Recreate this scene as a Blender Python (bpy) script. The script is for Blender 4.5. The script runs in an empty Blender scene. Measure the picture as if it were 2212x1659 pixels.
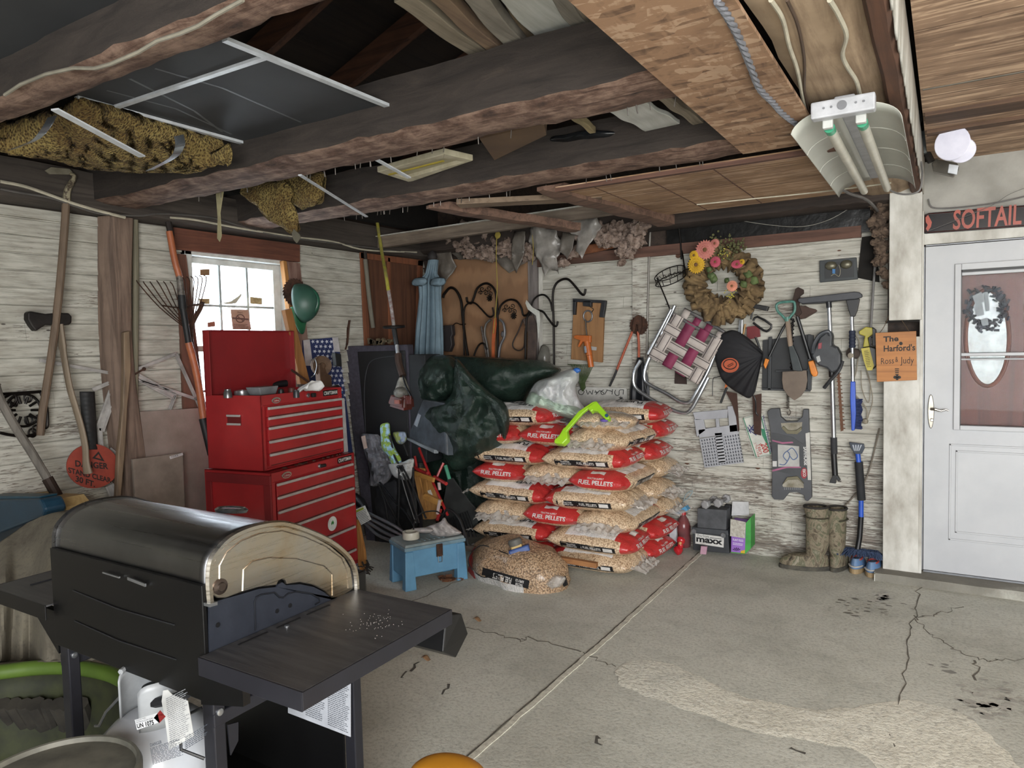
import bpy,bmesh,math,random
from mathutils import Vector as V,Matrix,noise
from mathutils.bvhtree import BVHTree
R_=random.Random(7)
SC=bpy.context.scene
COL=SC.collection
# ---------------------------------------------------------------- camera
FPX,CX,CY,EYE=1532.0,1106.0,829.5,V((0,0,1.6))
def _c(px,py):return V((px-CX,-(py-CY),-FPX))
_a=_c(2045,720).normalized()
_b=-_c(-1390,805);_b=(_b-_a*_a.dot(_b)).normalized()
_z=_b.cross(_a)
RW=Matrix((_b,_a,_z))
def ray(px,py):return(RW@_c(px,py)).normalized()
cam=bpy.data.cameras.new('camera');cam.sensor_width=36;cam.lens=36*FPX/2212
cam.clip_start=.02
co=bpy.data.objects.new('camera',cam);COL.objects.link(co)
co.matrix_world=Matrix.Translation(EYE)@RW.to_4x4()
SC.camera=co
class PL:
 """a plane of the place; at() gives the point of it seen in a direction"""
 def __init__(s,o,n):s.o=V(o);s.n=V(n).normalized()
 def at(s,px,py,d=0.0):
  r=ray(px,py);o=s.o+s.n*d
  t=(o-EYE).dot(s.n)/r.dot(s.n)
  return EYE+r*t
def YP(y):return PL((0,y,0),(0,-1,0))
def ZP(z):return PL((0,0,z),(0,0,1))
def XP(x):return PL((x,0,0),(1,0,0))
YB,XL=5.35,-4.24
BW,LW,FL=YP(YB),XP(XL),ZP(0)
def P3(px,py,y):return YP(y).at(px,py)
# ---------------------------------------------------------------- mesh builder
class MB:
 def __init__(s):s.b=bmesh.new();s.mi=0
 def v(s,p):return s.b.verts.new(p)
 def f(s,vs):
  try:fc=s.b.faces.new(vs)
  except ValueError:return None
  fc.material_index=s.mi;return fc
 def poly(s,pts):return s.f([s.v(p)for p in pts])
 def prism(s,A,B):
  a=[s.v(p)for p in A];b=[s.v(p)for p in B];n=len(a)
  s.f(a);s.f(b[::-1])
  for i in range(n):s.f((a[i],b[i],b[(i+1)%n],a[(i+1)%n]))
  return s
 def ext(s,pl,px,d0,d1):
  """outline on a plane, given real thickness d0..d1 above it"""
  A=[pl.at(x,y,d1)for x,y in px]
  return s.prism(A,[p-pl.n*(d1-d0)for p in A])
 def box(s,c,d,rot=None,tap=1.0):
  c=V(c);M=rot if rot else Matrix.Identity(3);q=[]
  for z in(-1,1):
   k=tap if z>0 else 1
   for x,y in((-1,-1),(1,-1),(1,1),(-1,1)):
    q.append(c+M@V((x*d[0]/2*k,y*d[1]/2*k,z*d[2]/2)))
  return s.prism(q[4:],q[:4])
 def bar(s,p,q,w,h,up=(0,0,1)):
  p,q=V(p),V(q);d=(q-p).normalized();up=V(up)
  sd=d.cross(up)
  if sd.length<1e-4:sd=d.cross(V((1,0,0)))
  sd.normalize();u=sd.cross(d)
  o=[sd*(i*w/2)+u*(j*h/2)for i,j in((-1,-1),(1,-1),(1,1),(-1,1))]
  return s.prism([p+e for e in o],[q+e for e in o])
 def tube(s,pts,r,n=8,closed=False,cap=True,flat=None):
  pts=[V(p)for p in pts];m=len(pts)
  rr=r if isinstance(r,(list,tuple))else[r]*m
  rings=[];N=None
  for i,p in enumerate(pts):
   if closed:t=pts[(i+1)%m]-pts[i-1]
   else:t=pts[min(i+1,m-1)]-pts[max(i-1,0)]
   if t.length<1e-9:t=V((0,0,1))
   t.normalize()
   if N is None:
    N=t.cross(V((0,0,1)))
    if N.length<.05:N=t.cross(V((1,0,0)))
   N=N-t*N.dot(t)
   if N.length<1e-6:N=t.orthogonal()
   N.normalize();B=t.cross(N)
   rings.append([s.v(p+(N*math.cos(a)+B*math.sin(a)*(flat or 1))*rr[i])for a in[2*math.pi*k/n for k in range(n)]])
  for i in range(m if closed else m-1):
   A,B=rings[i],rings[(i+1)%m]
   for k in range(n):s.f((A[k],A[(k+1)%n],B[(k+1)%n],B[k]))
  if cap and not closed:s.f(rings[0][::-1]);s.f(rings[-1])
  return s
 def lathe(s,prof,o,ax=(0,0,1),n=24,cap=True,sq=None):
  o,ax=V(o),V(ax).normalized();u=ax.orthogonal().normalized();w=ax.cross(u)
  R=[[s.v(o+ax*h+(u*math.cos(a)+w*math.sin(a))*max(r,1e-4))for a in[2*math.pi*k/n for k in range(n)]]for r,h in prof]
  for A,B in zip(R,R[1:]):
   for k in range(n):s.f((A[k],A[(k+1)%n],B[(k+1)%n],B[k]))
  if cap:s.f(R[0][::-1]);s.f(R[-1])
  return s
 def ball(s,c,r,n=12,rot=None):
  c=V(c);r=(r,r,r)if isinstance(r,(int,float))else r;M=rot or Matrix.Identity(3);m=max(4,n//2);R=[]
  for j in range(1,m):
   t=math.pi*j/m
   R.append([s.v(c+M@V((r[0]*math.sin(t)*math.cos(a),r[1]*math.sin(t)*math.sin(a),r[2]*math.cos(t))))for a in[2*math.pi*k/n for k in range(n)]])
  T=s.v(c+M@V((0,0,r[2])));Bm=s.v(c-M@V((0,0,r[2])))
  for k in range(n):
   s.f((T,R[0][k],R[0][(k+1)%n]));s.f((Bm,R[-1][(k+1)%n],R[-1][k]))
  for A,B in zip(R,R[1:]):
   for k in range(n):s.f((A[k],B[k],B[(k+1)%n],A[(k+1)%n]))
  return s
 def grid(s,fn,nu,nv,cu=False,cv=False):
  G=[[s.v(fn(i/(nu if cu else nu-1),j/(nv if cv else nv-1)))for j in range(nv)]for i in range(nu)]
  for i in range(nu if cu else nu-1):
   for j in range(nv if cv else nv-1):
    s.f((G[i][j],G[(i+1)%nu][j],G[(i+1)%nu][(j+1)%nv],G[i][(j+1)%nv]))
  return G
 def strip(s,pts,w,side,th=.002):
  """flat band along pts, w wide along side, th thick"""
  side=V(side).normalized();pts=[V(p)for p in pts];R=[]
  for i,p in enumerate(pts):
   t=(pts[min(i+1,len(pts)-1)]-pts[max(i-1,0)]).normalized();n=t.cross(side).normalized()
   ww=w[i]if isinstance(w,(list,tuple))else w
   R.append([s.v(p+side*a*ww/2+n*b*th/2)for a,b in((-1,-1),(1,-1),(1,1),(-1,1))])
  for A,B in zip(R,R[1:]):
   for k in range(4):s.f((A[k],A[(k+1)%4],B[(k+1)%4],B[k]))
  s.f(R[0][::-1]);s.f(R[-1]);return s
 def text(s,t,o,rt,up,bold=0.0):
  """lettering filling the box o, o+rt, o+up"""
  vs,fs,(x0,y0,x1,y1)=glyphs(t,bold)
  o,rt,up=V(o),V(rt),V(up)
  w=[s.v(o+rt*((x-x0)/(x1-x0))+up*((y-y0)/(y1-y0)))for x,y in vs]
  for f in fs:s.f([w[i]for i in f])
  return s
 def tpx(s,t,pl,ll,lr,ul,d=.001,bold=0.0):
  a,b,c=pl.at(*ll,d),pl.at(*lr,d),pl.at(*ul,d)
  return s.text(t,a,b-a,c-a,bold)
 def lines(s,pl,ll,lr,ul,n,d=.001,fill=.45,seed=1,wob=.25):
  """rows of tiny print"""
  rr=random.Random(seed);a,b,c=pl.at(*ll,d),pl.at(*lr,d),pl.at(*ul,d);u,w=b-a,c-a
  for i in range(n):
   y0=(i+.25)/n;y1=y0+fill/n;x=0;e=1-rr.random()*wob
   while x<e:
    x2=min(e,x+.04+rr.random()*.12)
    s.poly([a+u*x+w*y0,a+u*x2+w*y0,a+u*x2+w*y1,a+u*x+w*y1]);x=x2+.02
  return s
 def drape(s,other,axis,off=.0015):
  """press this flat mesh onto the surface of another mesh along axis"""
  t=BVHTree.FromBMesh(other.b);axis=V(axis).normalized()
  for v in s.b.verts:
   h=t.ray_cast(v.co-axis*1.0,axis,3)
   if h[0]:v.co=h[0]-axis*off
   else:
    h=t.find_nearest(v.co)
    if h[0]:v.co=h[0]-axis*off
  return s
 def jit(s,a,sc=10,seed=0):
  for v in s.b.verts:v.co+=noise.noise_vector(v.co*sc+V((seed,0,0)))*a
  return s
 def build(s,name,mats,parent=None,smooth=True,bevel=0,sub=0,solid=0,ang=35):
  me=bpy.data.meshes.new(name)
  bmesh.ops.recalc_face_normals(s.b,faces=s.b.faces[:])
  off=V((0,0,0))
  if parent is not None:
   q=parent
   while q:off=off+q.location;q=q.parent
  elif parent is None and len(s.b.verts):
   xs=[v.co for v in s.b.verts]
   off=V(((min(c.x for c in xs)+max(c.x for c in xs))/2,(min(c.y for c in xs)+max(c.y for c in xs))/2,min(c.z for c in xs)))
  bmesh.ops.translate(s.b,verts=s.b.verts[:],vec=-off)
  s.b.to_mesh(me)
  ms=mats if isinstance(mats,(list,tuple))else[mats]
  for m in ms:me.materials.append(m)
  o=bpy.data.objects.new(name,me);COL.objects.link(o)
  if parent is not None:o.parent=parent
  else:o.location=off
  if smooth:
   me.shade_smooth()
   for e in me.edges:pass
   try:me.set_sharp_from_angle(angle=math.radians(ang))
   except Exception:pass
  if solid:
   m=o.modifiers.new('solid','SOLIDIFY');m.thickness=solid;m.offset=0
  if bevel:
   m=o.modifiers.new('bevel','BEVEL');m.width=bevel;m.segments=2;m.limit_method='ANGLE';m.angle_limit=math.radians(40)
  if sub:
   m=o.modifiers.new('sub','SUBSURF');m.levels=sub;m.render_levels=sub
  return o
_G={}
def glyphs(t,bold=0.0):
 k=(t,bold)
 if k in _G:return _G[k]
 c=bpy.data.curves.new('t','FONT');c.body=t;c.size=1;c.resolution_u=3;c.offset=bold;c.fill_mode='BOTH'
 o=bpy.data.objects.new('t',c);COL.objects.link(o)
 dg=bpy.context.evaluated_depsgraph_get();e=o.evaluated_get(dg);m=e.to_mesh()
 vs=[(v.co.x,v.co.y)for v in m.vertices];fs=[tuple(p.vertices)for p in m.polygons]
 e.to_mesh_clear();bpy.data.objects.remove(o);bpy.data.curves.remove(c)
 xs=[p[0]for p in vs];ys=[p[1]for p in vs]
 _G[k]=(vs,fs,(min(xs),min(ys),max(xs),max(ys)));return _G[k]
def tag(o,label=None,cat=None,group=None,kind=None):
 if label:o['label']=label
 if cat:o['category']=cat
 if group:o['group']=group
 if kind:o['kind']=kind
 return o
def thing(name,label,cat,loc=(0,0,0),group=None,kind=None):
 o=bpy.data.objects.new(name,None);COL.objects.link(o);o.location=loc;o.empty_display_size=.05
 return tag(o,label,cat,group,kind)
def dup(root,loc=None,rot=None,label=None):
 r=root.copy();COL.objects.link(r)
 if loc is not None:r.location=loc
 if rot is not None:r.rotation_euler=rot
 if label:r['label']=label
 for ch in list(root.children):
  c=ch.copy();COL.objects.link(c);c.parent=r
  for g in ch.children:
   d=g.copy();COL.objects.link(d);d.parent=c
 return r
def spline(pts,k=6,closed=False):
 """Catmull-Rom through points"""
 P=[V(p)for p in pts];n=len(P);out=[]
 if n<3:return P
 rng=range(n if closed else n-1)
 for i in rng:
  p0=P[(i-1)%n]if closed or i>0 else P[0]*2-P[1]
  p1=P[i];p2=P[(i+1)%n]
  p3=P[(i+2)%n]if closed or i+2<n else p2*2-p1
  for j in range(k):
   t=j/k
   out.append(.5*((2*p1)+(p2-p0)*t+(2*p0-5*p1+4*p2-p3)*t*t+(3*p1-p0-3*p2+p3)*t**3))
 if not closed:out.append(P[-1])
 return out
def pxs(pl,pts,d=0,k=6,closed=False):
 return spline([pl.at(p[0],p[1],p[2]if len(p)>2 else d)for p in pts],k,closed)
def circ(c,r,n=24,a0=0,a1=2*math.pi,ry=None):
 return[(c[0]+r*math.cos(a0+(a1-a0)*i/n),c[1]+(ry or r)*math.sin(a0+(a1-a0)*i/n))for i in range(n)]
 # ---------------------------------------------------------------- materials
def lin(h):
 if isinstance(h,str):
  h=h.lstrip('#');h=[int(h[i:i+2],16)/255 for i in(0,2,4)]
 return tuple((x/12.92 if x<=.04045 else((x+.055)/1.055)**2.4)for x in h)+(1,)
class NT:
 def __init__(s,name):
  s.m=bpy.data.materials.new(name);s.m.use_nodes=True;s.t=s.m.node_tree;s.n=s.t.nodes;s.l=s.t.links
  s.p=s.n['Principled BSDF'];s.tc=s.n.new('ShaderNodeTexCoord')
 def new(s,t,**k):
  n=s.n.new(t)
  for a,b in k.items():
   if hasattr(n,a):setattr(n,a,b)
  return n
 def link(s,a,b):s.l.new(a,b)
 def mapping(s,sc=(1,1,1),rot=(0,0,0),out='Object'):
  n=s.new('ShaderNodeMapping');n.inputs['Scale'].default_value=sc;n.inputs['Rotation'].default_value=rot
  s.link(s.tc.outputs[out],n.inputs[0]);return n.outputs[0]
 def noise(s,vec,scale=5,det=6,rough=.6,dist=0):
  n=s.new('ShaderNodeTexNoise');n.inputs['Scale'].default_value=scale;n.inputs['Detail'].default_value=det
  n.inputs['Roughness'].default_value=rough;n.inputs['Distortion'].default_value=dist
  s.link(vec,n.inputs['Vector']);return n.outputs[0]
 def vor(s,vec,scale=5,feat='F1',out='Distance'):
  n=s.new('ShaderNodeTexVoronoi');n.feature=feat;n.inputs['Scale'].default_value=scale
  s.link(vec,n.inputs['Vector']);return n.outputs[out]
 def ramp(s,fac,stops,interp='LINEAR'):
  n=s.new('ShaderNodeValToRGB');n.color_ramp.interpolation=interp;e=n.color_ramp.elements
  while len(e)<len(stops):e.new(.5)
  for x,(p,c)in zip(e,stops):x.position=p;x.color=c if isinstance(c,tuple)and len(c)==4 else(lin(c)if isinstance(c,str)else(c,c,c,1))
  s.link(fac,n.inputs[0]);return n.outputs[0]
 def mix(s,fac,a,b,mode='MIX'):
  n=s.new('ShaderNodeMix');n.data_type='RGBA';n.blend_type=mode;n.clamp_factor=True
  for v,i in((fac,0),(a,6),(b,7)):
   if isinstance(v,(int,float)):n.inputs[i].default_value=v if i==0 else(v,v,v,1)
   elif isinstance(v,tuple):n.inputs[i].default_value=v
   elif isinstance(v,str):n.inputs[i].default_value=lin(v)
   else:s.link(v,n.inputs[i])
  return n.outputs[2]
 def math(s,op,a,b=0.0,c=0.0):
  n=s.new('ShaderNodeMath');n.operation=op
  for i,v in enumerate((a,b,c)):
   if isinstance(v,(int,float)):n.inputs[i].default_value=v
   else:s.link(v,n.inputs[i])
  return n.outputs[0]
 def sep(s,v):
  n=s.new('ShaderNodeSeparateXYZ');s.link(v,n.inputs[0]);return n.outputs
 def bump(s,h,st=.3,dist=.01):
  n=s.new('ShaderNodeBump');n.inputs['Strength'].default_value=st;n.inputs['Distance'].default_value=dist
  s.link(h,n.inputs['Height']);s.link(n.outputs[0],s.p.inputs['Normal'])
 def set(s,**k):
  for a,b in k.items():
   i=s.p.inputs[a.replace('_',' ')]
   if hasattr(b,'is_linked')or hasattr(b,'links'):s.link(b,i)
   else:i.default_value=b
  return s
_M={}
def mat(c,r=.6,m=0.0,c2=None,sc=12,st=(1,1,1),bump=0.0,bs=None,tr=0.0,coat=0.0,lo=.35,hi=.65,alpha=None,emit=0):
 k=(c,r,m,c2,sc,st,bump,bs,tr,coat,lo,hi,alpha,emit)
 if k in _M:return _M[k]
 t=NT('mat_'+str(len(_M)))
 t.set(Roughness=r,Metallic=m)
 vec=t.mapping(st)
 nz=t.noise(vec,sc,5)
 if c2 is None:
  h=lin(c);c2=tuple(x*.72 for x in h[:3])+(1,)
 col=t.ramp(nz,[(lo,c2),(hi,c)]);t.link(col,t.p.inputs['Base Color'])
 if bump:t.bump(t.noise(vec,bs or sc*4,4),min(1,bump*40),.004+bump*.2)
 if tr:t.set(Transmission_Weight=tr,IOR=1.35)
 if coat:t.set(Coat_Weight=coat,Coat_Roughness=.1)
 if alpha is not None:t.set(Alpha=alpha)
 if emit:t.set(Emission_Color=lin(c),Emission_Strength=emit)
 _M[k]=t.m;return t.m
def wood(c,c2,axis='z',sc=3,r=.8,knots=.0,bump=.35,fine=26):
 k=('wood',c,c2,axis,sc,r,bump,fine)
 if k in _M:return _M[k]
 t=NT('wood_'+str(len(_M)));s={'x':(.35,fine/sc,fine/sc),'y':(fine/sc,.35,fine/sc),'z':(fine/sc,fine/sc,.35)}[axis]
 v=t.mapping(s);n1=t.noise(v,sc,8,.65,.6);n2=t.noise(t.mapping((1,1,1)),3.5,5)
 base=t.ramp(n1,[(.3,c2),(.55,c),(.75,c)])
 col=t.mix(t.math('MULTIPLY',t.ramp(n2,[(.4,0.),(.7,1.)]),.45),base,c2)
 t.link(col,t.p.inputs['Base Color']);t.set(Roughness=r);t.bump(n1,bump,.004)
 _M[k]=t.m;return t.m
 # ================================================================ surface materials of the building
def paint_mat():
 t=NT('peeling_white_paint')
 v=t.mapping((1,1,1));x,y,z=t.sep(v)
 st=t.mapping((2.2,2.2,26));big=t.noise(t.mapping((.9,.9,2.2)),2.2,5,.6)
 fine=t.noise(st,5,10,.72,.3)
 row=t.noise(t.mapping((.25,.25,10.87)),1.0,2)
 low=t.math('MULTIPLY',t.math('SUBTRACT',2.1,z),.058)
 m=t.math('ADD',t.math('ADD',t.math('MULTIPLY',fine,.62),t.math('MULTIPLY',big,.42)),low)
 m=t.math('ADD',m,t.math('MULTIPLY',row,.16))
 mask=t.ramp(m,[(.698,0.),(.726,1.)])
 mot=t.noise(st,2.4,6)
 dirt=t.noise(t.mapping((1,1,3)),3,6)
 white=t.ramp(mot,[(.3,lin('#8b8a81')),(.52,lin('#b3b1a7')),(.75,lin('#c6c4bb'))])
 white=t.mix(t.ramp(dirt,[(.42,0.),(.75,.7)]),white,'#857f73')
 cr=t.noise(t.mapping((3,3,90)),4,8,.7)
 white=t.mix(t.ramp(cr,[(.60,0.),(.66,.8)]),white,'#6d6860')
 wd=t.ramp(t.noise(t.mapping((2,2,60)),6,8),[(.3,lin('#453f39')),(.6,lin('#7d746a')),(.8,lin('#8f877c'))])
 col=t.mix(mask,white,wd)
 nail=t.vor(t.mapping((4.2,4.2,10.87)),1.0)
 col=t.mix(t.ramp(nail,[(.045,.85),(.06,0.)]),col,'#2c221c')
 t.link(col,t.p.inputs['Base Color']);t.set(Roughness=.72)
 h=t.math('SUBTRACT',t.math('MULTIPLY',fine,.3),mask);t.bump(h,.35,.004)
 return t.m
def concrete_mat(base='#c3c4ba',dark='#a8a99f',rough_=.85,b=.35):
 t=NT('concrete');v=t.mapping()
 n1=t.noise(v,1.3,8,.62);n2=t.noise(v,60,5,.7);n3=t.noise(v,7,6,.6,.8)
 c=t.ramp(n1,[(.3,dark),(.5,base),(.72,'#cfcfc5')])
 c=t.mix(t.ramp(n3,[(.5,0.),(.75,.3)]),c,'#85847c')
 c=t.mix(t.ramp(n2,[(.38,.4),(.52,0.)]),c,'#7d7c74')
 sp=t.vor(v,34);c=t.mix(t.ramp(sp,[(.05,.7),(.09,0.)]),c,'#7a776f')
 t.link(c,t.p.inputs['Base Color'])
 t.set(Roughness=t.ramp(n3,[(.3,rough_-.25),(.7,rough_)]))
 t.bump(t.math('ADD',n2,t.math('MULTIPLY',n3,.7)),b,.01);return t.m
def osb_mat(name,c=('#5f4836','#8f7056','#a68a70'),flat=(1,1,1),sc=14):
 t=NT(name);a=[]
 for i,r in enumerate(((0,0,.4),(0,0,1.6),(0,0,2.5))):
  a.append(t.noise(t.mapping((flat[0]*(2.6 if i!=1 else 1),flat[1]*(.55 if i!=1 else 3),1),r),sc*(.5+.12*i),5,.55,1.2))
 w=t.vor(t.mapping((flat[0]*1.0,flat[1]*2.4,1),(0,0,.7)),sc*.9,out='Color')
 s=t.sep(w)[0]
 m=t.math('ADD',t.math('MULTIPLY',a[0],.45),t.math('ADD',t.math('MULTIPLY',a[1],.35),t.math('MULTIPLY',s,.30)))
 col=t.ramp(m,[(.36,c[0]),(.52,c[1]),(.62,c[1]),(.66,c[2])])
 st=t.noise(t.mapping(),1.6,5);col=t.mix(t.ramp(st,[(.48,0.),(.7,.6)]),col,'#4a3222')
 t.link(col,t.p.inputs['Base Color']);t.set(Roughness=.75);t.bump(m,.3,.004);return t.m
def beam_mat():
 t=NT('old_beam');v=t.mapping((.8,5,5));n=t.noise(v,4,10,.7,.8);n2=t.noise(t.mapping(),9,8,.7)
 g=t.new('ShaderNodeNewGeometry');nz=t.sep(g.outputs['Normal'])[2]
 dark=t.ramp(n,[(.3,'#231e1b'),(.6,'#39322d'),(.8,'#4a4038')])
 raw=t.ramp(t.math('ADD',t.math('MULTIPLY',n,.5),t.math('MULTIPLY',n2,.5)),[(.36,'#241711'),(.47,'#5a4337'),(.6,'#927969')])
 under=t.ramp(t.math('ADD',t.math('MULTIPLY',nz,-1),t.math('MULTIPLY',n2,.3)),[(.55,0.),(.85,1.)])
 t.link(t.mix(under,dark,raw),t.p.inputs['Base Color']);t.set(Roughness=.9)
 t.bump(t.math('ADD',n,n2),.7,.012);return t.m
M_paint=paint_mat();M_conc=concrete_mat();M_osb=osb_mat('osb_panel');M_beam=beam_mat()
M_osb2=osb_mat('ceiling_sheet',('#735a45','#937558','#b0947a'),(.35,3.2,1),11)
M_osb3=osb_mat('grey_ceiling_board',('#6b5543','#9c8068','#c4a78b'),(.3,3.0,1),9)
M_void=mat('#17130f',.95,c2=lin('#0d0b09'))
M_darkwood=wood('#3a2e26','#1d1713','y',3)
M_darkwoodx=wood('#3a302a','#1d1814','x',3)
M_redwood=wood('#6a4030','#3c231a','y',4)
M_redwoodx=wood('#624539','#3b281f','x',4)
M_greywood=wood('#7d7367','#4c4339','y',5)
M_greywoodx=wood('#7d7062','#4a4037','x',5)
M_postwood=wood('#7b685b','#43352d','z',5,bump=.6)
M_whitepaint=mat('#c4c3bc',.6,c2=lin('#938f85'),sc=4,st=(1.6,1.6,.7),lo=.32,hi=.62,bump=.006)
M_cable_w=mat('#b9b3a0',.5);M_cable_g=mat('#6c6a68',.5);M_black=mat('#0e0e10',.5,c2=lin('#08080a'))
M_shingle=mat('#1c1a19',.8)
def S(o,**k):return tag(o,kind='structure',**k)
# ---------------------------------------------------------------- floor
b=MB();b.poly([(-4.6,-3,0),(4,-3,0),(4,5.6,0),(-4.6,5.6,0)])
floor=S(b.build('floor',M_conc,smooth=False))
b=MB();r=random.Random(3)
pts=spline([(-1.557,5.2,.001),(-1.55,3.5,.001),(-1.56,2.2,.001),(-1.57,-1,.001)],30)
b.strip([p+V((r.uniform(-.004,.004),0,0))for p in pts],.028,(1,0,0),.006)
b.build('expansion_joint',mat('#d6d4c6',.9,c2=lin('#b5b3a6'),sc=40,bump=.01),floor)
b=MB()
b.strip([p+V((-.019+r.uniform(-.003,.003),0,0))for p in pts],.005,(1,0,0),.0035)
b.build('joint_gap',mat('#5f5c54',.9),floor)
def crack(px,w=.008,seed=1,sub=8):
 rr=random.Random(seed);P=[FL.at(x,y,.0008)for x,y in px];Q=[]
 for i in range(len(P)-1):
  for k in range(sub):
   Q.append(P[i].lerp(P[i+1],k/sub)+V((rr.uniform(-1,1)*.018,rr.uniform(-1,1)*.018,0)))
 Q.append(P[-1]);bb=MB()
 bb.strip(Q,[w*rr.uniform(.4,1.3)for _ in Q],V((Q[-1]-Q[0])).cross(V((0,0,1))),.002);return bb
M_crack=mat('#6b675e',.95)
for i,(pp,w)in enumerate([([(960,1345),(1060,1368),(1125,1385),(1140,1378),(1255,1408)],.007),([(1262,1412),(1330,1440)],.006),([(1985,1270),(1975,1330),(1960,1400),(1945,1500),(1925,1600),(1915,1659)],.006),([(1978,1330),(1995,1360),(2040,1390),(2095,1420),(2140,1428),(2212,1422)],.006),([(2110,1425),(2108,1470)],.008),([(1980,1335),(2030,1325),(2080,1310)],.006),([(1005,1250),(890,1300),(860,1318)],.005)]):
 crack(pp,w,i).build('crack',M_crack,floor)
 # worn rough spalled band; its pale right end also paints soft light
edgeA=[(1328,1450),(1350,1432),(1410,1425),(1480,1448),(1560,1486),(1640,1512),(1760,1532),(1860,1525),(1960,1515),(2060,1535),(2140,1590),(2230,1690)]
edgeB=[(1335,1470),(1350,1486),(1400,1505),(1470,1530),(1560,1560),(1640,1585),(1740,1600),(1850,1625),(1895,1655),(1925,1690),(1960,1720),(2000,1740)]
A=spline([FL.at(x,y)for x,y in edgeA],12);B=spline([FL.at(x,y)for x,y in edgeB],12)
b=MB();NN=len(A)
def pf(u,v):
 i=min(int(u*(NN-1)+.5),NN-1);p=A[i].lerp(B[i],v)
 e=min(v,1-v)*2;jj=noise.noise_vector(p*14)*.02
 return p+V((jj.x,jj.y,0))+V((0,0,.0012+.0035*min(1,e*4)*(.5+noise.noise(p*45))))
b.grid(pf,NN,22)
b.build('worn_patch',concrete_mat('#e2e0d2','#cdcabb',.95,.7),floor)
def blots(name,px,rng,n,m,seed,th=.0008):
 rr=random.Random(seed);b=MB()
 for _ in range(n):
  cx,cy=px;x=cx+rr.gauss(0,rng[0]);y=cy+rr.gauss(0,rng[1]);p=FL.at(x,y,th);q=rr.uniform(.005,.02)
  b.poly([p+V((math.cos(a)*q*rr.uniform(.5,1.4)*1.5,math.sin(a)*q*rr.uniform(.5,1.2),0))for a in[k*2*math.pi/9 for k in range(9)]])
 return b.build(name,m,floor,smooth=False)
M_wet=mat('#7d7a70',.4)
blots('damp_spots',(1870,1310),(46,12),24,M_wet,5);blots('damp_spots',(2030,1450),(25,8),5,M_wet,6);blots('damp_spots',(2090,1530),(30,12),3,M_wet,9)
blots('road_salt',(1905,1290),(12,7),40,mat('#c9c8c2',.9),7,.0016);blots('road_salt',(2150,1520),(40,22),60,mat('#b4b2aa',.9),8,.0016)
for i,pp in enumerate([[(880,1450),(905,1430)],[(972,1480),(955,1500)],[(1290,1590),(1300,1610)],[(860,1465),(878,1450)],[(1700,1620),(1740,1628)]]):
 crack(pp,.012,20+i,3).build('scuff',mat('#54524c',.9),floor)
 # ---------------------------------------------------------------- plank walls
PLK=.0935
def planks(name,axis,lo,hi,z0,z1,holes=(),seed=0,topf=None):
 rr=random.Random(seed);b=MB();z=z0;i=0
 while z<z1:
  zz=min(z+PLK,z1);spans=[(lo,hi)]
  for h0,h1,g0,g1 in holes:
   if zz>g0 and z<g1:
    spans=[s for(a,c)in spans for s in((a,min(c,h0)),(max(a,h1),c))if s[1]-s[0]>.02]
  for a,c in spans:
   cuts=[a]
   while c-cuts[-1]>1.6:cuts.append(cuts[-1]+rr.uniform(.8,2.2))
   cuts=[q for q in cuts if q<c-.15]+[c]
   for s0,s1 in zip(cuts,cuts[1:]):
    dd=rr.uniform(0,.004);n=max(2,int((s1-s0)/.25));R=[]
    for k in range(n+1):
     u=s0+(s1-s0)*k/n;u=min(u,s1-.0015);w=noise.noise(V((u*.8,i*3.7,0)))*.006+.0045*math.sin(u*1.1)
     lz,hz=z+w+.0015,zz+w-.0022
     pr=[(0,lz),(.019+dd,lz),(.021+dd,lz+.004),(.0085+dd,hz-.004),(0.002,hz)]
     if axis=='x':R.append([b.v((u,YB-q,h))for q,h in pr])
     else:R.append([b.v((XL+q,u,h))for q,h in pr])
    for X,Y in zip(R,R[1:]):
     for k in range(4):b.f((X[k],X[k+1],Y[k+1],Y[k]))
    b.f(R[0]);b.f(R[-1][::-1])
  z=zz;i+=1
 if axis=='x':b.poly([(lo,YB,z0),(hi,YB,z0),(hi,YB,z1),(lo,YB,z1)])
 else:
  for(a,c,e,g)in([(lo,holes[0][0],z0,z1),(holes[0][1],hi,z0,z1),(holes[0][0],holes[0][1],z0,holes[0][2]),(holes[0][0],holes[0][1],holes[0][3],z1)]if holes else[(lo,hi,z0,z1)]):
   b.poly([(XL,a,e),(XL,c,e),(XL,c,g),(XL,a,g)])
 return S(b.build(name,M_paint,smooth=False))
WY0,WY1,WZ0,WZ1=2.90,3.72,1.02,2.27
planks('wall_left','y',-1.7,5.35,0,2.40,[(WY0-.06,WY1+.06,WZ0,2.29)],1)
planks('wall_back','x',-4.24,-.335,0,2.29,(),2)
# outer skin so the walls have real thickness and daylight stays out
def wallbox(name,c,d,m=M_darkwood):return S(MB().box(c,d).build(name,m,smooth=False))
b=MB()
for a,c,e,g in((-3,WY0-.06,0,5),(WY1+.06,5.6,0,5),(WY0-.06,WY1+.06,0,WZ0),(WY0-.06,WY1+.06,2.29,5)):
 b.box((XL-.09,(a+c)/2,(e+g)/2),(.17,c-a,g-e))
S(b.build('wall_left',M_darkwood,smooth=False))
wallbox('wall_back',(-.3,YB+.1,2.5),(8.6,.19,5))
wallbox('wall_right',(4.05,1.3,2.5),(.1,8.6,5),M_whitepaint)
# front wall with the open vehicle door in the near bay
b=MB()
for x0,x1,z0,z1 in((-4.4,-.6,0,5),(3.8,4.1,0,5),(-.6,3.8,2.5,5)):b.box(((x0+x1)/2,-1.7,(z0+z1)/2),(x1-x0,.15,z1-z0))
S(b.build('wall_front',M_whitepaint,smooth=False))
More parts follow.
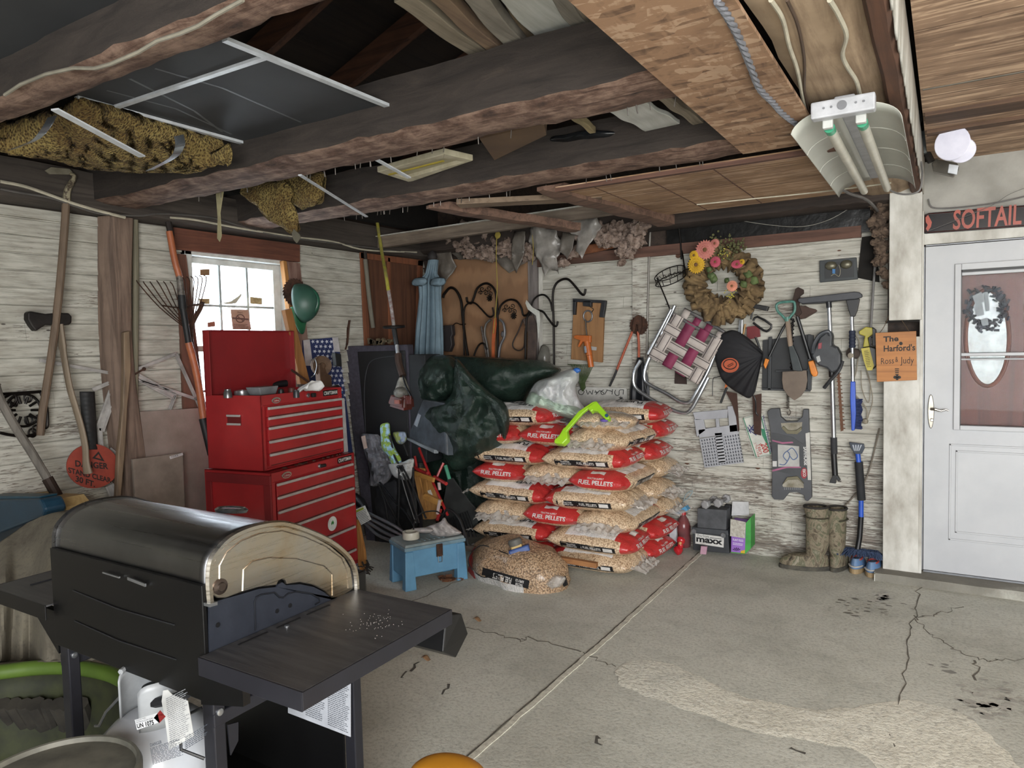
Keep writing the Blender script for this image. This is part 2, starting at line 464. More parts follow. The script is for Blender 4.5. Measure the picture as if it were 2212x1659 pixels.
# ---------------------------------------------------------------- roof and attic
b=MB()
b.prism([(-4.5,-3,3.05),(-4.5,5.7,3.05),(-.2,5.7,4.6),(-.2,-3,4.6)],[(-4.5,-3,3.15),(-4.5,5.7,3.15),(-.2,5.7,4.7),(-.2,-3,4.7)])
b.prism([(4.1,-3,3.05),(4.1,5.7,3.05),(-.2,5.7,4.6),(-.2,-3,4.6)],[(4.1,-3,3.15),(4.1,5.7,3.15),(-.2,5.7,4.7),(-.2,-3,4.7)])
S(b.build('roof',wood('#2b221b','#120e0b','y',3),smooth=False))
for i,y in enumerate((.9,1.55,2.2,2.85,3.5,4.15,4.8)):
 S(MB().bar((-4.4,y,2.98),(-.2,y,4.5),.05,.14).build('trim_rafter',wood('#5a3a28','#2a1a12','x',3),smooth=False))
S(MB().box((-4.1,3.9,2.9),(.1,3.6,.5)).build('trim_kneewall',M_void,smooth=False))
# right-hand bay ceiling and the wall over the door
b=MB();b.box((1.95,2.2,2.70),(4.12,9.6,.03));rc=S(b.build('ceiling',M_osb3,smooth=False))
b=MB()
for x0,y0 in((.0,3.72),(0,2.6),(0,1.4)):b.box((1.9,y0,2.684),(4,.012,.004))
b.build('sheet_seam',M_crack,rc,smooth=False)
for i,(y0,y1)in enumerate(((4.1,4.26),(4.45,4.52))):
 MB().box((1.9,(y0+y1)/2,2.675),(4,y1-y0,.02)).build('batten',wood('#5b4433','#35261c','x',3),rc,smooth=False)
 # ---------------------------------------------------------------- timbers
def rough_beam(name,x0,x1,y0,y1,z0,z1,m=M_beam,seed=0,amp=.012,along='x'):
 b=MB();n=60;prof=[]
 k=5
 for i in range(k):prof.append((0,i/k))
 for i in range(k):prof.append((i/k,1))
 for i in range(k):prof.append((1,1-i/k))
 for i in range(k):prof.append((1-i/k,0))
 def fn(u,v):
  a,c=prof[min(int(v*len(prof)),len(prof)-1)]
  if along=='x':p=V((x0+(x1-x0)*u,y0+(y1-y0)*a,z0+(z1-z0)*c))
  else:p=V((x0+(x1-x0)*a,y0+(y1-y0)*u,z0+(z1-z0)*c))
  q=noise.noise_vector(p*V((1,1,1)).length*2+V((seed,0,0)))*amp+noise.noise_vector(p*14+V((0,seed,0)))*amp*.45
  if a in(0,1)and c==0:q=q+V((0,0,.012+.02*abs(noise.noise(p*7))))
  return p+q
 G=b.grid(fn,n,len(prof),cv=True);b.f(G[0]);b.f(G[-1][::-1])
 return S(b.build(name,m))
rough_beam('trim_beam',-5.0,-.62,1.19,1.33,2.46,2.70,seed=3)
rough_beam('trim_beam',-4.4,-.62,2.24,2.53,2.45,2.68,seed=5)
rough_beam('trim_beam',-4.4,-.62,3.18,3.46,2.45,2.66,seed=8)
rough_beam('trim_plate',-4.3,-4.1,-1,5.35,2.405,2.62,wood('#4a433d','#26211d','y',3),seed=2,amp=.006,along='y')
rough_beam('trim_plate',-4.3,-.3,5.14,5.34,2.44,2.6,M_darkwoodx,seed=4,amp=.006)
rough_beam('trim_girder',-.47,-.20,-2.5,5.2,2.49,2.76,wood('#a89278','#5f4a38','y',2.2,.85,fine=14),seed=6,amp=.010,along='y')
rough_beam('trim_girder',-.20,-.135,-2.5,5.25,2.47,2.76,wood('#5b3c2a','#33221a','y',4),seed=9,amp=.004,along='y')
b=MB();n=80
def jag(u,v):
 y=-2.4+7.6*u;e=.022*noise.noise(V((y*9,0,1)))+.012*noise.noise(V((y*31,3,1)))
 return V((-.132+.004*v,y,2.475+e+(.21-e)*v))
b.grid(jag,240,3);S(b.build('trim_edge',M_whitepaint,solid=.006))
S(MB().box((-.62,1.5,2.436),(.34,3.66,.014)).build('ceiling',M_osb,smooth=False))
c=MB()
c.box((-1.12,4.03,2.437),(1.42,1.15,.014));cl=S(c.build('ceiling',M_osb2,smooth=False))
b=MB()
for x in(-1.62,-1.32,-.98):b.box((x,4.03,2.429),(.006,1.15,.002))
b.box((-1.12,3.47,2.427),(1.42,.035,.02));b.build('sheet_seam',M_redwoodx,cl,smooth=False)
# boards, black sheet and rail over the plank wall
BT=YP(5.3)
def tb(name,px,d0,d1,m,pl=BW):return S(MB().ext(pl,px,d0,d1).build(name,m,smooth=False))
tb('trim_rail',[(1160,577),(1160,556),(1860,487),(1860,512)],.0,.05,M_redwoodx)
tb('trim_sheet',[(1440,545),(1440,470),(1880,418),(1880,500)],0,.03,mat('#141414',.35,c2=lin('#0a0a0a'),bump=.02,bs=6))
tb('trim_strip',[(1575,476),(1575,460),(1880,425),(1880,437)],.03,.05,M_redwoodx)
tb('trim_strip',[(1463,482),(1463,472),(1572,457),(1572,468)],.03,.045,mat('#9a8c5a',.7))
tb('trim_batten',[(1366,890),(1366,548),(1399,545),(1400,890)],.015,.04,M_paint)
tb('trim_board',[(1862,512),(1892,508),(1900,610),(1852,600)],.02,.03,M_void)
# plywood sheet, brown door panel and boards in the corner
t=NT('fir_plywood');w_=t.new('ShaderNodeTexWave');w_.wave_type='RINGS';w_.inputs['Scale'].default_value=3.2;w_.inputs['Distortion'].default_value=5;w_.inputs['Detail'].default_value=3
t.link(t.mapping((2.4,1,.35)),w_.inputs[0]);cc=t.mix(t.ramp(w_.outputs[0],[(.2,0.),(.8,.55)]),'#8e6c4f','#6c4d35');cc=t.mix(t.ramp(t.noise(t.mapping(),3,5),[(.4,0.),(.7,.5)]),cc,'#6f5a45')
t.link(cc,t.p.inputs['Base Color']);t.set(Roughness=.7);M_ply=t.m
tb('trim_plywood',[(935,800),(940,560),(1143,560),(1146,800)],.018,.034,M_ply)
tb('trim_board',[(1143,800),(1140,560),(1160,560),(1162,800)],.018,.05,wood('#7b7471','#4f4a48','z',4))
tb('trim_board',[(1163,800),(1160,560),(1172,562),(1172,800)],.018,.024,M_whitepaint)
dp=MB().ext(LW,[(779,545),(914,562),(905,770),(790,770)],.016,.03);dp=S(dp.build('trim_door_panel',wood('#5e3c29','#3b2418','z',4),smooth=False))
b=MB()
for q in([(779,545),(914,562),(914,575),(779,558)],[(779,545),(790,546),(800,770),(790,770)],[(838,556),(843,557),(850,770),(842,770)],[(903,562),(914,562),(908,770),(898,770)]):
 b.ext(LW,q,.03,.045)
b.build('rail',wood('#7e4d33','#4e2d1d','z',4),dp,smooth=False,bevel=.002)
# left wall post, boards round the window
b=MB();b.grid(lambda u,v:V((XL+.02+.10*(1-abs(2*v-1)**8),2.30+.02*math.sin(u*7)+(.19+.02*math.sin(u*5+1))*v,0.0+2.40*u)),60,13)
S(b.build('trim_post',M_postwood))
S(MB().ext(LW,[(376,491),(648,529),(648,566),(378,538)],.02,.05).build('trim_header',M_redwood,smooth=False))
S(MB().ext(LW,[(385,548),(402,550),(470,1090),(405,1060)],.02,.045).build('trim_casing',wood('#6e4a3c','#4a3027','z',4),smooth=False))
S(MB().ext(LW,[(618,564),(648,568),(668,760),(640,760)],.02,.04).build('trim_casing',mat('#8b7268',.8,c2=lin('#5b3d33'),sc=18,st=(1,1,.2)),smooth=False))
S(MB().ext(LW,[(612,563),(619,564),(645,760),(636,760)],.02,.06).build('trim_casing',wood('#a8763f','#7b5228','z',4),smooth=False))
# ================================================================ window
M_vinyl=mat('#c9cbc8',.45,c2=lin('#b0b1ac'));M_vinyl2=mat('#a9a79c',.5)
win=MB()
wx=XL-.02
def wb(y0,y1,z0,z1,x0,x1):win.box(((x0+x1)/2,(y0+y1)/2,(z0+z1)/2),(abs(x1-x0),y1-y0,z1-z0))
for q in((2.86,2.91,1.0,2.3),(3.70,3.76,1.0,2.3)):wb(*q,wx-.10,wx+.04)
wb(2.86,3.76,2.235,2.3,wx-.10,wx+.04);wb(2.86,3.76,.99,1.03,wx-.10,wx+.07)
W=S(win.build('window_1',M_vinyl,smooth=False,bevel=.003))
for nm,z0,z1,xx in(('upper_sash',1.60,2.235,wx-.06),('lower_sash',1.03,1.64,wx-.02)):
 win=MB()
 for q in((2.91,2.955,z0,z1),(3.635,3.70,z0,z1),(2.955,3.635,z1-.04,z1),(2.955,3.635,z0,z0+.035)):wb(*q,xx-.015,xx+.015)
 f=win.build(nm,M_vinyl if nm=='upper_sash' else mat('#c3bfb2',.5),W,smooth=False,bevel=.003)
 win=MB();z0+=.035;z1-=.04
 for k in(1,2):wb(2.955+.227*k-.008,2.955+.227*k+.008,z0,z1,xx-.008,xx+.006)
 wb(2.955,3.635,(z0+z1)/2-.008,(z0+z1)/2+.008,xx-.007,xx+.005)
 win.build('muntin',mat('#9aa0a0',.5),f,smooth=False)
 t=NT('frosted_pane_'+nm);t.set(Base_Color=lin('#c3cacf'),Roughness=t.ramp(t.noise(t.mapping((1,6,3)),9,6),[(.3,.15),(.7,.6)]),Transmission_Weight=1.0,IOR=1.02)
 t.bump(t.noise(t.mapping((1,8,3)),14,8),.5,.01)
 win=MB();wb(2.955,3.635,z0,z1,xx-.003,xx);win.build('pane',t.m,f,smooth=False)
 # snowy ground and pale yard outside the window and the vehicle door
S(MB().box((-8.2,3.3,-.4),(7,9,.05)).build('ground_outside',mat('#dfe3e6',.9),smooth=False))
S(MB().box((1.3,-6,-.06),(14,6.6,.05)).build('ground_driveway',mat('#c9ccce',.8,c2=lin('#8d8f90'),sc=2),smooth=False))
WP=XP(wx-.003)
def sticker(px,m,label,txt=None,d=.004):
 o=tag(MB().ext(WP,px,d,d+.0015).build('sticker',m,smooth=False),label,'sticker');return o
M_kraft=mat('#8a6a4c',.8);M_kraft2=mat('#b9a57c',.8,c2=lin('#8f7d58'),sc=40)
sticker([(432,582),(453,581),(453,595),(433,595)],M_kraft,'small brown paper sticker high on the upper left window pane')
sticker([(448,697),(464,694),(465,705),(449,707)],mat('#96604e',.8),'small reddish paper scrap low on the left side of the window')
s1=sticker([(540,641),(566,644),(566,658),(541,656)],M_kraft2,'yellowed printed label on the right pane of the upper sash')
s2=sticker([(430,645),(453,645),(453,657),(431,656)],M_kraft2,'yellowed printed label behind the rake tines on the upper sash',d=.03)
# hanging paper with a prohibition sign
pp=MB().ext(WP,[(498,668),(536,669),(543,712),(503,712)],.03,.032);pp=tag(pp.build('notice_card',mat('#b89a8c',.8,c2=lin('#a58672')),smooth=False),'faded notice card with a crossed circle hanging below the meeting rail','notice')
b=MB();b.tube(pxs(WP,circ((519,688),9,20,ry=8.5),.0335,1,True),.0035,6,closed=True);b.bar(WP.at(512,682,.0335),WP.at(526,694,.0335),.006,.001,(1,0,0));b.bar(WP.at(502,687,.033),WP.at(537,690,.033),.012,.001,(1,0,0))
b.lines(WP,(506,709),(538,710),(505,699),4,.0335);b.tpx('Heart',WP,(513,677),(525,677),(513,672),.0335)
b.build('print',mat('#6d5048',.8),pp,smooth=False)
b=MB();pl=WP
b.ext(PL((XL+.02,0,0),(1,0,0)),[(478,655),(500,651),(516,640),(522,634),(521,640),(510,655),(498,657)],.0,.012)
tag(b.build('cloth_scrap',mat('#b9b7a6',.9)),'folded pale paper scrap resting on the window meeting rail','paper')
# ================================================================ entry door, its wall and step
DW=YP(5.30);M_door=mat('#aeb0b2',.45,c2=lin('#a4a6a9'),sc=3);M_wallp=mat('#9c9a93',.75,c2=lin('#85837c'),sc=4,bump=.01)
for q in(((1.9,5.345,2.43),(4.2,.09,.52)),((2.45,5.30,1.1),(3.2,.1,2.2))):S(MB().box(*q).build('wall_back',M_wallp,smooth=False))
S(MB().box((.3,5.29,2.21),(.9,.05,.09)).build('trim_lintel',M_whitepaint,smooth=False,bevel=.003))
# post
for c,d in(((-.247,5.32,.80),(.205,.22,1.57)),((-.225,5.27,2.12),(.18,.30,.86)),((-.137,5.26,1.2),(.02,.1,2.35))):
 S(MB().box(c,d).build('trim_post',M_whitepaint,smooth=False,bevel=.004))
S(MB().box((-.242,5.2,1.683),(.19,.09,.012)).build('trim_post',M_void,smooth=False))  # black slab put in for the shaded gap between the post pieces
st=MB();st.grid(lambda u,v:V((-.39+1.7*u,0,0))+(V((0,5.09+.012*noise.noise(V((u*20,1,0))),.055*v*2))if v<.5 else V((0,5.09+(v-.5)*.7,.055+.004*noise.noise(V((u*9,v*9,0)))))),60,11)
S(st.build('trim_step',concrete_mat('#7d7a70','#5f5c54',.9,.5)))
S(MB().box((-.388,5.3,.027),(.005,.42,.054)).build('trim_step',M_conc,smooth=False))
DX0,DX1,DZ0,DZ1=-.118,.80,.068,2.15
DP=YP(5.262)
def dbox(b,x0,x1,z0,z1,y0,y1):b.box(((x0+x1)/2,(y0+y1)/2,(z0+z1)/2),(x1-x0,y1-y0,z1-z0));return b
gx0,gx1,gz0,gz1=.075,.62,1.02,1.97
b=MB()
for q in((DX0,gx0,DZ0,DZ1),(gx1,DX1,DZ0,DZ1),(gx0,gx1,DZ0,gz0),(gx0,gx1,gz1,DZ1)):dbox(b,*q,5.262,5.30)
door=S(b.build('door_1',M_door,smooth=False))
b=MB()
for q in((gx0-.035,gx0,gz0-.03,gz1+.06),(gx1,gx1+.035,gz0-.03,gz1+.06),(gx0,gx1,gz0-.03,gz0),(gx0,gx1,gz1+.02,gz1+.06)):dbox(b,*q,5.245,5.262)
dbox(b,gx0,gx1,1.455,1.475,5.25,5.262);dbox(b,gx0,gx1,1.43,1.44,5.25,5.262);dbox(b,gx0,gx1,1.955,1.975,5.25,5.264)
b.build('glazing_frame',M_door,door,smooth=False,bevel=.004)
b=MB();dbox(b,gx0,gx1,1.977,1.99,5.247,5.262);dbox(b,gx0,gx0+.004,1.0,1.99,5.247,5.262);b.build('gasket',M_black,door,smooth=False)
b=MB()
for x0,x1,z0,z1 in((.02,.60,.28,.90),(.055,.565,.33,.86)):
 for q in((x0,x0+.012,z0,z1),(x1-.012,x1,z0,z1),(x0,x1,z0,z0+.012),(x0,x1,z1-.012,z1)):dbox(b,*q,5.256,5.263)
b.build('raised_panel',M_door,door,smooth=False,bevel=.003)
b=MB();dbox(b,DX0-.012,DX0-.004,DZ0,DZ1,5.25,5.27);dbox(b,DX0,DX1,DZ1+.004,DZ1+.01,5.25,5.27);dbox(b,DX0,DX1,.056,.066,5.25,5.27)
S(b.build('trim_door_frame',mat('#83868a',.4,.3),smooth=False))
g=NT('door_glass');g.set(Base_Color=(1,1,1,1),Roughness=.02,Transmission_Weight=1,IOR=1.1)
b=MB();dbox(b,gx0,gx1,gz0,1.955,5.268,5.272);b.build('pane',g.m,door,smooth=False)
b=MB();b.ext(DP,circ((2011,889),7,16,ry=37),0,.012)
hp=b.build('lock_plate',mat('#8f8a80',.3,.9),door,bevel=.003)
b=MB();b.tube([DP.at(x,y,d)for x,y,d in((2012,884,.01),(2012,884,.045),(2020,884,.055),(2033,888,.055),(2043,885,.052),(2049,887,.05))],[.008,.008,.009,.007,.006,.005],10)
b.lathe([(.011,0),(.011,.008),(.008,.014)],DP.at(2013,907,.008),(0,-1,0),12);b.build('handle',mat('#a39d92',.25,.9),hp)
# inner wooden door with its oval light, seen through the storm glass
b=MB();dbox(b,-.1,.80,.07,2.15,5.335,5.352);d2=S(b.build('door_2',wood('#5a2a1d','#401d14','z',3,.5),smooth=False))
b=MB();OP=YP(5.335);oc=[OP.at(x,y,.006)for x,y in circ((2133,730),47,36,ry=104)];b.tube(oc,.012,8,closed=True);b.build('oval_frame',wood('#6b3c2a','#472417','z',3,.5),d2)
t=NT('oval_glass');v=t.noise(t.mapping((1,1,1)),7,6);t.set(Roughness=.08,Metallic=.0,Base_Color=t.ramp(v,[(.35,'#3b4a4a'),(.5,'#73878a'),(.65,'#a8b9bd')]))
b=MB().ext(OP,circ((2133,730),46,36,ry=103),.002,.006);b.build('oval_glass',t.m,d2,smooth=False)
wr=thing('wreath','dark blue wreath with pale ribbons hanging behind the door glass','wreath',OP.at(2128,700,.03))
b=MB();rr=random.Random(4)
for i in range(150):
 a=rr.uniform(0,6.28);q=rr.gauss(38,5);p=OP.at(2130+q*math.cos(a),665+q*1.05*math.sin(a),rr.uniform(.012,.035))
 b.box(p,(.028,.006,.014),Matrix.Rotation(rr.uniform(0,3),3,'Y')@Matrix.Rotation(rr.uniform(0,3),3,'X'))
b.build('foliage',mat('#1d2736',.7,c2=lin('#0f141c')),wr)
b=MB()
for px in([(2100,640),(2120,630),(2128,650),(2108,660)],[(2126,632),(2134,630),(2138,670),(2130,672)],[(2104,662),(2122,655),(2126,680),(2110,684)],[(2118,690),(2133,686),(2136,702),(2122,704)]):b.ext(OP,px,.04,.043)
b.build('ribbon',mat('#8e979c',.7),wr,smooth=False)
# black nameplate over the door
np_=thing('name_plate','glossy black nameplate with raised orange capital letters over the white door','sign',DW.at(2100,490,.03))
SP=YP(5.262)
b=MB().ext(SP,[(2006,460),(2212,443),(2250,440),(2250,487),(2212,490),(1998,505),(1994,500),(1997,464)],0,.012);b.build('plate',mat('#0b0d16',.15,coat=.5),np_,smooth=False,bevel=.003)
b=MB();b.tube([SP.at(x,y,.012)for x,y in((1999,465),(2007,462),(2212,446),(2246,444),(2246,485),(2212,487),(2006,502),(1998,500))],.003,6,closed=True);b.build('border',mat('#3a1512',.3),np_)
b=MB();g0=MB().text('SOFTAIL',SP.at(2058,497,.014),SP.at(2206,485,.014)-SP.at(2058,497,.014),SP.at(2060,454,.014)-SP.at(2058,497,.014),.02)
ex=bmesh.ops.extrude_face_region(g0.b,geom=g0.b.faces[:]);bmesh.ops.translate(g0.b,verts=[v for v in ex['geom']if isinstance(v,bmesh.types.BMVert)],vec=(0,-.004,0))
g0.build('lettering',mat('#9a3c25',.4),np_,smooth=False)
b=MB().ext(SP,[(1999,470),(2005,464),(2009,472),(2013,480),(2011,490),(2004,500),(2000,494),(2004,486),(2000,480)],.012,.015);b.build('emblem',mat('#9a3c25',.4),np_,smooth=False)
# wooden family sign on its cord
sg=thing('wooden_sign','orange-stained square wooden sign with painted names hanging on the white post','sign',YP(5.14).at(1936,822))
SG=YP(5.15)
MB().ext(SG,[(1891,719),(1979,715),(1981,821),(1894,825)],-.004,.010).build('board',wood('#a9703a','#85562b','x',2,.6,bump=.1),sg,smooth=False,bevel=.002)
ink=mat('#22201d',.7)
b=MB();b.tpx('The',SG,(1908,739),(1941,737),(1908,727),.011,.03);b.tpx("Harford's",SG,(1909,760),(1977,757),(1909,746),.011,.02)
b.tpx('Ross',SG,(1903,787),(1931,785),(1903,774),.011,-.005);b.tpx('&',SG,(1934,782),(1940,782),(1934,771),.011);b.tpx('Judy',SG,(1945,790),(1974,790),(1945,771),.011,-.005)
for k in range(4):b.ext(SG,[(1933+k*.6,796+k*4),(1942-k*.4,796+k*4),(1942,798+k*4),(1933,798+k*4)],.010,.0115)
for c in((1933,815),(1938,813),(1943,815),(1938,818)):b.ext(SG,circ(c,3.4,8),.010,.0115)
b.ext(SG,circ((1946,742),4,8),.010,.0115)
b.build('lettering',ink,sg,smooth=False)
b=MB()
for px in([(1925,671),(1910,705),(1900,719)],[(1930,671),(1950,695),(1964,716)],[(1919,668),(1928,672),(1936,668)]):b.tube(pxs(SG,px,.02,3),.0022,6)
b.build('cord',mat('#4d3d2c',.9),sg)
# security light: two round lamp discs, box and sensor
sl=thing('security_light','twin white disc security light with clear sensor box beside the ceiling edge','light',P3(2030,320,5.0))
b=MB();LPn=YP(5.0);b.ext(LPn,[(1978,285),(2002,280),(2002,330),(1979,332)],-.05,.05);b.build('junction_box',mat('#767a78',.45,.5),sl,smooth=False,bevel=.004)
b=MB();b.tube([P3(1998,290,5.0),P3(2018,296,4.98),P3(2046,305,4.56)],[.014,.02,.024],12);b.tube([P3(2002,330,5.0),P3(2012,350,5.0)],.02,8);b.build('neck',mat('#231f1c',.5),sl)
b=MB()
for(x,y),r,ax in(((2057,310),.088,(-.35,-.9,-.15)),((2078,325),.068,(.1,-.95,-.4))):
 c=P3(x,y,4.5 if r>.08 else 4.75);b.lathe([(r*.5,-.006),(r*.95,-.004),(r*1.0,.002),(r*.95,.008),(r*.001,.012)],c,ax,28)
b.build('lamp_disc',mat('#dcdcea',.25,c2=lin('#d0d0e0')),sl)
b=MB();b.ext(LPn,[(2012,352),(2022,343),(2068,352),(2072,363),(2060,380),(2016,370)],-.03,.03);b.build('sensor_housing',mat('#6e6a62',.2,tr=.5),sl,smooth=False,bevel=.004)
b=MB();b.ext(LPn,[(2050,354),(2071,357),(2067,377),(2047,373)],.0,.035);b.build('sensor',mat('#d9dee4',.3),sl,smooth=False,bevel=.003)
b=MB();b.tube([P3(x,y,5.0)for x,y in((1968,228),(1978,238),(1986,240),(1990,258),(1983,275),(1986,288))],.006,6);tag(b.build('electric_cable',M_cable_g),'short grey cable dropping to the twin disc security light','cable')
# ================================================================ fluorescent fixture, cut-away end nearest us
fl=thing('fluorescent_fixture','white two-tube fluorescent shop light with curved reflector hanging under the girder','ceiling light',ZP(2.44).at(1850,300))
FX=(ZP(2.42).at(1826,240)+ZP(2.42).at(1905,395))/2
nA=V((-.30,2.74,2.43));L_=1.22
A0=ZP(2.42).at(1824,238);A1=ZP(2.42).at(1893,395);dy=(A1-A0);dy.normalize();Ln=(A1-A0).length;sx=V((dy.y,-dy.x,0));up=V((0,0,1))
def FF(s,t,h):return A0+dy*(Ln*t)+sx*s+up*h
b=MB()
for sgn in(-1,1):
 b.grid(lambda u,v:FF(sgn*(.025+.16*math.sin(v*1.45)),u*1.0,.035-.015-.085*(1-math.cos(v*1.45))),14,10)
b.build('reflector',mat('#b9bab2',.4,c2=lin('#a5a69d'),sc=2),fl,solid=.002)
b=MB()
for sgn in(-1,1):
 for k in range(1,4):b.tube([FF(sgn*(.025+.158*math.sin(v*1.45)),k*.25,.018-.085*(1-math.cos(v*1.45)))for v in[j/8 for j in range(1,9)]],.0014,4)
b.build('reflector_seam',mat('#cfcfc8',.5),fl)
b=MB();c=FF(0,-.03,-.002);b.box(c,(.21,.05,.06),Matrix.Rotation(math.atan2(sx.y,sx.x),3,'Z'));b.box(FF(0,.5,.04),(.07,Ln,.03),Matrix.Rotation(math.atan2(sx.y,sx.x),3,'Z'));b.build('housing',mat('#b4b6ba',.4),fl,smooth=False,bevel=.006)
b=MB();q=FF(0,-.03,0)-V((0,.027,0));b.lathe([(.016,0),(.016,.002),(.013,.002)],q,(0,-1,0),16)
for dx in(-.06,-.035,.045,.07):b.lathe([(.004,0),(.004,.002)],q+V((dx,0,0)),(0,-1,0),8)
b.build('knockout',mat('#77797d',.5),fl)
for sgn in(-1,1):
 b=MB();o=sgn*.055;b.tube([FF(o,.04,-.045),FF(o,.97,-.045)],.019,14);tb_=b.build('tube',mat('#c6c4b6',.3,c2=lin('#b3b1a4')),fl)
 b=MB();b.tube([FF(o,.02,-.045),FF(o,.055,-.045)],.0195,14);b.build('tube_end',mat('#3f9a76',.3),tb_)
 b=MB();b.box(FF(o,0.0,-.03),(.035,.03,.055),Matrix.Rotation(math.atan2(sx.y,sx.x),3,'Z'));b.build('socket',mat('#d8dad6',.2,tr=.3),tb_,smooth=False,bevel=.004)
b=MB().grid(lambda u,v:FF(.06+.11*math.sin(v*1.3),.06+.28*u*(1-.5*v),.026-.085*(1-math.cos(v*1.3))),6,6)
# cables along the girders
def cable(label,px,r,m,zc=2.455,name='electric_cable',n=8,k=8,jag=0):
 P=[ZP(p[2]if len(p)>2 else zc).at(p[0],p[1])for p in px]
 b=MB();b.tube(spline(P,k),r,n);return tag(b.build(name,m),label,'cable')
cable('white cable stapled along the middle of the hewn girder',[(1665,0),(1690,40),(1705,100),(1722,150),(1735,215),(1748,260)],.0065,M_cable_w,2.478)
cable('thin brown wire beside the white cable on the hewn girder',[(1700,0),(1722,50),(1735,110),(1738,150),(1738,200),(1752,262)],.005,mat('#4c3c30',.6),2.478)
cable('white cable running down to the right end of the shop light',[(1792,0),(1810,30),(1828,75),(1820,115),(1828,140),(1850,175),(1858,205),(1872,235)],.007,M_cable_w,2.474)
b=MB();P=spline([ZP(2.425).at(x,y)for x,y in((1548,0),(1575,40),(1600,90),(1620,140),(1640,190),(1668,220),(1690,245),(1720,268),(1742,282))],10)
for ph in(0,2.1,4.2):
 b.tube([p+V((math.cos(i*.8+ph)*.006,0,math.sin(i*.8+ph)*.006))for i,p in enumerate(P)],.006,6)
tag(b.build('twisted_cord',mat('#74767c',.7)),'twisted grey cord hanging across the chipboard ceiling panel','cord')
cable('thin pale cable drooping along the far edge of the ceiling sheets',[(1505,442,2.42),(1600,432,2.42),(1740,418,2.42),(1850,405,2.40),(1925,395,2.4)],.004,M_cable_w)
cable('grey cable looping from the shop light to the white post',[(1915,395,2.40),(1925,412,2.36),(1955,420,2.36),(1985,412,2.38),(1992,380,2.45),(1990,350,2.5)],.005,M_cable_g)
cable('bundle of grey cables behind the far end of the shop light',[(1790,385,2.42),(1830,415,2.4),(1870,430,2.4),(1895,455,2.4),(1905,480,2.4)],.009,M_cable_g)
b=MB();b.tube(pxs(BW,[(1570,468),(1620,480),(1720,490),(1790,475),(1855,437)],.06,6),.0025,5);tag(b.build('thin_wire',mat('#8a8880',.5)),'thin wire sagging over the black sheet above the wreath','wire')
b=MB();b.tube(pxs(DW,[(2005,430),(2015,448),(2060,449),(2140,440),(2190,430),(2230,420)],.02,6),.005,6);tag(b.build('electric_cable',M_cable_g),'grey cable tacked over the orange-lettered nameplate','cable')
b=MB();b.tube(pxs(SP,[(2003,500),(2060,478),(2140,445),(2180,420),(2230,400)],.03,6),.0016,5);tag(b.build('thin_wire',M_cable_g),'thin wire crossing in front of the nameplate lettering','wire')
# cables on the plates of the left wall
PW=PL((-4.09,0,0),(1,0,0))
b=MB();b.tube(pxs(PW,[(0,392),(60,405),(150,437),(210,455),(270,470)],.004,6),.009,6);b.tube(pxs(PW,[(368,470),(420,475),(500,490),(560,500),(640,512),(720,522),(790,540),(900,545)],.004,6),.007,6)
tag(b.build('electric_cable',M_cable_w),'cream cable stapled along the dark plate over the left wall','cable')
b=MB();b.tube(pxs(PW,[(0,408),(40,416),(110,428),(170,448),(220,462),(300,466),(350,462),(440,468),(480,476),(560,500),(640,515),(760,530),(900,548)],.004,6),.006,6)
tag(b.build('electric_cable',mat('#55524f',.6)),'dark grey cable below the cream cable on the left plate','cable')
b=MB();CP=YP(1.17);b.tube([CP.at(x,y)for x,y in((10,205),(45,182),(100,160),(160,147),(205,148),(240,138),(300,112),(340,88),(390,72),(430,55),(470,30),(525,0))],.0055,6)
tag(b.build('electric_cable',mat('#8f8a7c',.5)),'beige two-strand cable stapled along the nearest beam','cable')
# ================================================================ suspended grid and dark tiles between the first beams
M_tile=mat('#36383b',.7,c2=lin('#2c2e31'),sc=1.5)
b=MB();b.box((-2.375,1.78,2.585),(.87,.95,.008));b.box((-2.2,.45,2.60),(2.2,1.5,.008))
S(b.build('ceiling',M_tile,smooth=False))
M_bar=mat('#c3c7cb',.35)
def bar_(name,px,z,w,m,label,cat,th=.006,group=None,z2=None):
 p=ZP(z).at(*px[0]);q=ZP(z2 or z).at(*px[1]);return tag(MB().bar(p,q,w,th).build(name,m,smooth=False),label,cat,group)
bar_('grid_strip',[(485,85),(846,232)],2.575,.026,M_bar,'long white metal ceiling strip along the right edge of the grey panel','ceiling strip',.012)
bar_('grid_strip',[(165,211),(533,311)],2.575,.026,M_bar,'white metal ceiling strip along the lower left edge of the grey panel','ceiling strip',.012)
bar_('grid_strip',[(240,235),(572,124)],2.575,.022,M_bar,'white cross strip spanning the grey ceiling panel','ceiling strip',.010)
b=MB()
for px in([(335,148),(480,190),(650,264)],[(230,195),(380,235),(500,290)],[(280,170),(420,240),(480,285)]):b.tube([ZP(2.580).at(*p)for p in px],.006,4,flat=.15)
S(b.build('trim_panel_crease',mat('#585b5f',.5)))
bar_('grid_strip',[(118,236),(307,338)],2.44,.030,M_bar,'loose white strip hanging under the yellow insulation','ceiling strip',z2=2.38)
bar_('grid_strip',[(648,378),(792,468)],2.44,.018,M_bar,'loose white strip reaching from the second beam to the third','ceiling strip',z2=2.42)
bar_('grid_strip',[(814,345),(884,384)],2.47,.022,M_bar,'short white strip crossing the pale tray between the beams','ceiling strip',z2=2.44)
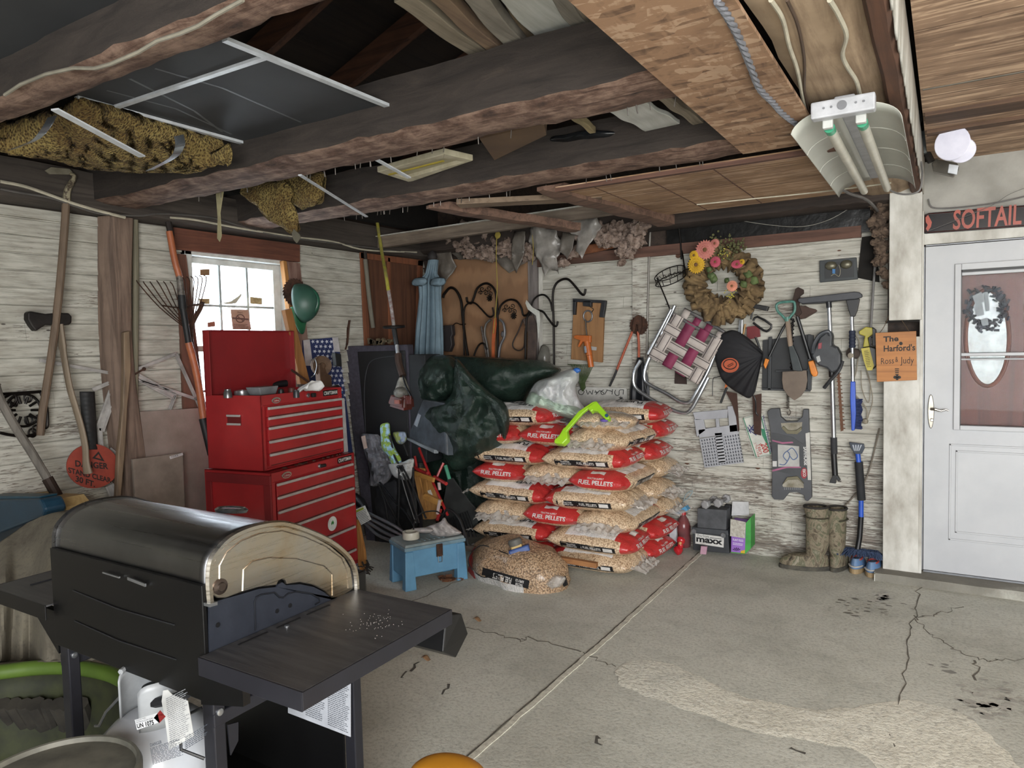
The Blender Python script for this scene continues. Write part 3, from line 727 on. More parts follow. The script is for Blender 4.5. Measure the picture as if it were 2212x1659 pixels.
# ---------------------------------------------------------------- yellow insulation
t=NT('yellow_insulation');v=t.vor(t.mapping((1,1.6,1)),85);v2=t.noise(t.mapping(),6,6);v3=t.noise(t.mapping(),60,6,.7)
cc=t.ramp(t.math('ADD',t.math('MULTIPLY',v,.8),t.math('MULTIPLY',v3,.5)),[(.28,'#241c10'),(.5,'#67532a'),(.75,'#9b8850')])
cc=t.mix(t.ramp(v2,[(.4,0.),(.65,.7)]),cc,'#5a3d18');t.link(cc,t.p.inputs['Base Color']);t.set(Roughness=1.0);t.bump(t.math('ADD',v,v3),.9,.02);M_yel=t.m
top=spline([ZP(2.56).at(x,y)for x,y in((-120,262),(0,262),(70,248),(140,230),(180,219),(300,252),(400,282),(480,305))],6)
bot=spline([ZP(2.48).at(x,y)for x,y in((-120,270),(0,300),(80,320),(150,340),(215,352),(300,360),(400,358),(497,318))],6)
n_=min(len(top),len(bot))
def ins(u,v):
 i=min(int(u*(n_-1)+.5),n_-1);p=top[i].lerp(bot[i],v);s=math.sin(math.pi*min(1,v*1.0))
 return p+V((0,0,-.075*s**.7+.008*noise.noise(p*30)+.015*noise.noise(p*7)))
b=MB();b.grid(ins,n_*2,26)
yi=tag(b.build('insulation_batt',M_yel,solid=.03),'long yellow-brown insulation batt sagging between the first two beams','insulation',kind='stuff')
for lb,px in zip(('left','right'),([(112,240,2.5),(100,262,2.45),(75,290,2.42),(25,312,2.45)],[(386,282,2.50),(388,305,2.44),(372,330,2.42),(322,358,2.44)])):
 b=MB();b.strip(spline([ZP(z).at(x,y)+V((0,0,-.02))for x,y,z in px],8),.055,(1,.1,0),.002);tag(b.build('foil_strap',mat('#a7adb3',.25,.8,c2=lin('#84898f'))),lb+' silver foil strap around the sagging yellow insulation','strap')
IP=YP(2.75)
def lump(px,yy,th,m,amp=.02,sc=14,seed=0,nn=18):
 """a padded piece: outline with a rounded body behind and in front"""
 pl=YP(yy);P=[pl.at(*p)for p in px];c=sum(P,V())/len(P);b=MB()
 Q=spline(P,5,True);n=len(Q);R=[]
 for j in range(7):
  k=math.cos(j/6*math.pi/2);h=math.sin(j/6*math.pi/2)
  R.append([c+(q-c)*max(k,.02)**.6 for q in Q])
 for sg in(1,-1):
  rows=[[b.v(p+V((0,-sg*th*math.sin(j/6*math.pi/2),0))+noise.noise_vector(p*sc+V((seed,sg,0)))*amp)for p in R[j]]for j in range(7)]
  for A_,B_ in zip(rows,rows[1:]):
   for k in range(n):b.f((A_[k],A_[(k+1)%n],B_[(k+1)%n],B_[k]))
  b.f(rows[-1])
 bmesh.ops.remove_doubles(b.b,verts=b.b.verts[:],dist=.0005)
 return b
b=lump([(520,412),(560,398),(600,392),(625,400),(632,430),(640,470),(645,500),(632,505),(600,485),(570,465),(548,440)],2.85,.03,M_yel)
t1=tag(b.build('insulation_batt',M_yel),'torn yellow insulation flap hanging below the second beam','insulation')
b=MB().ext(IP,[(634,495),(645,505),(649,512),(640,525),(634,518),(630,505)],.0,.006);b.build('paper_backing',mat('#5f5b4e',.9),t1,smooth=False)
b=lump([(600,380),(660,378),(698,374),(700,395),(695,430),(672,445),(645,450),(628,438),(615,410)],2.95,.05,M_yel,seed=4)
tag(b.build('insulation_batt',M_yel),'rolled yellow insulation end right of the torn flap','insulation')
# pale strips of paper hanging from the beams
def hang(px,y,label,w=.004,m=None):
 return tag(MB().ext(YP(y),px,0,w).build('paper_strip',m or mat('#a39c78',.85,c2=lin('#857e62')),smooth=False),label,'paper')
hang([(0,308),(17,312),(14,400),(12,505),(6,500),(0,490)],2.0,'yellowed strip of paper hanging at the left edge')
hang([(466,416),(482,414),(475,460),(478,510),(474,522),(469,515),(470,470)],2.62,'short curled strip hanging from the second beam above the window')
# nails under the beams
b=MB();rr=random.Random(2)
for(x0,x1,y)in((-3.6,-.7,2.5),(-3.4,-.9,3.44)):
 for k in range(26):
  p=V((rr.uniform(x0,x1),y+rr.uniform(-.03,.01),2.46));b.tube([p,p+V((rr.uniform(-.006,.006),0,-.032))],.0022,5)
S(b.build('trim_nails',mat('#8b8680',.4,.8)))
# ---------------------------------------------------------------- lumber laid over the second beam
def plank(px,z,w,th,m,label,name='board',zz=None,grp=None):
 p=ZP(z).at(*px[0]);q=ZP(zz or z).at(*px[1]);d=(q-p).normalized()
 b=MB();pr=random.Random(int(px[0][0]));n=14;sd=d.cross(V((0,0,1))).normalized();R=[]
 for i in range(n+1):
  c=p.lerp(q,i/n)+V((0,0,.002*math.sin(i*.9)))+sd*.003*math.sin(i*.7+1);up=sd.cross(d)
  R.append([b.v(c+sd*a*w/2+up*e*th)for a,e in((-1,0),(1,0),(1,1),(-1,1))])
 for A_,B_ in zip(R,R[1:]):
  for k in range(4):b.f((A_[k],A_[(k+1)%4],B_[(k+1)%4],B_[k]))
 b.f(R[0]);b.f(R[-1][::-1]);return tag(b.build(name,m,bevel=.003),label,'board',grp)
M_w1=wood('#8b8170','#5a5144','y',4);M_w2=wood('#7f6a55','#54443a','y',4);M_w3=wood('#8a8479','#5b554c','y',4)
plank([(870,0),(1098,166)],2.70,.075,.04,M_w1,'leftmost grey board of the lumber resting on the second beam',zz=2.70)
plank([(935,-10),(1122,160)],2.69,.055,.05,M_w2,'brown board with a raw patch beside the leftmost lumber board')
plank([(1010,-20),(1150,145)],2.69,.075,.05,M_w3,'thick grey board third from the left in the overhead lumber')
plank([(1075,-40),(1178,128)],2.72,.045,.03,wood('#6a5b47','#453a2d','y',4),'thin brown board tucked left of the white siding')
plank([(1115,-30),(1245,118)],2.70,.17,.02,mat('#b3b4ae',.55,c2=lin('#9d9d95'),sc=4,st=(8,1,1)),'wide white grooved siding board overhead','siding_board')
b=MB()
for dx in(-10,12,32):b.bar(ZP(2.698).at(1115+dx*1.3,-30),ZP(2.698).at(1245+dx,118-dx*.25),.004,.002)
tag(b.build('siding_groove',mat('#7f807a',.7)),'three grooves along the overhead white siding','groove')if False else None
plank([(1195,-20),(1288,108)],2.69,.055,.05,M_w3,'grey board just right of the white siding overhead')
plank([(1225,-20),(1318,98)],2.70,.045,.04,M_w1,'string-tied board right of the grey one overhead')
plank([(1262,-20),(1345,92)],2.72,.05,.03,mat('#283029',.6),'dark green board in the overhead lumber')
plank([(1305,-10),(1382,78)],2.66,.03,.05,mat('#b39a26',.5,c2=lin('#8b7718')),'yellow painted rail beside the chipboard ceiling panel')
plank([(1350,232),(1432,276)],2.56,.17,.02,mat('#b9bab5',.5,c2=lin('#a3a49d'),sc=4,st=(8,1,1)),'white siding board end poking out between second and third beams','siding_board')
plank([(1430,212),(1510,268)],2.55,.05,.04,M_w1,'grey board end right of the white siding end')
plank([(1464,196),(1526,262)],2.57,.035,.04,M_w2,'thin brown board end at the chipboard panel edge')
plank([(1220,240),(1282,288)],2.58,.03,.03,wood('#8d7f5e','#63573f','y',4),'short pale stick between the second and third beams')
# cardboard, plastic and tray up there
M_card=mat('#5c4834',.8,c2=lin('#46362a'),sc=3)
b=MB();b.prism([ZP(2.52).at(*p)for p in((1036,300),(1175,268),(1180,292),(1068,346))],[ZP(2.52).at(*p)+V((0,.05,.28))for p in((1036,300),(1175,268),(1180,292),(1068,346))])
tag(b.build('cardboard_box',M_card,smooth=False),'brown cardboard box lying between the second and third beams','box')
b=MB();b.prism([ZP(2.72).at(*p)for p in((985,200),(1035,130),(1085,163),(1075,178))],[ZP(2.90).at(*p)for p in((985,200),(1035,130),(1085,163),(1075,178))])
tag(b.build('cardboard_box',M_card,smooth=False),'dark cardboard box corner behind the second beam','box')
b=MB().ext(YP(2.6),[(975,200),(981,166),(996,196),(984,202)],0,.01);tag(b.build('paper_scrap',M_w1,smooth=False),'small pale wedge sticking up behind the second beam','scrap')
b=lump([(1190,305),(1230,296),(1330,285),(1360,290),(1340,302),(1260,312),(1200,316)],3.25,.10,None,.01);tag(b.build('plastic_bag',mat('#1b1d1f',.25,c2=lin('#0e0f10'))),'black plastic bag lying along the top of the third beam','bag')
t=thing('drawer_tray','pale wooden drawer tray hanging upside down between the beams','tray',ZP(2.5).at(920,360))
TP=ZP(2.53)
o4=[(815,372),(960,333),(1022,347),(885,394)];i4=[(838,372),(958,342),(1003,350),(878,386)]
A_=[TP.at(*p)for p in o4];Bq=[TP.at(*p)for p in i4]
b=MB()
for i in range(4):
 j=(i+1)%4;b.prism([A_[i],A_[j],Bq[j],Bq[i]],[p+V((0,0,.03))for p in(A_[i],A_[j],Bq[j],Bq[i])])
b.build('frame',mat('#b9b29a',.6,c2=lin('#9c947b')),t,smooth=False,bevel=.003)
b=MB().prism([p+V((0,0,.02))for p in Bq],[p+V((0,0,.028))for p in Bq]);b.build('panel',mat('#a69f83',.7,c2=lin('#938b70'),st=(1,8,1)),t,smooth=False)
b=MB();b.bar(TP.at(840,376)+V((0,0,-.004)),TP.at(958,346)+V((0,0,-.004)),.012,.006);b.build('rail',mat('#ab9a3a',.6),t,smooth=False)
# two rough boards hanging below the third beam, and the long board behind
M_rough=wood('#6b5244','#3a2a22','x',4,bump=.7)
def hb(p0,p1,w,th,label,m=M_rough):
 n=20;b=MB();d=(p1-p0).normalized();sd=d.cross(V((0,0,1))).normalized();up=sd.cross(d);R=[]
 for i in range(n+1):
  c=p0.lerp(p1,i/n);e=noise.noise_vector(c*9)*.008;k=min(1,.35+i*.3)*1.0
  R.append([b.v(c+sd*a*w/2*k+up*q*th*k+e)for a,q in((-1,0),(0,-.12),(1,0),(1,1),(-1,1))])
 for A1_,B1_ in zip(R,R[1:]):
  for k in range(5):b.f((A1_[k],A1_[(k+1)%5],B1_[(k+1)%5],B1_[k]))
 b.f(R[0]);b.f(R[-1][::-1]);return tag(b.build('rough_board',m,ang=50),label,'board')
hb(ZP(2.43).at(925,450),ZP(2.36).at(1245,500),.11,.05,'broken rough-sawn board hanging from the third beam over the umbrella')
hb(ZP(2.42).at(1165,412),ZP(2.38).at(1440,486),.13,.06,'second rough-sawn board hanging beside the ceiling sheets')
b=MB().bar(ZP(2.44).at(990,440),ZP(2.44).at(1300,425),.12,.03);tag(b.build('board',wood('#7d6b58','#4b3d31','x',4),smooth=False),'flat board crossing behind the two hanging rough boards','board')
b=MB().bar(P3(800,528,4.6),P3(1440,432,4.6),.05,.09);tag(b.build('joist_board',M_greywoodx,smooth=False),'long grey board with white top edge crossing the far corner','board')
b=MB().bar(P3(800,514,4.58),P3(1440,419,4.58),.06,.008);tag(b.build('white_strip',M_whitepaint,smooth=False),'narrow white edge strip on top of the long grey corner board','strip')
b=MB().ext(YP(4.9),[(752,475),(800,470),(808,520),(796,560),(778,545)],0,.12);tag(b.build('tin_sheet',mat('#55504a',.8,c2=lin('#2c2823'),sc=30,lo=.45,hi=.55),smooth=False),'speckled grey brace block under the far end of the third beam','block')
# ---------------------------------------------------------------- pink fluff and torn plastic over the plywood
M_fluff=mat('#98877c',1,c2=lin('#5f4e43'),sc=26,lo=.35,hi=.65,bump=.04,bs=70)
def fluff(name,cs,label,m=None,seed=0):
 b=MB();rr=random.Random(seed)
 for px,py,y,r in cs:
  c=P3(px,py,y);s=MB();n=22
  k0=len(b.b.verts);b.ball(c,(r,r*.6,r*.75),44);b.b.verts.ensure_lookup_table()
  for v in b.b.verts[k0:]:
   d=(v.co-c);f_=noise.fractal(v.co*20,.75,2.2,6)
   v.co+=d*(.75*f_)+V((0,0,-.5*r*max(0,noise.noise(v.co*V((20,20,3)).length))*0))
 return tag(b.build(name,m or M_fluff,ang=60),label,'insulation',kind=None)
fluff('insulation_fluff',[(975,515,5.2,.10),(1015,530,5.2,.11),(1060,520,5.2,.12),(1100,530,5.2,.12),(1140,540,5.2,.1),(1050,545,5.15,.09),(1000,500,5.2,.1),(1100,505,5.2,.09),(960,525,5.2,.06)],'pink-grey loose insulation bulging out above the plywood sheet')
fluff('insulation_fluff',[(1290,500,5.1,.1),(1330,505,5.1,.1),(1360,520,5.1,.1),(1350,545,5.1,.07),(1343,565,5.1,.04),(1375,495,5.1,.08),(1260,510,5.1,.07),(1235,545,5.15,.06),(1215,568,5.15,.05),(1308,520,5.1,.07)],'shaggy tan insulation clump hanging left of the white batten',seed=3)
fluff('insulation_fluff',[(1905,470,5.2,.06),(1908,500,5.2,.06),(1904,530,5.2,.06),(1908,560,5.2,.055),(1912,590,5.2,.045),(1915,615,5.2,.03),(1900,440,5.2,.06),(1895,480,5.2,.04)],'narrow brown insulation tuft hanging beside the white post',mat('#6b5a4b',1,c2=lin('#3a2e26'),sc=26,bump=.04,bs=70),5)
M_film=mat('#6a645c',.5,c2=lin('#4b4640'),sc=8,bump=.01);M_film2=mat('#9a9690',.3,c2=lin('#77726c'),sc=10,alpha=.85)
def torn(px,y,label,m=M_film,seed=1,th=.003,amp=.03):
 pl=YP(y);P=[pl.at(*p)for p in px];b=MB();f=b.poly(P)
 bmesh.ops.triangulate(b.b,faces=b.b.faces[:])
 for _ in range(3):bmesh.ops.subdivide_edges(b.b,edges=[e for e in b.b.edges if e.calc_length()>.03],cuts=1,use_grid_fill=False);bmesh.ops.triangulate(b.b,faces=b.b.faces[:])
 for v in b.b.verts:v.co+=noise.noise_vector(v.co*V((1,1,1)).length*11+V((seed,0,0)))*amp*.25+V((0,amp*noise.noise(v.co*9+V((seed,2,0))),0))
 return tag(b.build('torn_sheet',m,solid=th,ang=60),label,'torn sheet')
torn([(945,520),(990,560),(1030,560),(1075,565),(1100,590),(1140,565),(1170,560),(1165,540),(1060,545)],5.27,'torn grey felt edge over the top of the plywood',seed=3)
torn([(935,500),(955,520),(975,545),(985,575),(965,610),(950,640),(940,600),(925,540)],5.2,'grey felt flap hanging behind the umbrella top',seed=5)
torn([(1110,500),(1135,500),(1130,560),(1115,590),(1105,560)],5.1,'narrow grey torn sheet left of the hanging plastic',seed=6)
torn([(1150,490),(1200,495),(1215,540),(1200,560),(1205,590),(1185,580),(1175,600),(1165,560),(1140,520)],5.1,'wide translucent torn plastic hanging over the plywood edge',M_film2,7,amp=.06)
torn([(1235,470),(1290,470),(1300,490),(1270,530),(1262,560),(1245,540),(1250,510),(1225,500)],5.0,'crinkled plastic sheet hanging right of the long rough board',M_film2,8,amp=.06)
torn([(1215,500),(1245,505),(1235,540),(1225,560),(1208,540)],5.05,'dark torn sheet between the two hanging plastics',M_film,9)
torn([(1243,545),(1262,530),(1320,522),(1330,535),(1240,555)],5.25,'orange rust-coloured strip behind the shaggy insulation',mat('#7b4a2a',.8,c2=lin('#5c3620')),10,.006,.01)
b=MB();b.tube(pxs(YP(5.0),[(1073,505),(1072,560),(1074,620),(1070,680),(1066,720)],0,6),.0035,6);b.ball(P3(1075,508,5.0),(.03,.015,.03),8)
tag(b.build('rope',mat('#9b8a3d',.8)),'thin yellow rope knotted above and hanging before the plywood','rope')
b=MB();b.tube(pxs(YP(5.1),[(1150,505),(1152,540),(1150,572)],0,4),.003,6);tag(b.build('rope',mat('#9b8a3d',.8)),'short yellow cord ending at the grey board top','rope')
b=MB();b.tube(pxs(BW,[(1405,495),(1402,560),(1400,640),(1398,720),(1397,800)],.04,5),.009,8);tag(b.build('conduit',mat('#77736c',.5,.3)),'slim grey armoured conduit running down the white batten','conduit')
b=MB();b.tube(pxs(BW,[(1895,520),(1888,600),(1884,660),(1880,720),(1876,770)],.06,5),.008,8);tag(b.build('electric_cable',M_cable_g),'grey cable hanging behind the yellow spray bottle','cable')
# ================================================================ tools and oddments along the left wall
M_handle=wood('#7d6a55','#4d4034','z',5,.7);M_handle2=wood('#6b5a4a','#40352b','z',5,.7);M_handle3=wood('#8a7c66','#5f5444','z',5,.7)
M_steel=mat('#5a544e',.5,.6,c2=lin('#3c3733'));M_rust=mat('#4f3426',.8,.3,c2=lin('#2c1d16'),sc=30);M_alu=mat('#b9bcbf',.3,.9,c2=lin('#9a9da1'));M_iron=mat('#1d1815',.5,.6,c2=lin('#120f0d'))
def lp(pts,k=5):return pxs(LW,pts,0,k)
# long hoe
h=thing('long_hoe','long-handled hoe with white-painted bent neck leaning at the far left','hoe',LW.at(88,940,.12))
b=MB();b.tube(lp([(152,440,.14),(143,500,.14),(131,620,.13),(115,740,.11),(100,840,.10),(92,890,.09),(87,940,.08)]),[.017]*30+[.019]*1,10)if False else b.tube(lp([(143,435,.14),(139,500,.14),(129,620,.13),(115,740,.11),(100,840,.10),(92,890,.09),(87,940,.08)]),.020,10)
b.build('handle',M_handle2,h)
b=MB();P=lp([(143,440,.14),(146,412,.15),(156,392,.16),(160,380,.17),(150,374,.18)]);b.tube(P,[.020-.012*i/(len(P)-1)for i in range(len(P))],8);b.build('neck',mat('#8f8770',.7,c2=lin('#3f3226'),sc=30,lo=.4,hi=.5),h)
b=MB().ext(LW,[(98,368),(110,361),(150,365),(157,372),(150,377),(108,376)],.17,.18);b.build('blade',mat('#8b8675',.7,c2=lin('#6b6657')),h,smooth=False)
# axe hanging head up
a=thing('axe','old axe with dark double head up and curved wooden handle beside the hoe','axe',LW.at(185,1025,.06))
b=MB();e=MB().ext(LW,[(60,676),(66,672),(100,678),(118,676),(150,676),(156,684),(156,697),(150,702),(120,703),(100,702),(90,708),(78,716),(68,704),(60,690)],.07,.12);e.build('head',mat('#33302e',.6,.6,c2=lin('#242120')),a,smooth=False,bevel=.008)
P=lp([(128,700,.10),(132,728,.10),(140,780,.11),(150,835,.12),(163,880,.13),(176,925,.14),(184,965,.15),(186,1000,.15),(190,1022,.15)]);n=len(P)
e=MB();e.tube(P,[(.026 if i<8 else .022)+(.010*max(0,(i-n*.8)/(n*.2)))for i in range(n)],10,flat=.6);e.build('handle',wood('#857765','#5c5042','z',4,.6),a)
# plain poles
def pole(name,label,cat,pts,r,m,ends=None):
 P=lp(pts);e=MB();e.tube(P,r,10);return tag(e.build(name,m),label,cat)
pole('wooden_pole','tall grey round pole standing right of the rough wall post','pole',[(291,462,.05),(293,600,.06),(292,740,.07),(291,887,.08)],.019,wood('#777260','#5a5546','z',5))
e=MB().ext(LW,[(268,718),(281,714),(284,800),(276,880),(272,960),(262,1075),(252,1075),(256,980),(266,880),(268,800)],.13,.165);tag(e.build('wooden_stake',M_handle,bevel=.006),'long weathered wooden stake standing in front of the wall post','stake')
e=MB();e.tube(lp([(-12,825,.18),(0,862,.2),(35,925,.22),(70,980,.24),(104,1037,.26)]),.021,10);sh=tag(e.build('long_handled_tool',wood('#6f6a63','#4a4641','z',5)),'grey wooden tool handle slanting down from the left edge','garden tool')
e=MB();e.tube(lp([(102,1033,.26),(135,1090,.3),(160,1130,.32)]),[.026]*5+[.022]*6,10);e.build('socket',mat('#33261f',.7,.4),sh)
# telescoping pruner pole, orange and black
t_=thing('pole_pruner','tall orange and black telescoping pole leaning left of the window','pole tool',LW.at(457,985,.3))
e=MB();e.tube(lp([(361,468,.1),(370,510,.11)]),.020,10);e.tube(lp([(352,448,.1),(358,470,.1),(364,475,.1)]),.010,6);e.build('head',mat('#2d2623',.7,.4),t_)
e=MB();e.tube(lp([(366,500,.11),(377,560,.13),(388,600,.14)]),.020,12);e.tube(lp([(407,740,.17),(425,810,.19),(440,905,.23)]),.022,12);e.build('pole',mat('#a8623f',.5,c2=lin('#8e5236')),t_)
e=MB();e.tube(lp([(387,596,.14),(393,640,.155)]),.019,12);e.build('label_sleeve',mat('#77716a',.5,c2=lin('#3b3733'),sc=40),t_)
e=MB();e.tube(lp([(392,638,.155),(395,668,.165)]),.023,12);e.tube(lp([(395,666,.165),(408,745,.17)]),.019,12);e.tube(lp([(438,904,.23),(457,982,.27)]),.024,12);e.build('grip',mat('#17191b',.6),t_)
# garden rake (fan) hung upside down
r_=thing('leaf_rake','rusty wire leaf rake hanging head up in front of the window edge','rake',LW.at(400,860,.1))
e=MB();cx,cy=418,705
tips=[(302+k*14.5,612+3*abs(math.sin(k)))for k in range(6)]+[(392+9*k,606-k)for k in range(7)]
hub=[(398+k*1.4,695+abs(k-6)*2)for k in range(13)]
for k,(tx,ty)in enumerate(tips):
 hx,hy=hub[k];mx=hx+(tx-hx)*.55;my=hy+(ty-hy)*.45
 e.tube(lp([(hx,hy,.10),(mx,my,.13),(tx,ty+4,.15),(tx-7,ty-6,.13)],3),.0035,5)
e.build('tines',M_rust,r_)
e=MB();e.tube(lp([(350,660,.14),(380,664,.145),(400,663,.145),(436,655,.14)]),.011,6,flat=.4);e.build('spreader',M_rust,r_)
e=MB();e.tube(lp([(438,652,.12),(432,668,.11),(420,690,.1),(413,712,.1),(413,760,.1)]),.014,8);e.build('socket',M_rust,r_)
e=MB();e.tube(lp([(412,720,.09),(425,800,.1),(440,870,.1),(447,930,.1)]),.012,8);e.build('handle',mat('#6e3a2e',.7,c2=lin('#4d281f')),r_)
# white folding dryer / screen-frame strips
g=thing('metal_frame_strips','white metal strips of an old folding rack fanned out around the stake','folding rack',LW.at(258,1060,.03))
M_strip=mat('#a9a6a3',.5,c2=lin('#85827f'),st=(1,1,1));M_strip2=mat('#8c7f7a',.5,c2=lin('#6e625e'))
def sstrip(p,q,w,d=.07,m=M_strip):
 A_,B_=LW.at(*p,d),LW.at(*q,d);e=MB();e.bar(A_,B_,.006,w,(0,(B_-A_).z*-1,(B_-A_).y));
 dd=(B_-A_).normalized();s_=dd.cross(V((1,0,0)))
 for k in(-.28,.28):e.bar(A_+s_*w*k+V((.005,0,0)),B_+s_*w*k+V((.005,0,0)),.006,.004,(0,1,0))
 e.build('strip',m,g,smooth=False)
for p,q,w in(((85,778),(266,811),.018),((200,842),(265,815),.022),((262,795),(215,930),.055),((215,925),(218,970),.03),((296,798),(380,764),.02),((380,764),(432,880),.022),((298,820),(424,862),.02),((298,815),(378,858),.045),((378,855),(366,885),.02),((232,975),(275,1012),.06),((236,1048),(252,1085),.05),((275,1065),(262,1085),.05)):sstrip(p,q,w)
e=MB();e.tube(lp([(285,812,.1),(311,797,.12)]),.006,6);e.ball(LW.at(311,797,.125),.012,8);e.build('bolt',M_rust,g)
# cast iron grate
gr=MB()
def gt(px,r=.009,cl=False):gr.tube(pxs(LW,px,.07,3,cl),r,6,closed=cl)
gt([(-20,853),(30,850),(88,846)]);gt([(88,846),(100,880),(102,918),(96,924),(90,915)]);gt([(5,862),(28,850),(35,865),(22,880)],.007)
for k in range(10):
 a1=k*math.pi/5;c0=(50,886);gt([(c0[0]+13*math.cos(a1)*1.3,c0[1]+13*math.sin(a1)*1.1),(c0[0]+30*math.cos(a1)*1.15,c0[1]+30*math.sin(a1))],.007)
gt(circ((50,886),38,14,ry=35),.007,True)
for c0 in((62,908),(78,928),(30,868),(60,860),(85,905),(70,935)):gt(circ(c0,8,8,ry=9),.005,True)
gt([(0,935),(25,940),(60,942),(96,930)])
tag(gr.build('iron_grate',M_iron),'rusty cast iron grate hanging behind the hoe handle','grate')
# round red warning guard on its black sleeve
dg=thing('warning_disc','round red danger disc behind the axe handle','warning sign',LW.at(200,1060,.1))
DPn=PL((XL+.09,2.1,0),(1,-.12,.0))
e=MB().ext(DPn,circ((200,1007),56,40,ry=48),0,.008);e.build('disc',mat('#8f3625',.6,c2=lin('#7d2e20')),dg,smooth=False)
ik=mat('#1c1310',.7);e=MB()
e.tpx('DANGER',DPn,(163,1008),(234,1014),(162,994),.009,.03);e.tpx('STAND CLEAR',DPn,(148,1021),(241,1044),(147,1009),.009,.03);e.tpx('30 FT.',DPn,(163,1040),(205,1053),(164,1027),.009,.03)
e.ext(DPn,[(199,990),(213,975),(226,997)],.008,.009);e.build('lettering',ik,dg,smooth=False)
e=MB();e.ext(DPn,[(206,988),(213,981),(219,992)],.009,.0095);e.build('symbol',mat('#8f3625',.6),dg,smooth=False)
sv=MB();sv.grid(lambda u,v:LW.at(172+u*32+10*v*(1-u*.3),846+v*125,.10+.03*math.sin(u*math.pi)+.004*math.sin(v*40)),8,40)
tag(sv.build('canvas_sleeve',mat('#2a2b2c',.7,c2=lin('#1c1d1e')),solid=.004),'dark grey folded canvas sleeve hanging above the red disc','sleeve')
# leaning wall boards
M_hard=mat('#8b7e76',.85,c2=lin('#75685f'),sc=4,bump=.004,bs=60)
b=MB().ext(PL((XL+.16,0,0),(1,0,.06)),[(293,890),(452,880),(452,1150),(292,1150)],-.004,.012)
tag(b.build('wall_board',M_hard,smooth=False,bevel=.002),'large stained hardboard sheet leaning under the window','board')
b=MB().ext(PL((XL+.24,0,0),(1,0,.06)),[(286,992),(395,978),(402,1150),(298,1150)],-.004,.014)
w2=tag(b.build('wall_board',mat('#85796f',.85,c2=lin('#6c6258'),sc=6,bump=.004,bs=60),smooth=False,bevel=.002),'smaller hardboard sheet with a paper label leaning in front of the large one','board')
WBp=PL((XL+.24,0,0),(1,0,.06))
b=MB().ext(WBp,[(366,986),(394,978),(396,983),(368,992)],.014,.0155);b.build('paper_label',mat('#c2bfc0',.7),w2,smooth=False)
b=MB().tpx('10X5',WBp,(371,989),(385,985),(370,985),.016);b.build('lettering',ik,w2,smooth=False)
# green hard hat and circular saw blade on the window frame
hh=thing('hard_hat','green hard hat hanging on the right side of the window frame','hard hat',LW.at(655,697,.15))
c=LW.at(650,655,.14);ax=V((.85,.28,.15)).normalized();u_=V((0,.1,1)).normalized();u_=(u_-ax*u_.dot(ax)).normalized();w_2=ax.cross(u_)
Mh=Matrix((w_2,u_,ax)).transposed()
b=MB();b.grid(lambda u,v:c+Mh@V((.112*math.cos(u*2*math.pi)*math.sin(v*1.62),.145*math.sin(u*2*math.pi)*math.sin(v*1.62),.14*math.cos(v*1.62))),36,14,cu=True)
b.build('shell',mat('#35574a',.45,c2=lin('#25443a'),sc=3),hh,solid=.004)
b=MB();b.grid(lambda u,v:c+Mh@V(((.112+.0*v)*math.cos(-math.pi/2+(u-.5)*2.6),(.145+.085*v*math.cos((u-.5)*3))*math.sin(-math.pi/2+(u-.5)*2.6),-.008-.02*v)),20,5)
b.build('brim',mat('#2b6b4a',.35),hh,solid=.004)
b=MB();b.grid(lambda u,v:c+Mh@V((.017*math.cos(u*3.14),.13*math.cos(v*2.6+.3)*1.0,.145*math.sin(v*2.6+.3)+.010*math.sin(u*3.14))),8,16)
b.build('ridge',mat('#2c5d49',.35),hh)
b=MB();b.ball(c+Mh@V((-.08,.06,.075)),(.012,.02,.01),8);b.build('clip',M_black,hh)
def sawblade(c,n,r,label,name='saw_disc',hole=True,teeth=26,half=None):
 n=V(n).normalized();u=n.orthogonal().normalized();w=n.cross(u);P=[]
 for k in range(teeth):
  for f_,q in((0,.93),(.75,1.03),(.8,.93)):
   a1=2*math.pi*(k+f_)/teeth;P.append(c+(u*math.cos(a1)+w*math.sin(a1))*r*q)
 e=MB().prism([p+n*.002 for p in P],P);return tag(e.build(name,M_rust,smooth=False),label,'saw blade')
sawblade(LW.at(638,632,.09),(1,-.2,0),.105,'rusty circular saw blade behind the green hard hat')
# stick, star-pattern board, pulley, file, bits beside the window
b=MB().ext(XP(XL+.34),[(616,670),(630,666),(671,830),(650,830)],-.02,.02);tag(b.build('wooden_batten',wood('#8a5d30','#6b4522','z',4),smooth=False,bevel=.002),'yellow-brown wooden batten leaning right of the open red lid','batten')
fb=thing('flag_board','board printed with white stars on blue leaning behind the tool chest','board',LW.at(690,900,.1))
FP=PL((XL+.12,0,0),(1,0,.04))
b=MB().ext(FP,[(655,735),(730,728),(765,1000),(660,1000)],-.01,0);b.build('board',mat('#2a3561',.6,c2=lin('#222c52'),sc=3),fb,smooth=False)
b=MB();b.ext(FP,[(655,735),(669,733),(676,790),(660,790)],.0,.002);b.ext(FP,[(718,729),(730,728),(735,760),(722,760)],0,.002);b.build('stripe',mat('#b8b4b6',.7),fb,smooth=False)
rr=random.Random(11);b=MB()
for i in range(13):
 for j in range(6):
  cx_,cy_=676+j*10+i*2.2+(i%2)*5,738+i*10.5;r1,r2=4.3,1.8
  if cx_>722+i*3:continue
  a0=rr.uniform(0,1.2);b.ext(FP,[(cx_+(r1 if k%2==0 else r2)*math.cos(a0+k*math.pi/5),cy_+(r1 if k%2==0 else r2)*math.sin(a0+k*math.pi/5))for k in range(10)],0,.0015)
st_=b.build('stars',mat('#c9ccd6',.7),fb,smooth=False)
pu=thing('iron_pulley','rusty iron pulley block standing behind the tool chest','pulley',LW.at(707,845,.3))
PPn=XP(XL+.36)
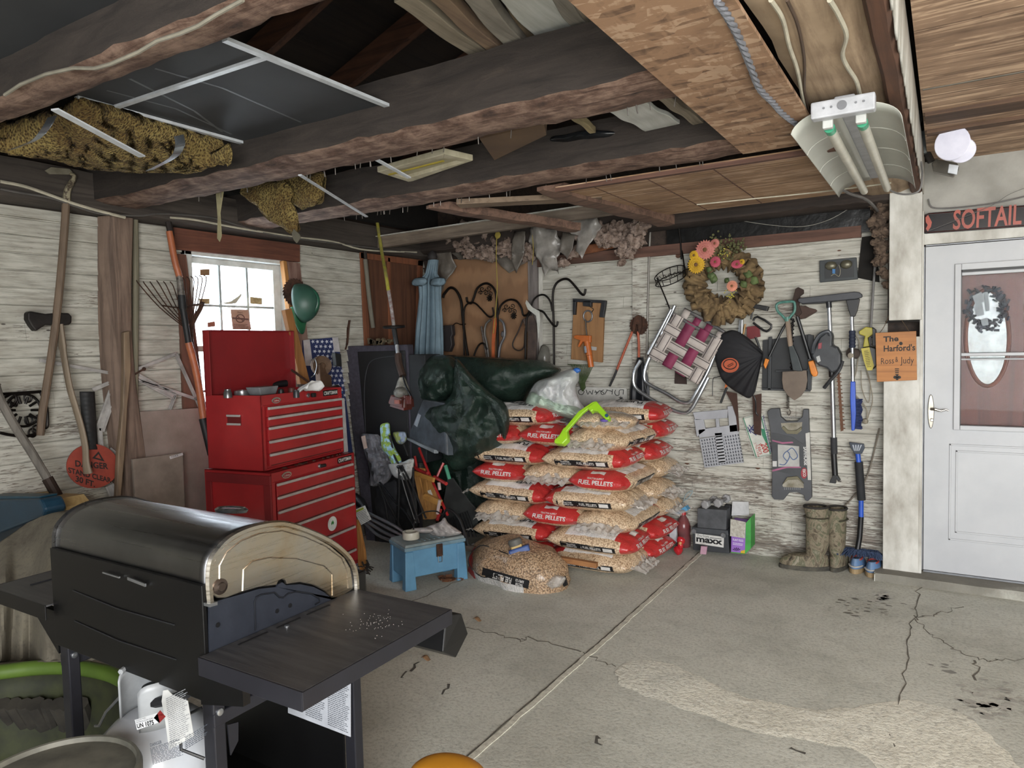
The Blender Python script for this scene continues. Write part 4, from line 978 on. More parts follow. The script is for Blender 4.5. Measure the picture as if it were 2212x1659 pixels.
b=MB();n_=V((1,-.4,0));cc_=PPn.at(694,790);b.lathe([(.030,-.012),(.065,-.014),(.072,-.018),(.072,-.010),(.058,-.004),(.058,.004),(.072,.010),(.072,.018),(.065,.014),(.030,.012)],cc_,n_,28);b.build('wheel',mat('#66503c',.7,.4,c2=lin('#46352a')),pu)
b=MB();b.lathe([(.022,-.03),(.022,.03),(.012,.034)],cc_,n_,14);b.ext(PPn,[(690,788),(700,786),(706,806),(716,812),(718,840),(696,842),(692,815)],-.02,.03);b.build('bracket',mat('#5b4433',.7,.4),pu,bevel=.003)
b=MB();b.tube(pxs(XP(XL+.40),[(672,778),(680,775),(684,790),(680,808),(672,815)],0,4),.003,6);tag(b.build('wire_loop',M_alu),'thin wire loop left of the iron pulley','wire')
b=MB();b.tube(lp([(755,692,.03),(752,710,.03),(750,740,.03),(746,755,.03)]),[.014]*4+[.016]*4+[.014]*4+[.010]*4,6,flat=.4);tag(b.build('rusty_file',M_rust),'short rusty iron bar hanging on the planks left of the door panel','iron bar')
b=MB().ext(XP(XL+.2),[(724,762),(737,765),(739,792),(727,790)],0,.04);tag(b.build('wall_plug',mat('#202122',.5),smooth=False,bevel=.004),'small black box right of the star board','box')
# hanging hoe by the brown door panel
q=thing('garden_hoe','weathered hoe hanging in front of the brown door panel','hoe',LW.at(806,705,.08))
b=MB();b.tube(lp([(789,560,.09),(796,630,.09),(802,680,.09),(806,708,.09)]),.018,10);b.build('handle',wood('#6b675c','#4a463d','z',5),q)
b=MB();b.tube(lp([(789,500,.10),(788,530,.1),(790,562,.09)]),.014,8);b.build('socket',mat('#2f2925',.7,.4),q)
# ================================================================ red tool chest on its rolling cabinet
U=V((-.15,.989,0)).normalized();Nn=V((U.y,-U.x,0))
r0=ray(568,935);r0h=V((r0.x,r0.y,0));SCL=4.1/abs((RW.transposed()@r0).z);P0=EYE+r0*SCL;P0.z=0
TF=PL(P0,Nn)
def tf(px,py,d=0):return TF.at(px,py,d)
def W3(s,d,z):return P0+U*s-Nn*d+V((0,0,z))
def TB(b,s0,s1,d0,d1,z0,z1):
 P=[W3(s0,d0,z0),W3(s1,d0,z0),W3(s1,d1,z0),W3(s0,d1,z0)];return b.prism([p+V((0,0,z1-z0))for p in P],P)
LEN=(tf(742,910)-tf(570,935)).dot(U);DEP=.43
zt=tf(568,852).z;zb=tf(575,1018).z;zt2=tf(738,838).z
M_red=mat('#9c2326',.4,c2=lin('#861c20'),sc=3,coat=.2);M_red2=mat('#7a1a1d',.5,c2=lin('#64151a'),sc=3);M_trim=mat('#b9b6b3',.35,.3,c2=lin('#a5a19e'));M_grime=mat('#3a1f18',.9)
zT,zB=(zt+zt2)/2,zb
up_=thing('tool_chest','red top tool chest with open lid and five drawers','tool chest',W3(LEN/2,DEP/2,zB))
b=MB();TB(b,0,LEN,0,.012,zT-.06,zT);TB(b,0,.02,0,.012,zB,zT-.06);TB(b,LEN-.02,LEN,0,.012,zB,zT-.06);TB(b,0,LEN,0,.012,zB,zB+.012)
TB(b,0,.006,0,DEP,zB,zT);TB(b,LEN-.006,LEN,0,DEP,zB,zT);TB(b,0,LEN,DEP-.006,DEP,zB,zT);TB(b,0,LEN,0,DEP,zB,zB+.006);TB(b,.006,LEN-.006,.01,DEP-.006,zT-.07,zT-.06);TB(b,.02,LEN-.02,.012,.02,zB,zT-.06)
b.build('body',M_red,up_,smooth=False,bevel=.002)
lw0,lh=0,tf(438,0).z
b=MB();LZ=zT+.39
TB(b,-.0,LEN,DEP-.012,DEP-.004,zT-.005,LZ);TB(b,-.0,.006,DEP-.05,DEP,zT-.005,LZ);TB(b,LEN-.006,LEN,DEP-.05,DEP,zT-.005,LZ);TB(b,0,LEN,DEP-.05,DEP,LZ-.006,LZ)
b.build('lid',mat('#841c20',.4,c2=lin('#741a1e'),sc=2),up_,smooth=False,bevel=.002)
b=MB();b.bar(W3(LEN-.02,.16,zT-.02),W3(LEN-.02,DEP-.03,zT+.12),.004,.016);b.build('lid_stay',M_rust,up_,smooth=False)
def drawers(root,s0,s1,zs,pl):
 for z1,z0 in zs:
  b=MB();TB(b,s0,s1,-.006,.008,z0+.004,z1);d=b.build('drawer',M_red,root,smooth=False,bevel=.002)
  b=MB();TB(b,s0,s1,-.018,-.004,z1-.012,z1+.004);b.build('drawer_pull',M_trim,d,smooth=False,bevel=.003)
  b=MB();TB(b,s0+.01,s1-.005,-.0065,-.004,z0+.006,z0+.010);b.build('grime_line',M_grime,d,smooth=False)
H5=zT-.075-zB-.02;zz=zT-.075;hs=[.17,.17,.23,.22,.21];zs=[]
for q_ in hs:zs.append((zz,zz-H5*q_));zz-=H5*q_
drawers(up_,.04,LEN-.022,zs,TF)
def badge(root,s,z,pl_d,sc=1.0):
 b=MB();c=W3(s,-pl_d,z);P=[c+U*(.038*sc*math.cos(a_))+V((0,0,.018*sc*math.sin(a_)))for a_ in[k*math.pi/10 for k in range(20)]]
 b.prism([p+Nn*.004 for p in P],P);e=b.build('oval_badge',mat('#b9b4ac',.25,.8),root,smooth=False)
 b=MB();P=[c+Nn*.0048-V((0,0,.002))+U*(.029*sc*math.cos(a_))+V((0,0,.011*sc*math.sin(a_)))for a_ in[k*math.pi/10 for k in range(20)]];b.poly(P);b.build('badge_field',mat('#8b2027',.4),e,smooth=False)
 b=MB().text('Craftsman',c+Nn*.0052-U*.022*sc-V((0,0,.007*sc)),U*.044*sc,V((0,0,.012*sc)));b.build('badge_script',mat('#d6ccc6',.4),e,smooth=False)
def plate(root,s,z,pl_d):
 b=MB();c=W3(s,-pl_d,z);b.prism([c+U*x+V((0,0,y))+Nn*.003 for x,y in((0,0),(.15,0),(.15,.036),(0,.036))],[c+U*x+V((0,0,y))for x,y in((0,0),(.15,0),(.15,.036),(0,.036))])
 e=b.build('brand_plate',mat('#121212',.3),root,smooth=False);b=MB().text('CRAFTSMAN',c+U*.006+V((0,0,.006))+Nn*.0036,U*.138,V((0,0,.024)),.02);b.build('lettering',mat('#d9d9d6',.4),e,smooth=False)
badge(up_,.115,zT-.036,.003);plate(up_,LEN-.20,zT-.047,.001)
b=MB();c=W3(LEN*.54,0,zT-.03);b.lathe([(.014,0),(.014,.006),(.009,.01)],c,Nn,16);b.tube([c+Nn*.01,c+Nn*.03-U*.02+V((0,0,.004)),c+Nn*.03-U*.035],.004,6);lk=b.build('lock',M_alu,up_)
b=MB();b.box(c+Nn*.02+U*.03,(.02,.03,.026));b.build('key_fob',M_black,lk,smooth=False,bevel=.004)
# recessed side handle
SPn=PL(P0,-U);c=SPn.at(507,908)
b=MB();b.prism([c+Nn*x+V((0,0,z_))-U*.006 for x,z_ in((-.05,-.03),(.05,-.03),(.05,.03),(-.05,.03))],[c+Nn*x+V((0,0,z_))for x,z_ in((-.05,-.03),(.05,-.03),(.05,.03),(-.05,.03))]);hd=b.build('side_handle',mat('#5f1416',.5),up_,smooth=False)
b=MB()
for z_ in(-.028,.022):b.prism([c+Nn*x+V((0,0,z_+e))-U*.014 for x,e in((-.05,0),(.05,0),(.05,.012),(-.05,.012))],[c+Nn*x+V((0,0,z_+e))-U*.004 for x,e in((-.05,0),(.05,0),(.05,.012),(-.05,.012))])
b.build('handle_lip',M_trim,hd,smooth=False)
# rolling cabinet
LF=.035;cz=zB;r1,r2,r3=tf(495,1120,0),0,0
lo_=thing('tool_cabinet','red rolling cabinet with drawers standing under the tool chest','tool cabinet',W3(LEN/2,DEP/2,0))
F2=.06;S0,S1=-.015,LEN+.03;CZ0=.13
b=MB();TB(b,S0,S1,-F2,-F2+.012,cz-.06,cz-.004);TB(b,S0,S0+.03,-F2,-F2+.012,CZ0,cz-.06);TB(b,S1-.03,S1,-F2,-F2+.012,CZ0,cz-.06);TB(b,S0,S1,-F2,-F2+.012,CZ0,CZ0+.03)
TB(b,S0,S0+.006,-F2,DEP+.02,CZ0,cz-.004);TB(b,S1-.006,S1,-F2,DEP+.02,CZ0,cz-.004);TB(b,S0,S1,-F2,DEP+.02,cz-.01,cz-.004);TB(b,S0,S1,-F2,DEP+.02,CZ0,CZ0+.006);TB(b,S0+.03,S1-.03,-F2+.012,-F2+.02,CZ0,cz-.06)
b.build('body',M_red,lo_,smooth=False,bevel=.002)
b=MB()
for d0,d1,z0,z1 in((-F2,DEP,cz-.075,cz-.02),(-F2,-F2+.05,CZ0,cz-.075),(DEP-.04,DEP,CZ0,cz-.075)):TB(b,S0-.012,S0,d0,d1,z0,z1)
b.build('side_panel',M_red2,lo_,smooth=False,bevel=.002)
def LowD(b,s0,s1,z0,z1,e0,e1):return TB(b,s0,s1,-F2-e1,-F2-e0,z0,z1)
z=cz-.075
for h_ in(.079,.085,.106,.157,.157,.17):
 if z-h_<CZ0+.01:h_=z-CZ0-.02
 b=MB();LowD(b,S0+.035,S1-.033,z-h_+.004,z,0,.006);d=b.build('drawer',M_red,lo_,smooth=False,bevel=.002)
 b=MB();LowD(b,S0+.035,S1-.033,z-.012,z+.004,.004,.018);b.build('drawer_pull',M_trim,d,smooth=False,bevel=.003)
 b=MB();LowD(b,S0+.045,S1-.04,z-h_+.006,z-h_+.010,.0055,.0068);b.build('grime_line',M_grime,d,smooth=False)
 z-=h_
badge(lo_,.11,cz-.036,F2+.002,1.1);plate(lo_,LEN-.155,cz-.052,F2+.001)
b=MB();c=W3(LEN*.55,-F2,cz-.035);b.lathe([(.014,0),(.014,.006),(.009,.01)],c,Nn,16);lk=b.build('lock',M_alu,lo_);b=MB();b.box(c+Nn*.015+U*.02,(.018,.04,.02));b.build('key_fob',M_black,lk,smooth=False,bevel=.004)
LFP=PL(P0+Nn*(F2+.007),Nn);c=LFP.at(718,1131)
def disc(c,r,n,m,root,name,h=.001,rz=1.0):
 b=MB();P=[c+U*(r*math.cos(a_))+V((0,0,r*rz*math.sin(a_)))for a_ in[k*math.pi/14 for k in range(28)]];b.prism([p+n*h for p in P],P);return b.build(name,m,root,smooth=False)
sk=disc(c,.047,Nn,mat('#d4d8d6',.4),lo_,'round_sticker');b=MB()
for k in range(7):
 a_=math.radians(90+(k-3)*38);L2=.026*(1-.12*abs(k-3));t2=c+Nn*.0018+U*(L2*math.cos(a_))+V((0,0,L2*math.sin(a_)));m_=c+Nn*.0018
 pe=U*(-math.sin(a_)*.004)+V((0,0,math.cos(a_)*.004));mid=m_.lerp(t2,.5);b.poly([m_,mid+pe,t2,mid-pe])
b.build('leaf_print',mat('#2d7a35',.5),sk,smooth=False)
for s_ in(.06,LEN-.06):
 for d_ in(.0,DEP-.05):b=MB();b.lathe([(.045,-.015),(.05,0),(.045,.015)],W3(s_,d_,.052),U,18);b.box(W3(s_,d_,.105),(.04,.04,.05));b.build('caster',M_black,lo_)
 # odds and ends on the chest
zc_=zT-.055
def onTop(px,py,z=None):return ZP(z or zc_).at(px,py)
b=MB();c=onTop(492,852,zT+.01);b.lathe([(.024,-.05),(.024,-.02),(.018,-.01),(.018,.0),(.012,.002)],c+V((0,0,.03)),(0,0,1),12);tag(b.build('socket_tool',mat('#77787a',.3,.8)),'grey socket standing at the left end of the open chest tray','socket')
for z_k,px_,lb in((0,(523,848),'silver tape roll lying in the open chest tray'),):
 b=MB();c=onTop(*px_,zT);b.lathe([(.022,-.02),(.046,-.02),(.048,0),(.046,.012),(.036,.014),(.034,.006)],c,(0,0,1),24,cap=False);tag(b.build('tape_roll',mat('#a7a8aa',.3,.6),solid=.002),lb,'tape roll')
tr_=MB();c=onTop(572,845,zT+.01);tr_.prism([c+U*x-Nn*y+V((0,0,.03))for x,y in((-.10,-.05),(.07,-.05),(.07,.06),(-.10,.06))],[c+U*x*.8-Nn*y*.8+V((0,0,-.02))for x,y in((-.10,-.05),(.07,-.05),(.07,.06),(-.10,.06))]);tag(tr_.build('plastic_tray',mat('#8f9295',.4,tr=.3),smooth=False,bevel=.006),'translucent plastic tray of bits on the red chest','tray')
b=MB();b.tube([onTop(548,836,zT+.02),onTop(618,828,zT+.03)],.024,12);e=tag(b.build('aerosol_can',mat('#1a1b1e',.4)),'black can lying at the back of the chest tray','can')
b=MB();b.tube([onTop(596,830,zT+.027),onTop(604,829,zT+.028)],.0245,12);b.build('label_band',mat('#c5c7c9',.5),e)
for px_,r_1,m_,lb in(((630,842),.022,mat('#5a2f28',.5),'dark red cap between the tray and the white mask'),((607,845),.018,M_black,'small black cap in the chest tray'),((640,848),.018,mat('#2b2c30',.4),'dark round socket in front of the white mask'),((463,848),.014,M_steel,'small steel bolt head at the tray corner')):
 b=MB();b.lathe([(r_1,-.03),(r_1,0),(r_1*.8,.012),(.002,.016)],onTop(*px_,zT+.01),(0,0,1),14);tag(b.build('cap',m_),lb,'cap')
b=MB();c=onTop(668,838,zT+.03)
b.grid(lambda u,v:c+U*((u-.5)*.16)-Nn*((v-.5)*.10)+V((0,0,.05*math.sin(u*3.14)*(1-.5*v)-.03*v+.012*math.sin(u*9+v*5))),16,8);tag(b.build('dust_mask',mat('#cfd0cf',.8,c2=lin('#b5b6b5')),solid=.003),'crumpled white dust mask on the right end of the chest','mask')
b=MB();b.tube([W3(LEN+.01,.10,zT-.03),W3(LEN+.075,.10,zT-.02),W3(LEN+.085,.10,zT-.055)],[.03,.034,.03],12);e=tag(b.build('tape_measure',mat('#15171c',.4)),'black tape measure with blue band hanging at the chest corner','tape measure')
b=MB();b.bar(W3(LEN+.02,.062,zT-.055),W3(LEN+.085,.062,zT-.04),.01,.016);b.build('band',mat('#2d6fae',.4),e,smooth=False)
b=MB();b.ext(PL(P0-Nn*.02,Nn),[(738,860),(744,860),(752,975),(742,980)],0,.01);tag(b.build('pegboard_strip',mat('#a9a7a7',.6,c2=lin('#8b8989')),smooth=False),'narrow white pegboard strip right of the chest','board')
b=MB()
for i in range(12):b.box(W3(.02+rr.uniform(0,LEN-.1),-F2*.5,cz+.0),(rr.uniform(.01,.04),rr.uniform(.006,.012),.006),Matrix.Rotation(rr.uniform(0,3),3,'Z'))
tag(b.build('loose_hardware',M_rust,smooth=False),'rusty screws scattered on the ledge between chest and cabinet','screws',kind='stuff')
# ================================================================ helpers for cloth-like things
def span(px,y):
 xs=[]
 for(x0,y0),(x1,y1)in zip(px,px[1:]+px[:1]):
  if(y0<=y<y1)or(y1<=y<y0):xs.append(x0+(y-y0)/(y1-y0)*(x1-x0))
 return(min(xs),max(xs))if xs else None
def sheet(px,y,bulge,amp=.02,sc=7,seed=0,nu=44,nv=44,ridge=1.0,tilt=0.0,smoothpx=True):
 if smoothpx:px=[(p.x,p.y)for p in spline([(x,q,0)for x,q in px],5,True)]
 y0=min(p[1]for p in px)+.3;y1=max(p[1]for p in px)-.3;b=MB()
 rows=[]
 for j in range(nv):
  q=y0+(y1-y0)*j/(nv-1);s=span(px,q)or(0,0);R=[]
  for i in range(nu):
   u=i/(nu-1);x=s[0]+(s[1]-s[0])*u;p=P3(x,q,y)
   nn=noise.noise(p*sc+V((seed,0,0)))
   f=1-abs(nn)*2.4 if ridge else nn
   f2=1-abs(noise.noise(p*sc*2.1+V((0,seed,3))))*2.4
   e=max(0,math.sin(math.pi*u))**.5*max(0,math.sin(math.pi*j/(nv-1)))**.5
   d=bulge*e+(amp*f+amp*.45*f2)*(.25+.75*e)+tilt*(j/(nv-1))
   R.append(b.v(P3(x,q,y-d)))
  rows.append(R)
 for A_,B_ in zip(rows,rows[1:]):
  for k in range(nu-1):b.f((A_[k],A_[k+1],B_[k+1],B_[k]))
 return b
def rod(pts,r,n=8,k=5):
 b=MB();b.tube(spline([P3(*p)for p in pts],k),r,n);return b
def rods(lst,r,n=8):
 b=MB()
 for pts in lst:b.tube(spline([P3(*p)for p in pts],4),r,n)
 return b
M_blk=mat('#121316',.45,c2=lin('#0b0c0e'))
# tall dark panel cabinet
CP_=PL((-3.55,4.42,0),(.18,-1,0))
tp=thing('speaker_cabinet','tall dark purple-grey padded panel standing behind the red tool chest','panel',CP_.at(800,1200))
b=MB().ext(CP_,[(737,748),(880,744),(906,1230),(800,1240)],-.10,0);b.build('body',mat('#3d3a45',.85,c2=lin('#2f2d36'),sc=40),tp,smooth=False,bevel=.01)
b=MB().ext(CP_,[(772,760),(874,757),(896,1195),(812,1190)],0,.012);b.build('front_panel',mat('#08080a',.6,c2=lin('#050506')),tp,smooth=False,bevel=.004)
b=MB();b.tube(pxs(CP_,[(790,935),(787,850),(792,800),(805,778),(840,770),(872,768)],.014,5),.003,6);b.build('panel_rib',mat('#3b3d42',.4),tp)
b=MB().ext(YP(4.6),[(883,766),(918,766),(922,1000),(888,1000)],0,.2);tag(b.build('dark_carton',mat('#1c1f22',.7),smooth=False,bevel=.006),'black flat carton between the tall panel and the tarp','carton')
b=MB().grid;e=MB()
for i in range(14):
 rr=random.Random(i);c=P3(790+rr.uniform(0,60),742-rr.uniform(0,6),4.45);e.box(c,(rr.uniform(.02,.06),.03,rr.uniform(.01,.03)),Matrix.Rotation(rr.uniform(0,3),3,'Y'))
tag(e.build('dry_leaves',mat('#6d604a',.9,c2=lin('#3d3529')),smooth=False),'bits of dry leaf and paper lying on top of the tall dark panel','debris',kind='stuff')
# string trimmer standing head down against the panel
tm=thing('string_trimmer','string trimmer with yellow shaft leaning engine-down against the dark panel','string trimmer',P3(865,900,4.18))
rod([(813,468,4.6),(824,540,4.50),(833,590,4.26),(839,628,4.2)],.014).build('upper_shaft',mat('#a9a238',.5,c2=lin('#8a8452'),sc=20),tm)
rod([(839,626,4.2),(846,670,4.33),(851,708,4.26)],.014).build('label_shaft',mat('#a9a9a7',.4,c2=lin('#7c5a5a'),sc=30),tm)
b=MB();b.lathe([(.02,-.012),(.085,-.008),(.088,0),(.085,.008),(.02,.012)],P3(851,706,4.26),(.05,-.10,1),28);b.build('handwheel',M_blk,tm)
rod([(851,710,4.26),(857,745,4.25)],.02).build('throttle_grip',M_blk,tm)
rod([(857,745,4.25),(860,770,4.24)],.015).build('lower_shaft',M_alu,tm)
b=rod([(860,765,4.24),(862,785,4.22),(870,812,4.2)],.028);b.build('coupling',mat('#3a2a22',.6),tm)
b=rods([[(866,790,4.22),(875,830,4.18),(890,860,4.16)]],.007);b.build('hose',M_blk,tm)
b=MB();b.lathe([(.02,.0),(.035,-.03),(.055,-.09),(.06,-.11)],P3(868,815,4.2),(0,0,1),14);b.build('cooling_cone',mat('#8d8a80',.5,c2=lin('#55534d'),sc=30),tm)
b=MB();b.box(P3(868,866,4.18),(.19,.15,.11),Matrix.Rotation(.2,3,'Y'),.8);bmesh.ops.bevel(b.b,geom=b.b.edges[:],offset=.025,segments=3,affect='EDGES');
for k in range(5):b.box(P3(876+k*3,864,4.10),(.006,.012,.06))
b.build('engine_cover',mat('#5d2318',.5,c2=lin('#40201a')),tm)
b=MB();b.box(P3(858,868,4.095),(.05,.01,.03));b.build('badge',mat('#8d4a3a',.5),tm,smooth=False)
b=MB();b.ball(P3(868,848,4.18),(.06,.07,.05),14);b.build('recoil_housing',mat('#77756e',.5,c2=lin('#3e3c38'),sc=20),tm)
# closed blue patio umbrella
pu_=thing('patio_umbrella','closed grey-blue patio umbrella standing in the corner','umbrella',P3(928,800,4.95))
def umb(cx0,y_,Y):return P3(cx0,y_,Y)
def fold(u,v):
 prof=[(0,936,562,.045),(.16,931,592,.05),(.26,929,604,.085),(.34,929,612,.092),(.42,929,640,.085),(.7,928,700,.105),(.92,926,760,.115),(1,925,790,.12)]
 for a_,c_ in zip(prof,prof[1:]):
  if v<=c_[0]:break
 k=(v-a_[0])/(c_[0]-a_[0]+1e-9);x_,y_,r_1=[a_[i]+(c_[i]-a_[i])*k for i in(1,2,3)]
 th=u*2*math.pi;amp=.22*min(1,v*4);r_2=r_1*(1+1.5*amp*(abs(math.cos(th*6))*1.4-1)+.05*noise.noise(V((th,v*6,0))));c=P3(x_,y_,4.95)
 return c+V((math.cos(th)*r_2,math.sin(th)*r_2,0))
b=MB();b.grid(fold,80,40,cu=True);b.build('canopy',mat('#6f8490',.8,c2=lin('#5b6e79'),sc=5,bump=.004,bs=90),pu_)
b=MB()
for x0 in(908,948):
 s2=sheet([(x0-16,604),(x0,599),(x0+13,602),(x0+14,612),(x0+2,618),(x0-18,616)],4.84,.03,.015,16,x0,12,8);s2.build('scallop',mat('#748995',.8,c2=lin('#5b6e79')),pu_,solid=.003)
b=MB();b.lathe([(.03,-.03),(.045,0),(.038,.03),(.02,.05),(.001,.065)],P3(934,556,4.95),(0,0,1),16);b.build('finial',mat('#2f2c2c',.6),pu_)
b=rod([(925,785,4.95),(922,950,4.95)],.02);b.build('mast',M_blk,pu_)
# black battery pack clamp next to it
b=MB().ext(YP(5.2),[(946,704),(975,702),(977,722),(974,728),(976,745),(970,760),(956,758),(950,730)],0,.05);cb=tag(b.build('black_clamp',mat('#2b2728',.6),bevel=.005),'black tool with round bolt hanging right of the umbrella','tool')
b=MB();b.lathe([(.018,0),(.018,.01),(.008,.01),(.008,.004)],YP(5.14).at(957,711),(0,-1,0),16);b.build('bolt',M_steel,cb)
rod([(975,706,5.25),(985,698,5.25),(995,701,5.25),(1006,700,5.25)],.004).build('cable',M_iron,cb)
# shepherd hooks and other hanging rods on the plywood
def hook(label,pts,r=.008,y=5.26,extra=None):
 b=MB();b.tube(spline([P3(p[0],p[1],y)for p in pts],7),r,8);o=tag(b.build('plant_hook',M_iron),label,'plant hook','iron plant hooks on the back wall')
 return o
hook('thick iron crook with plain arch just right of the umbrella',[(957,643),(960,635),(972,622),(985,627),(996,650),(1000,690),(1006,740),(1011,770),(1014,800)],.012)
h1=hook('iron hook with scrollwork arch and small left curl',[(1008,642),(1010,652),(1018,655),(1023,645),(1032,622),(1050,612),(1066,622),(1073,645),(1075,700),(1076,800)],.010)
h2=hook('low iron hook bending right onto the scrollwork rod',[(1003,800),(1002,700),(1003,668),(1012,655),(1026,655),(1040,668),(1056,684),(1066,680),(1064,664)],.008,5.2)
h3=hook('iron hook with scrollwork arch right of the orange band',[(1076,680),(1082,660),(1098,648),(1115,650),(1126,665),(1130,680),(1138,680),(1146,668),(1145,660)],.009,5.22)
hook('tall slender hook whose arch ends low at right',[(1152,800),(1147,700),(1148,660),(1158,642),(1175,637),(1188,650),(1193,672)],.008,5.18)
hook('tallest black hook reaching over the white planks',[(1197,800),(1196,700),(1194,640),(1200,615),(1214,604),(1228,604),(1242,618),(1255,634),(1262,636),(1265,624)],.010,5.2)
hook('black hook with low arm ending beside the tallest hook',[(1134,800),(1137,700),(1142,680),(1155,671),(1172,673),(1184,688),(1195,702),(1202,704),(1205,694)],.009,5.15)
def scroll(root,c,s,y):
 b=MB()
 for cx_,cy_,r_1,a0,dr in((-8,-6,7,0,1),(5,-7,6,2,-1),(-1,3,6,4,1),(9,4,5,1,-1),(-12,3,5,3,1)):
  b.tube([P3(c[0]+s*(cx_+r_1*(1-t/16)*math.cos(a0+dr*t*.55)),c[1]+(cy_+r_1*(1-t/16)*math.sin(a0+dr*t*.55)),y)for t in range(15)],.0035,5)
 for k in range(9):
  a0=k*.7;p=P3(c[0]+s*8,c[1]+14,y-.01);b.bar(p,p+V((math.cos(a0)*.03,-.004,math.sin(a0)*.03)),.010,.004,(0,1,0))
 b.build('scrollwork',M_iron,root)
scroll(h1,(1050,630),1,5.26);scroll(h3,(1102,668),1,5.22)
b=rods([[(1060,690,5.2),(1050,700,5.2),(1047,720,5.2),(1052,745,5.2),(1058,790,5.2)]],.010);tag(b.build('pipe',mat('#6d6a66',.5,.5)),'bent grey tube hanging left of the orange band','tube')
b=rods([[(1080,690,5.2),(1088,700,5.2),(1090,725,5.2),(1080,750,5.2),(1076,790,5.2)]],.012);b.ball(P3(1087,722,5.2),(.025,.015,.03),8);tag(b.build('pipe',mat('#77777a',.4,.6)),'bent grey tube with joint hanging right of the orange band','tube')
b=MB().ext(YP(5.15),[(1066,688),(1071,686),(1072,700),(1068,740),(1067,800),(1062,800),(1062,740)],0,.01);tag(b.build('orange_band',mat('#b05a30',.7),smooth=False),'faded orange strap hanging among the iron hooks','strap')
b=rods([[(1040,705,5.2),(1046,740,5.2),(1055,790,5.2)]],.010);tag(b.build('iron_rod',mat('#6b625c',.6,.4,c2=lin('#3b3430'),sc=40)),'spotted iron rod beside the orange strap','rod')
b=MB();b.tube(spline([P3(x,y,5.2)for x,y in((1130,690),(1120,715),(1108,740),(1110,752),(1122,757),(1132,748),(1134,720),(1138,690))],6),.006,6);tag(b.build('leather_strap',mat('#2b201b',.7)),'dark leather loop hanging below the right scrollwork hook','strap')
b=MB().ext(YP(5.18),[(1128,690),(1150,680),(1158,700),(1156,790),(1138,795),(1140,720)],0,.02);tag(b.build('leather_strap',mat('#4d3f38',.7,c2=lin('#332a26'),sc=20),bevel=.003),'wide brown leather strap with buckle hanging on the grey board','strap')
b=MB();b.ext(YP(5.12),[(1137,648),(1142,654),(1150,664),(1165,672),(1167,690),(1163,740),(1160,700),(1158,682),(1140,668),(1135,655)],0,.004);tag(b.build('white_ribbon',mat('#b9bab2',.6),smooth=False),'thin white ribbon tied near the leather straps','ribbon')
b=MB();b.ball(YP(5.2).at(1160,790),.001,4);
b=lump([(1165,760),(1172,745),(1185,755),(1188,800),(1180,820),(1163,815)],5.2,.05,None,.01);tag(b.build('clear_jug',mat('#8a8880',.2,tr=.5)),'clear plastic jug half hidden behind the tarp','jug')
b=MB();b.tube(spline([P3(x,y,5.18)for x,y in((1021,790),(1025,765),(1035,745),(1045,742),(1052,755))],5),.008,6);tag(b.build('wire_arch',M_iron),'short dark arch rising behind the tarp below the low hook','hook')
# ---------------------------------------------------------------- tarp over the pile's left end
t=NT('green_tarp');t.set(Base_Color=t.ramp(t.noise(t.mapping(),4,4),[(.35,'#1c2924'),(.7,'#2c3d34')]),Roughness=t.ramp(t.noise(t.mapping(),10,6),[(.35,.12),(.65,.34)]));t.bump(t.noise(t.mapping(),13,9,.72,2.5),.55,.018);M_tarp=t.m
tr=thing('tarp','dark green crumpled tarpaulin draped over the left side of the bag stack','tarp',P3(1000,1000,4.2))
Pm=[(955,772),(1000,768),(1060,772),(1120,775),(1170,778),(1200,790),(1212,800),(1190,815),(1160,830),(1140,850),(1125,872),(1090,880),(1060,880),(1000,850),(960,820)]
sheet(Pm,4.95,.35,.03,4,2,50,30).build('back_fold',M_tarp,tr,solid=.004)
Ph=[(893,830),(897,805),(908,780),(930,768),(960,767),(982,775),(990,800),(985,840),(960,868),(925,880),(900,862)]
sheet(Ph,4.55,.22,.05,6,5,50,50).build('left_fold',M_tarp,tr,solid=.004)
Pf=[(985,775),(1010,800),(1040,840),(1085,870),(1096,900),(1095,935),(1082,965),(1040,990),(988,1018),(965,1000),(945,960),(925,930),(912,900),(925,880),(950,872),(975,850),(980,810)]
sheet(Pf,4.42,.22,.055,5,9,60,70).build('front_fold',M_tarp,tr,solid=.004)
Pg=[(985,780),(1000,790),(1030,822),(1060,850),(1090,872),(1100,900),(1098,930),(1090,950),(1078,930),(1060,890),(1020,850),(990,820)]
sheet(Pg,4.3,.10,.02,9,14,40,40).build('edge_roll',M_tarp,tr,solid=.004)
sheet([(905,900),(960,985),(1000,1000),(1045,980),(1060,1060),(1050,1185),(960,1180),(930,1050)],4.95,.06,.04,5,21,30,40).build('back_drop',M_tarp,tr,solid=.004)
# clear storage bin upside down under it
bn=thing('storage_bin','upturned clear plastic storage bin propped under the tarp','bin',P3(910,960,4.35))
BPn=PL(P3(910,920,4.35),(-.35,-1,.1))
b=MB().ext(BPn,[(912,862),(960,870),(965,985),(878,945)],-.25,0);b.build('body',mat('#5f666d',.25,c2=lin('#4b5157'),tr=.25),bn,smooth=False,bevel=.015)
b=MB().ext(BPn,[(875,944),(880,951),(938,980),(938,972)],-.02,.02);b.build('rim',mat('#8b9196',.3),bn,smooth=False,bevel=.004)
b=MB().ext(BPn,[(903,893),(908,897),(900,922),(894,917)],0,.006);b.build('sticker',mat('#9aa2aa',.4),bn,smooth=False)
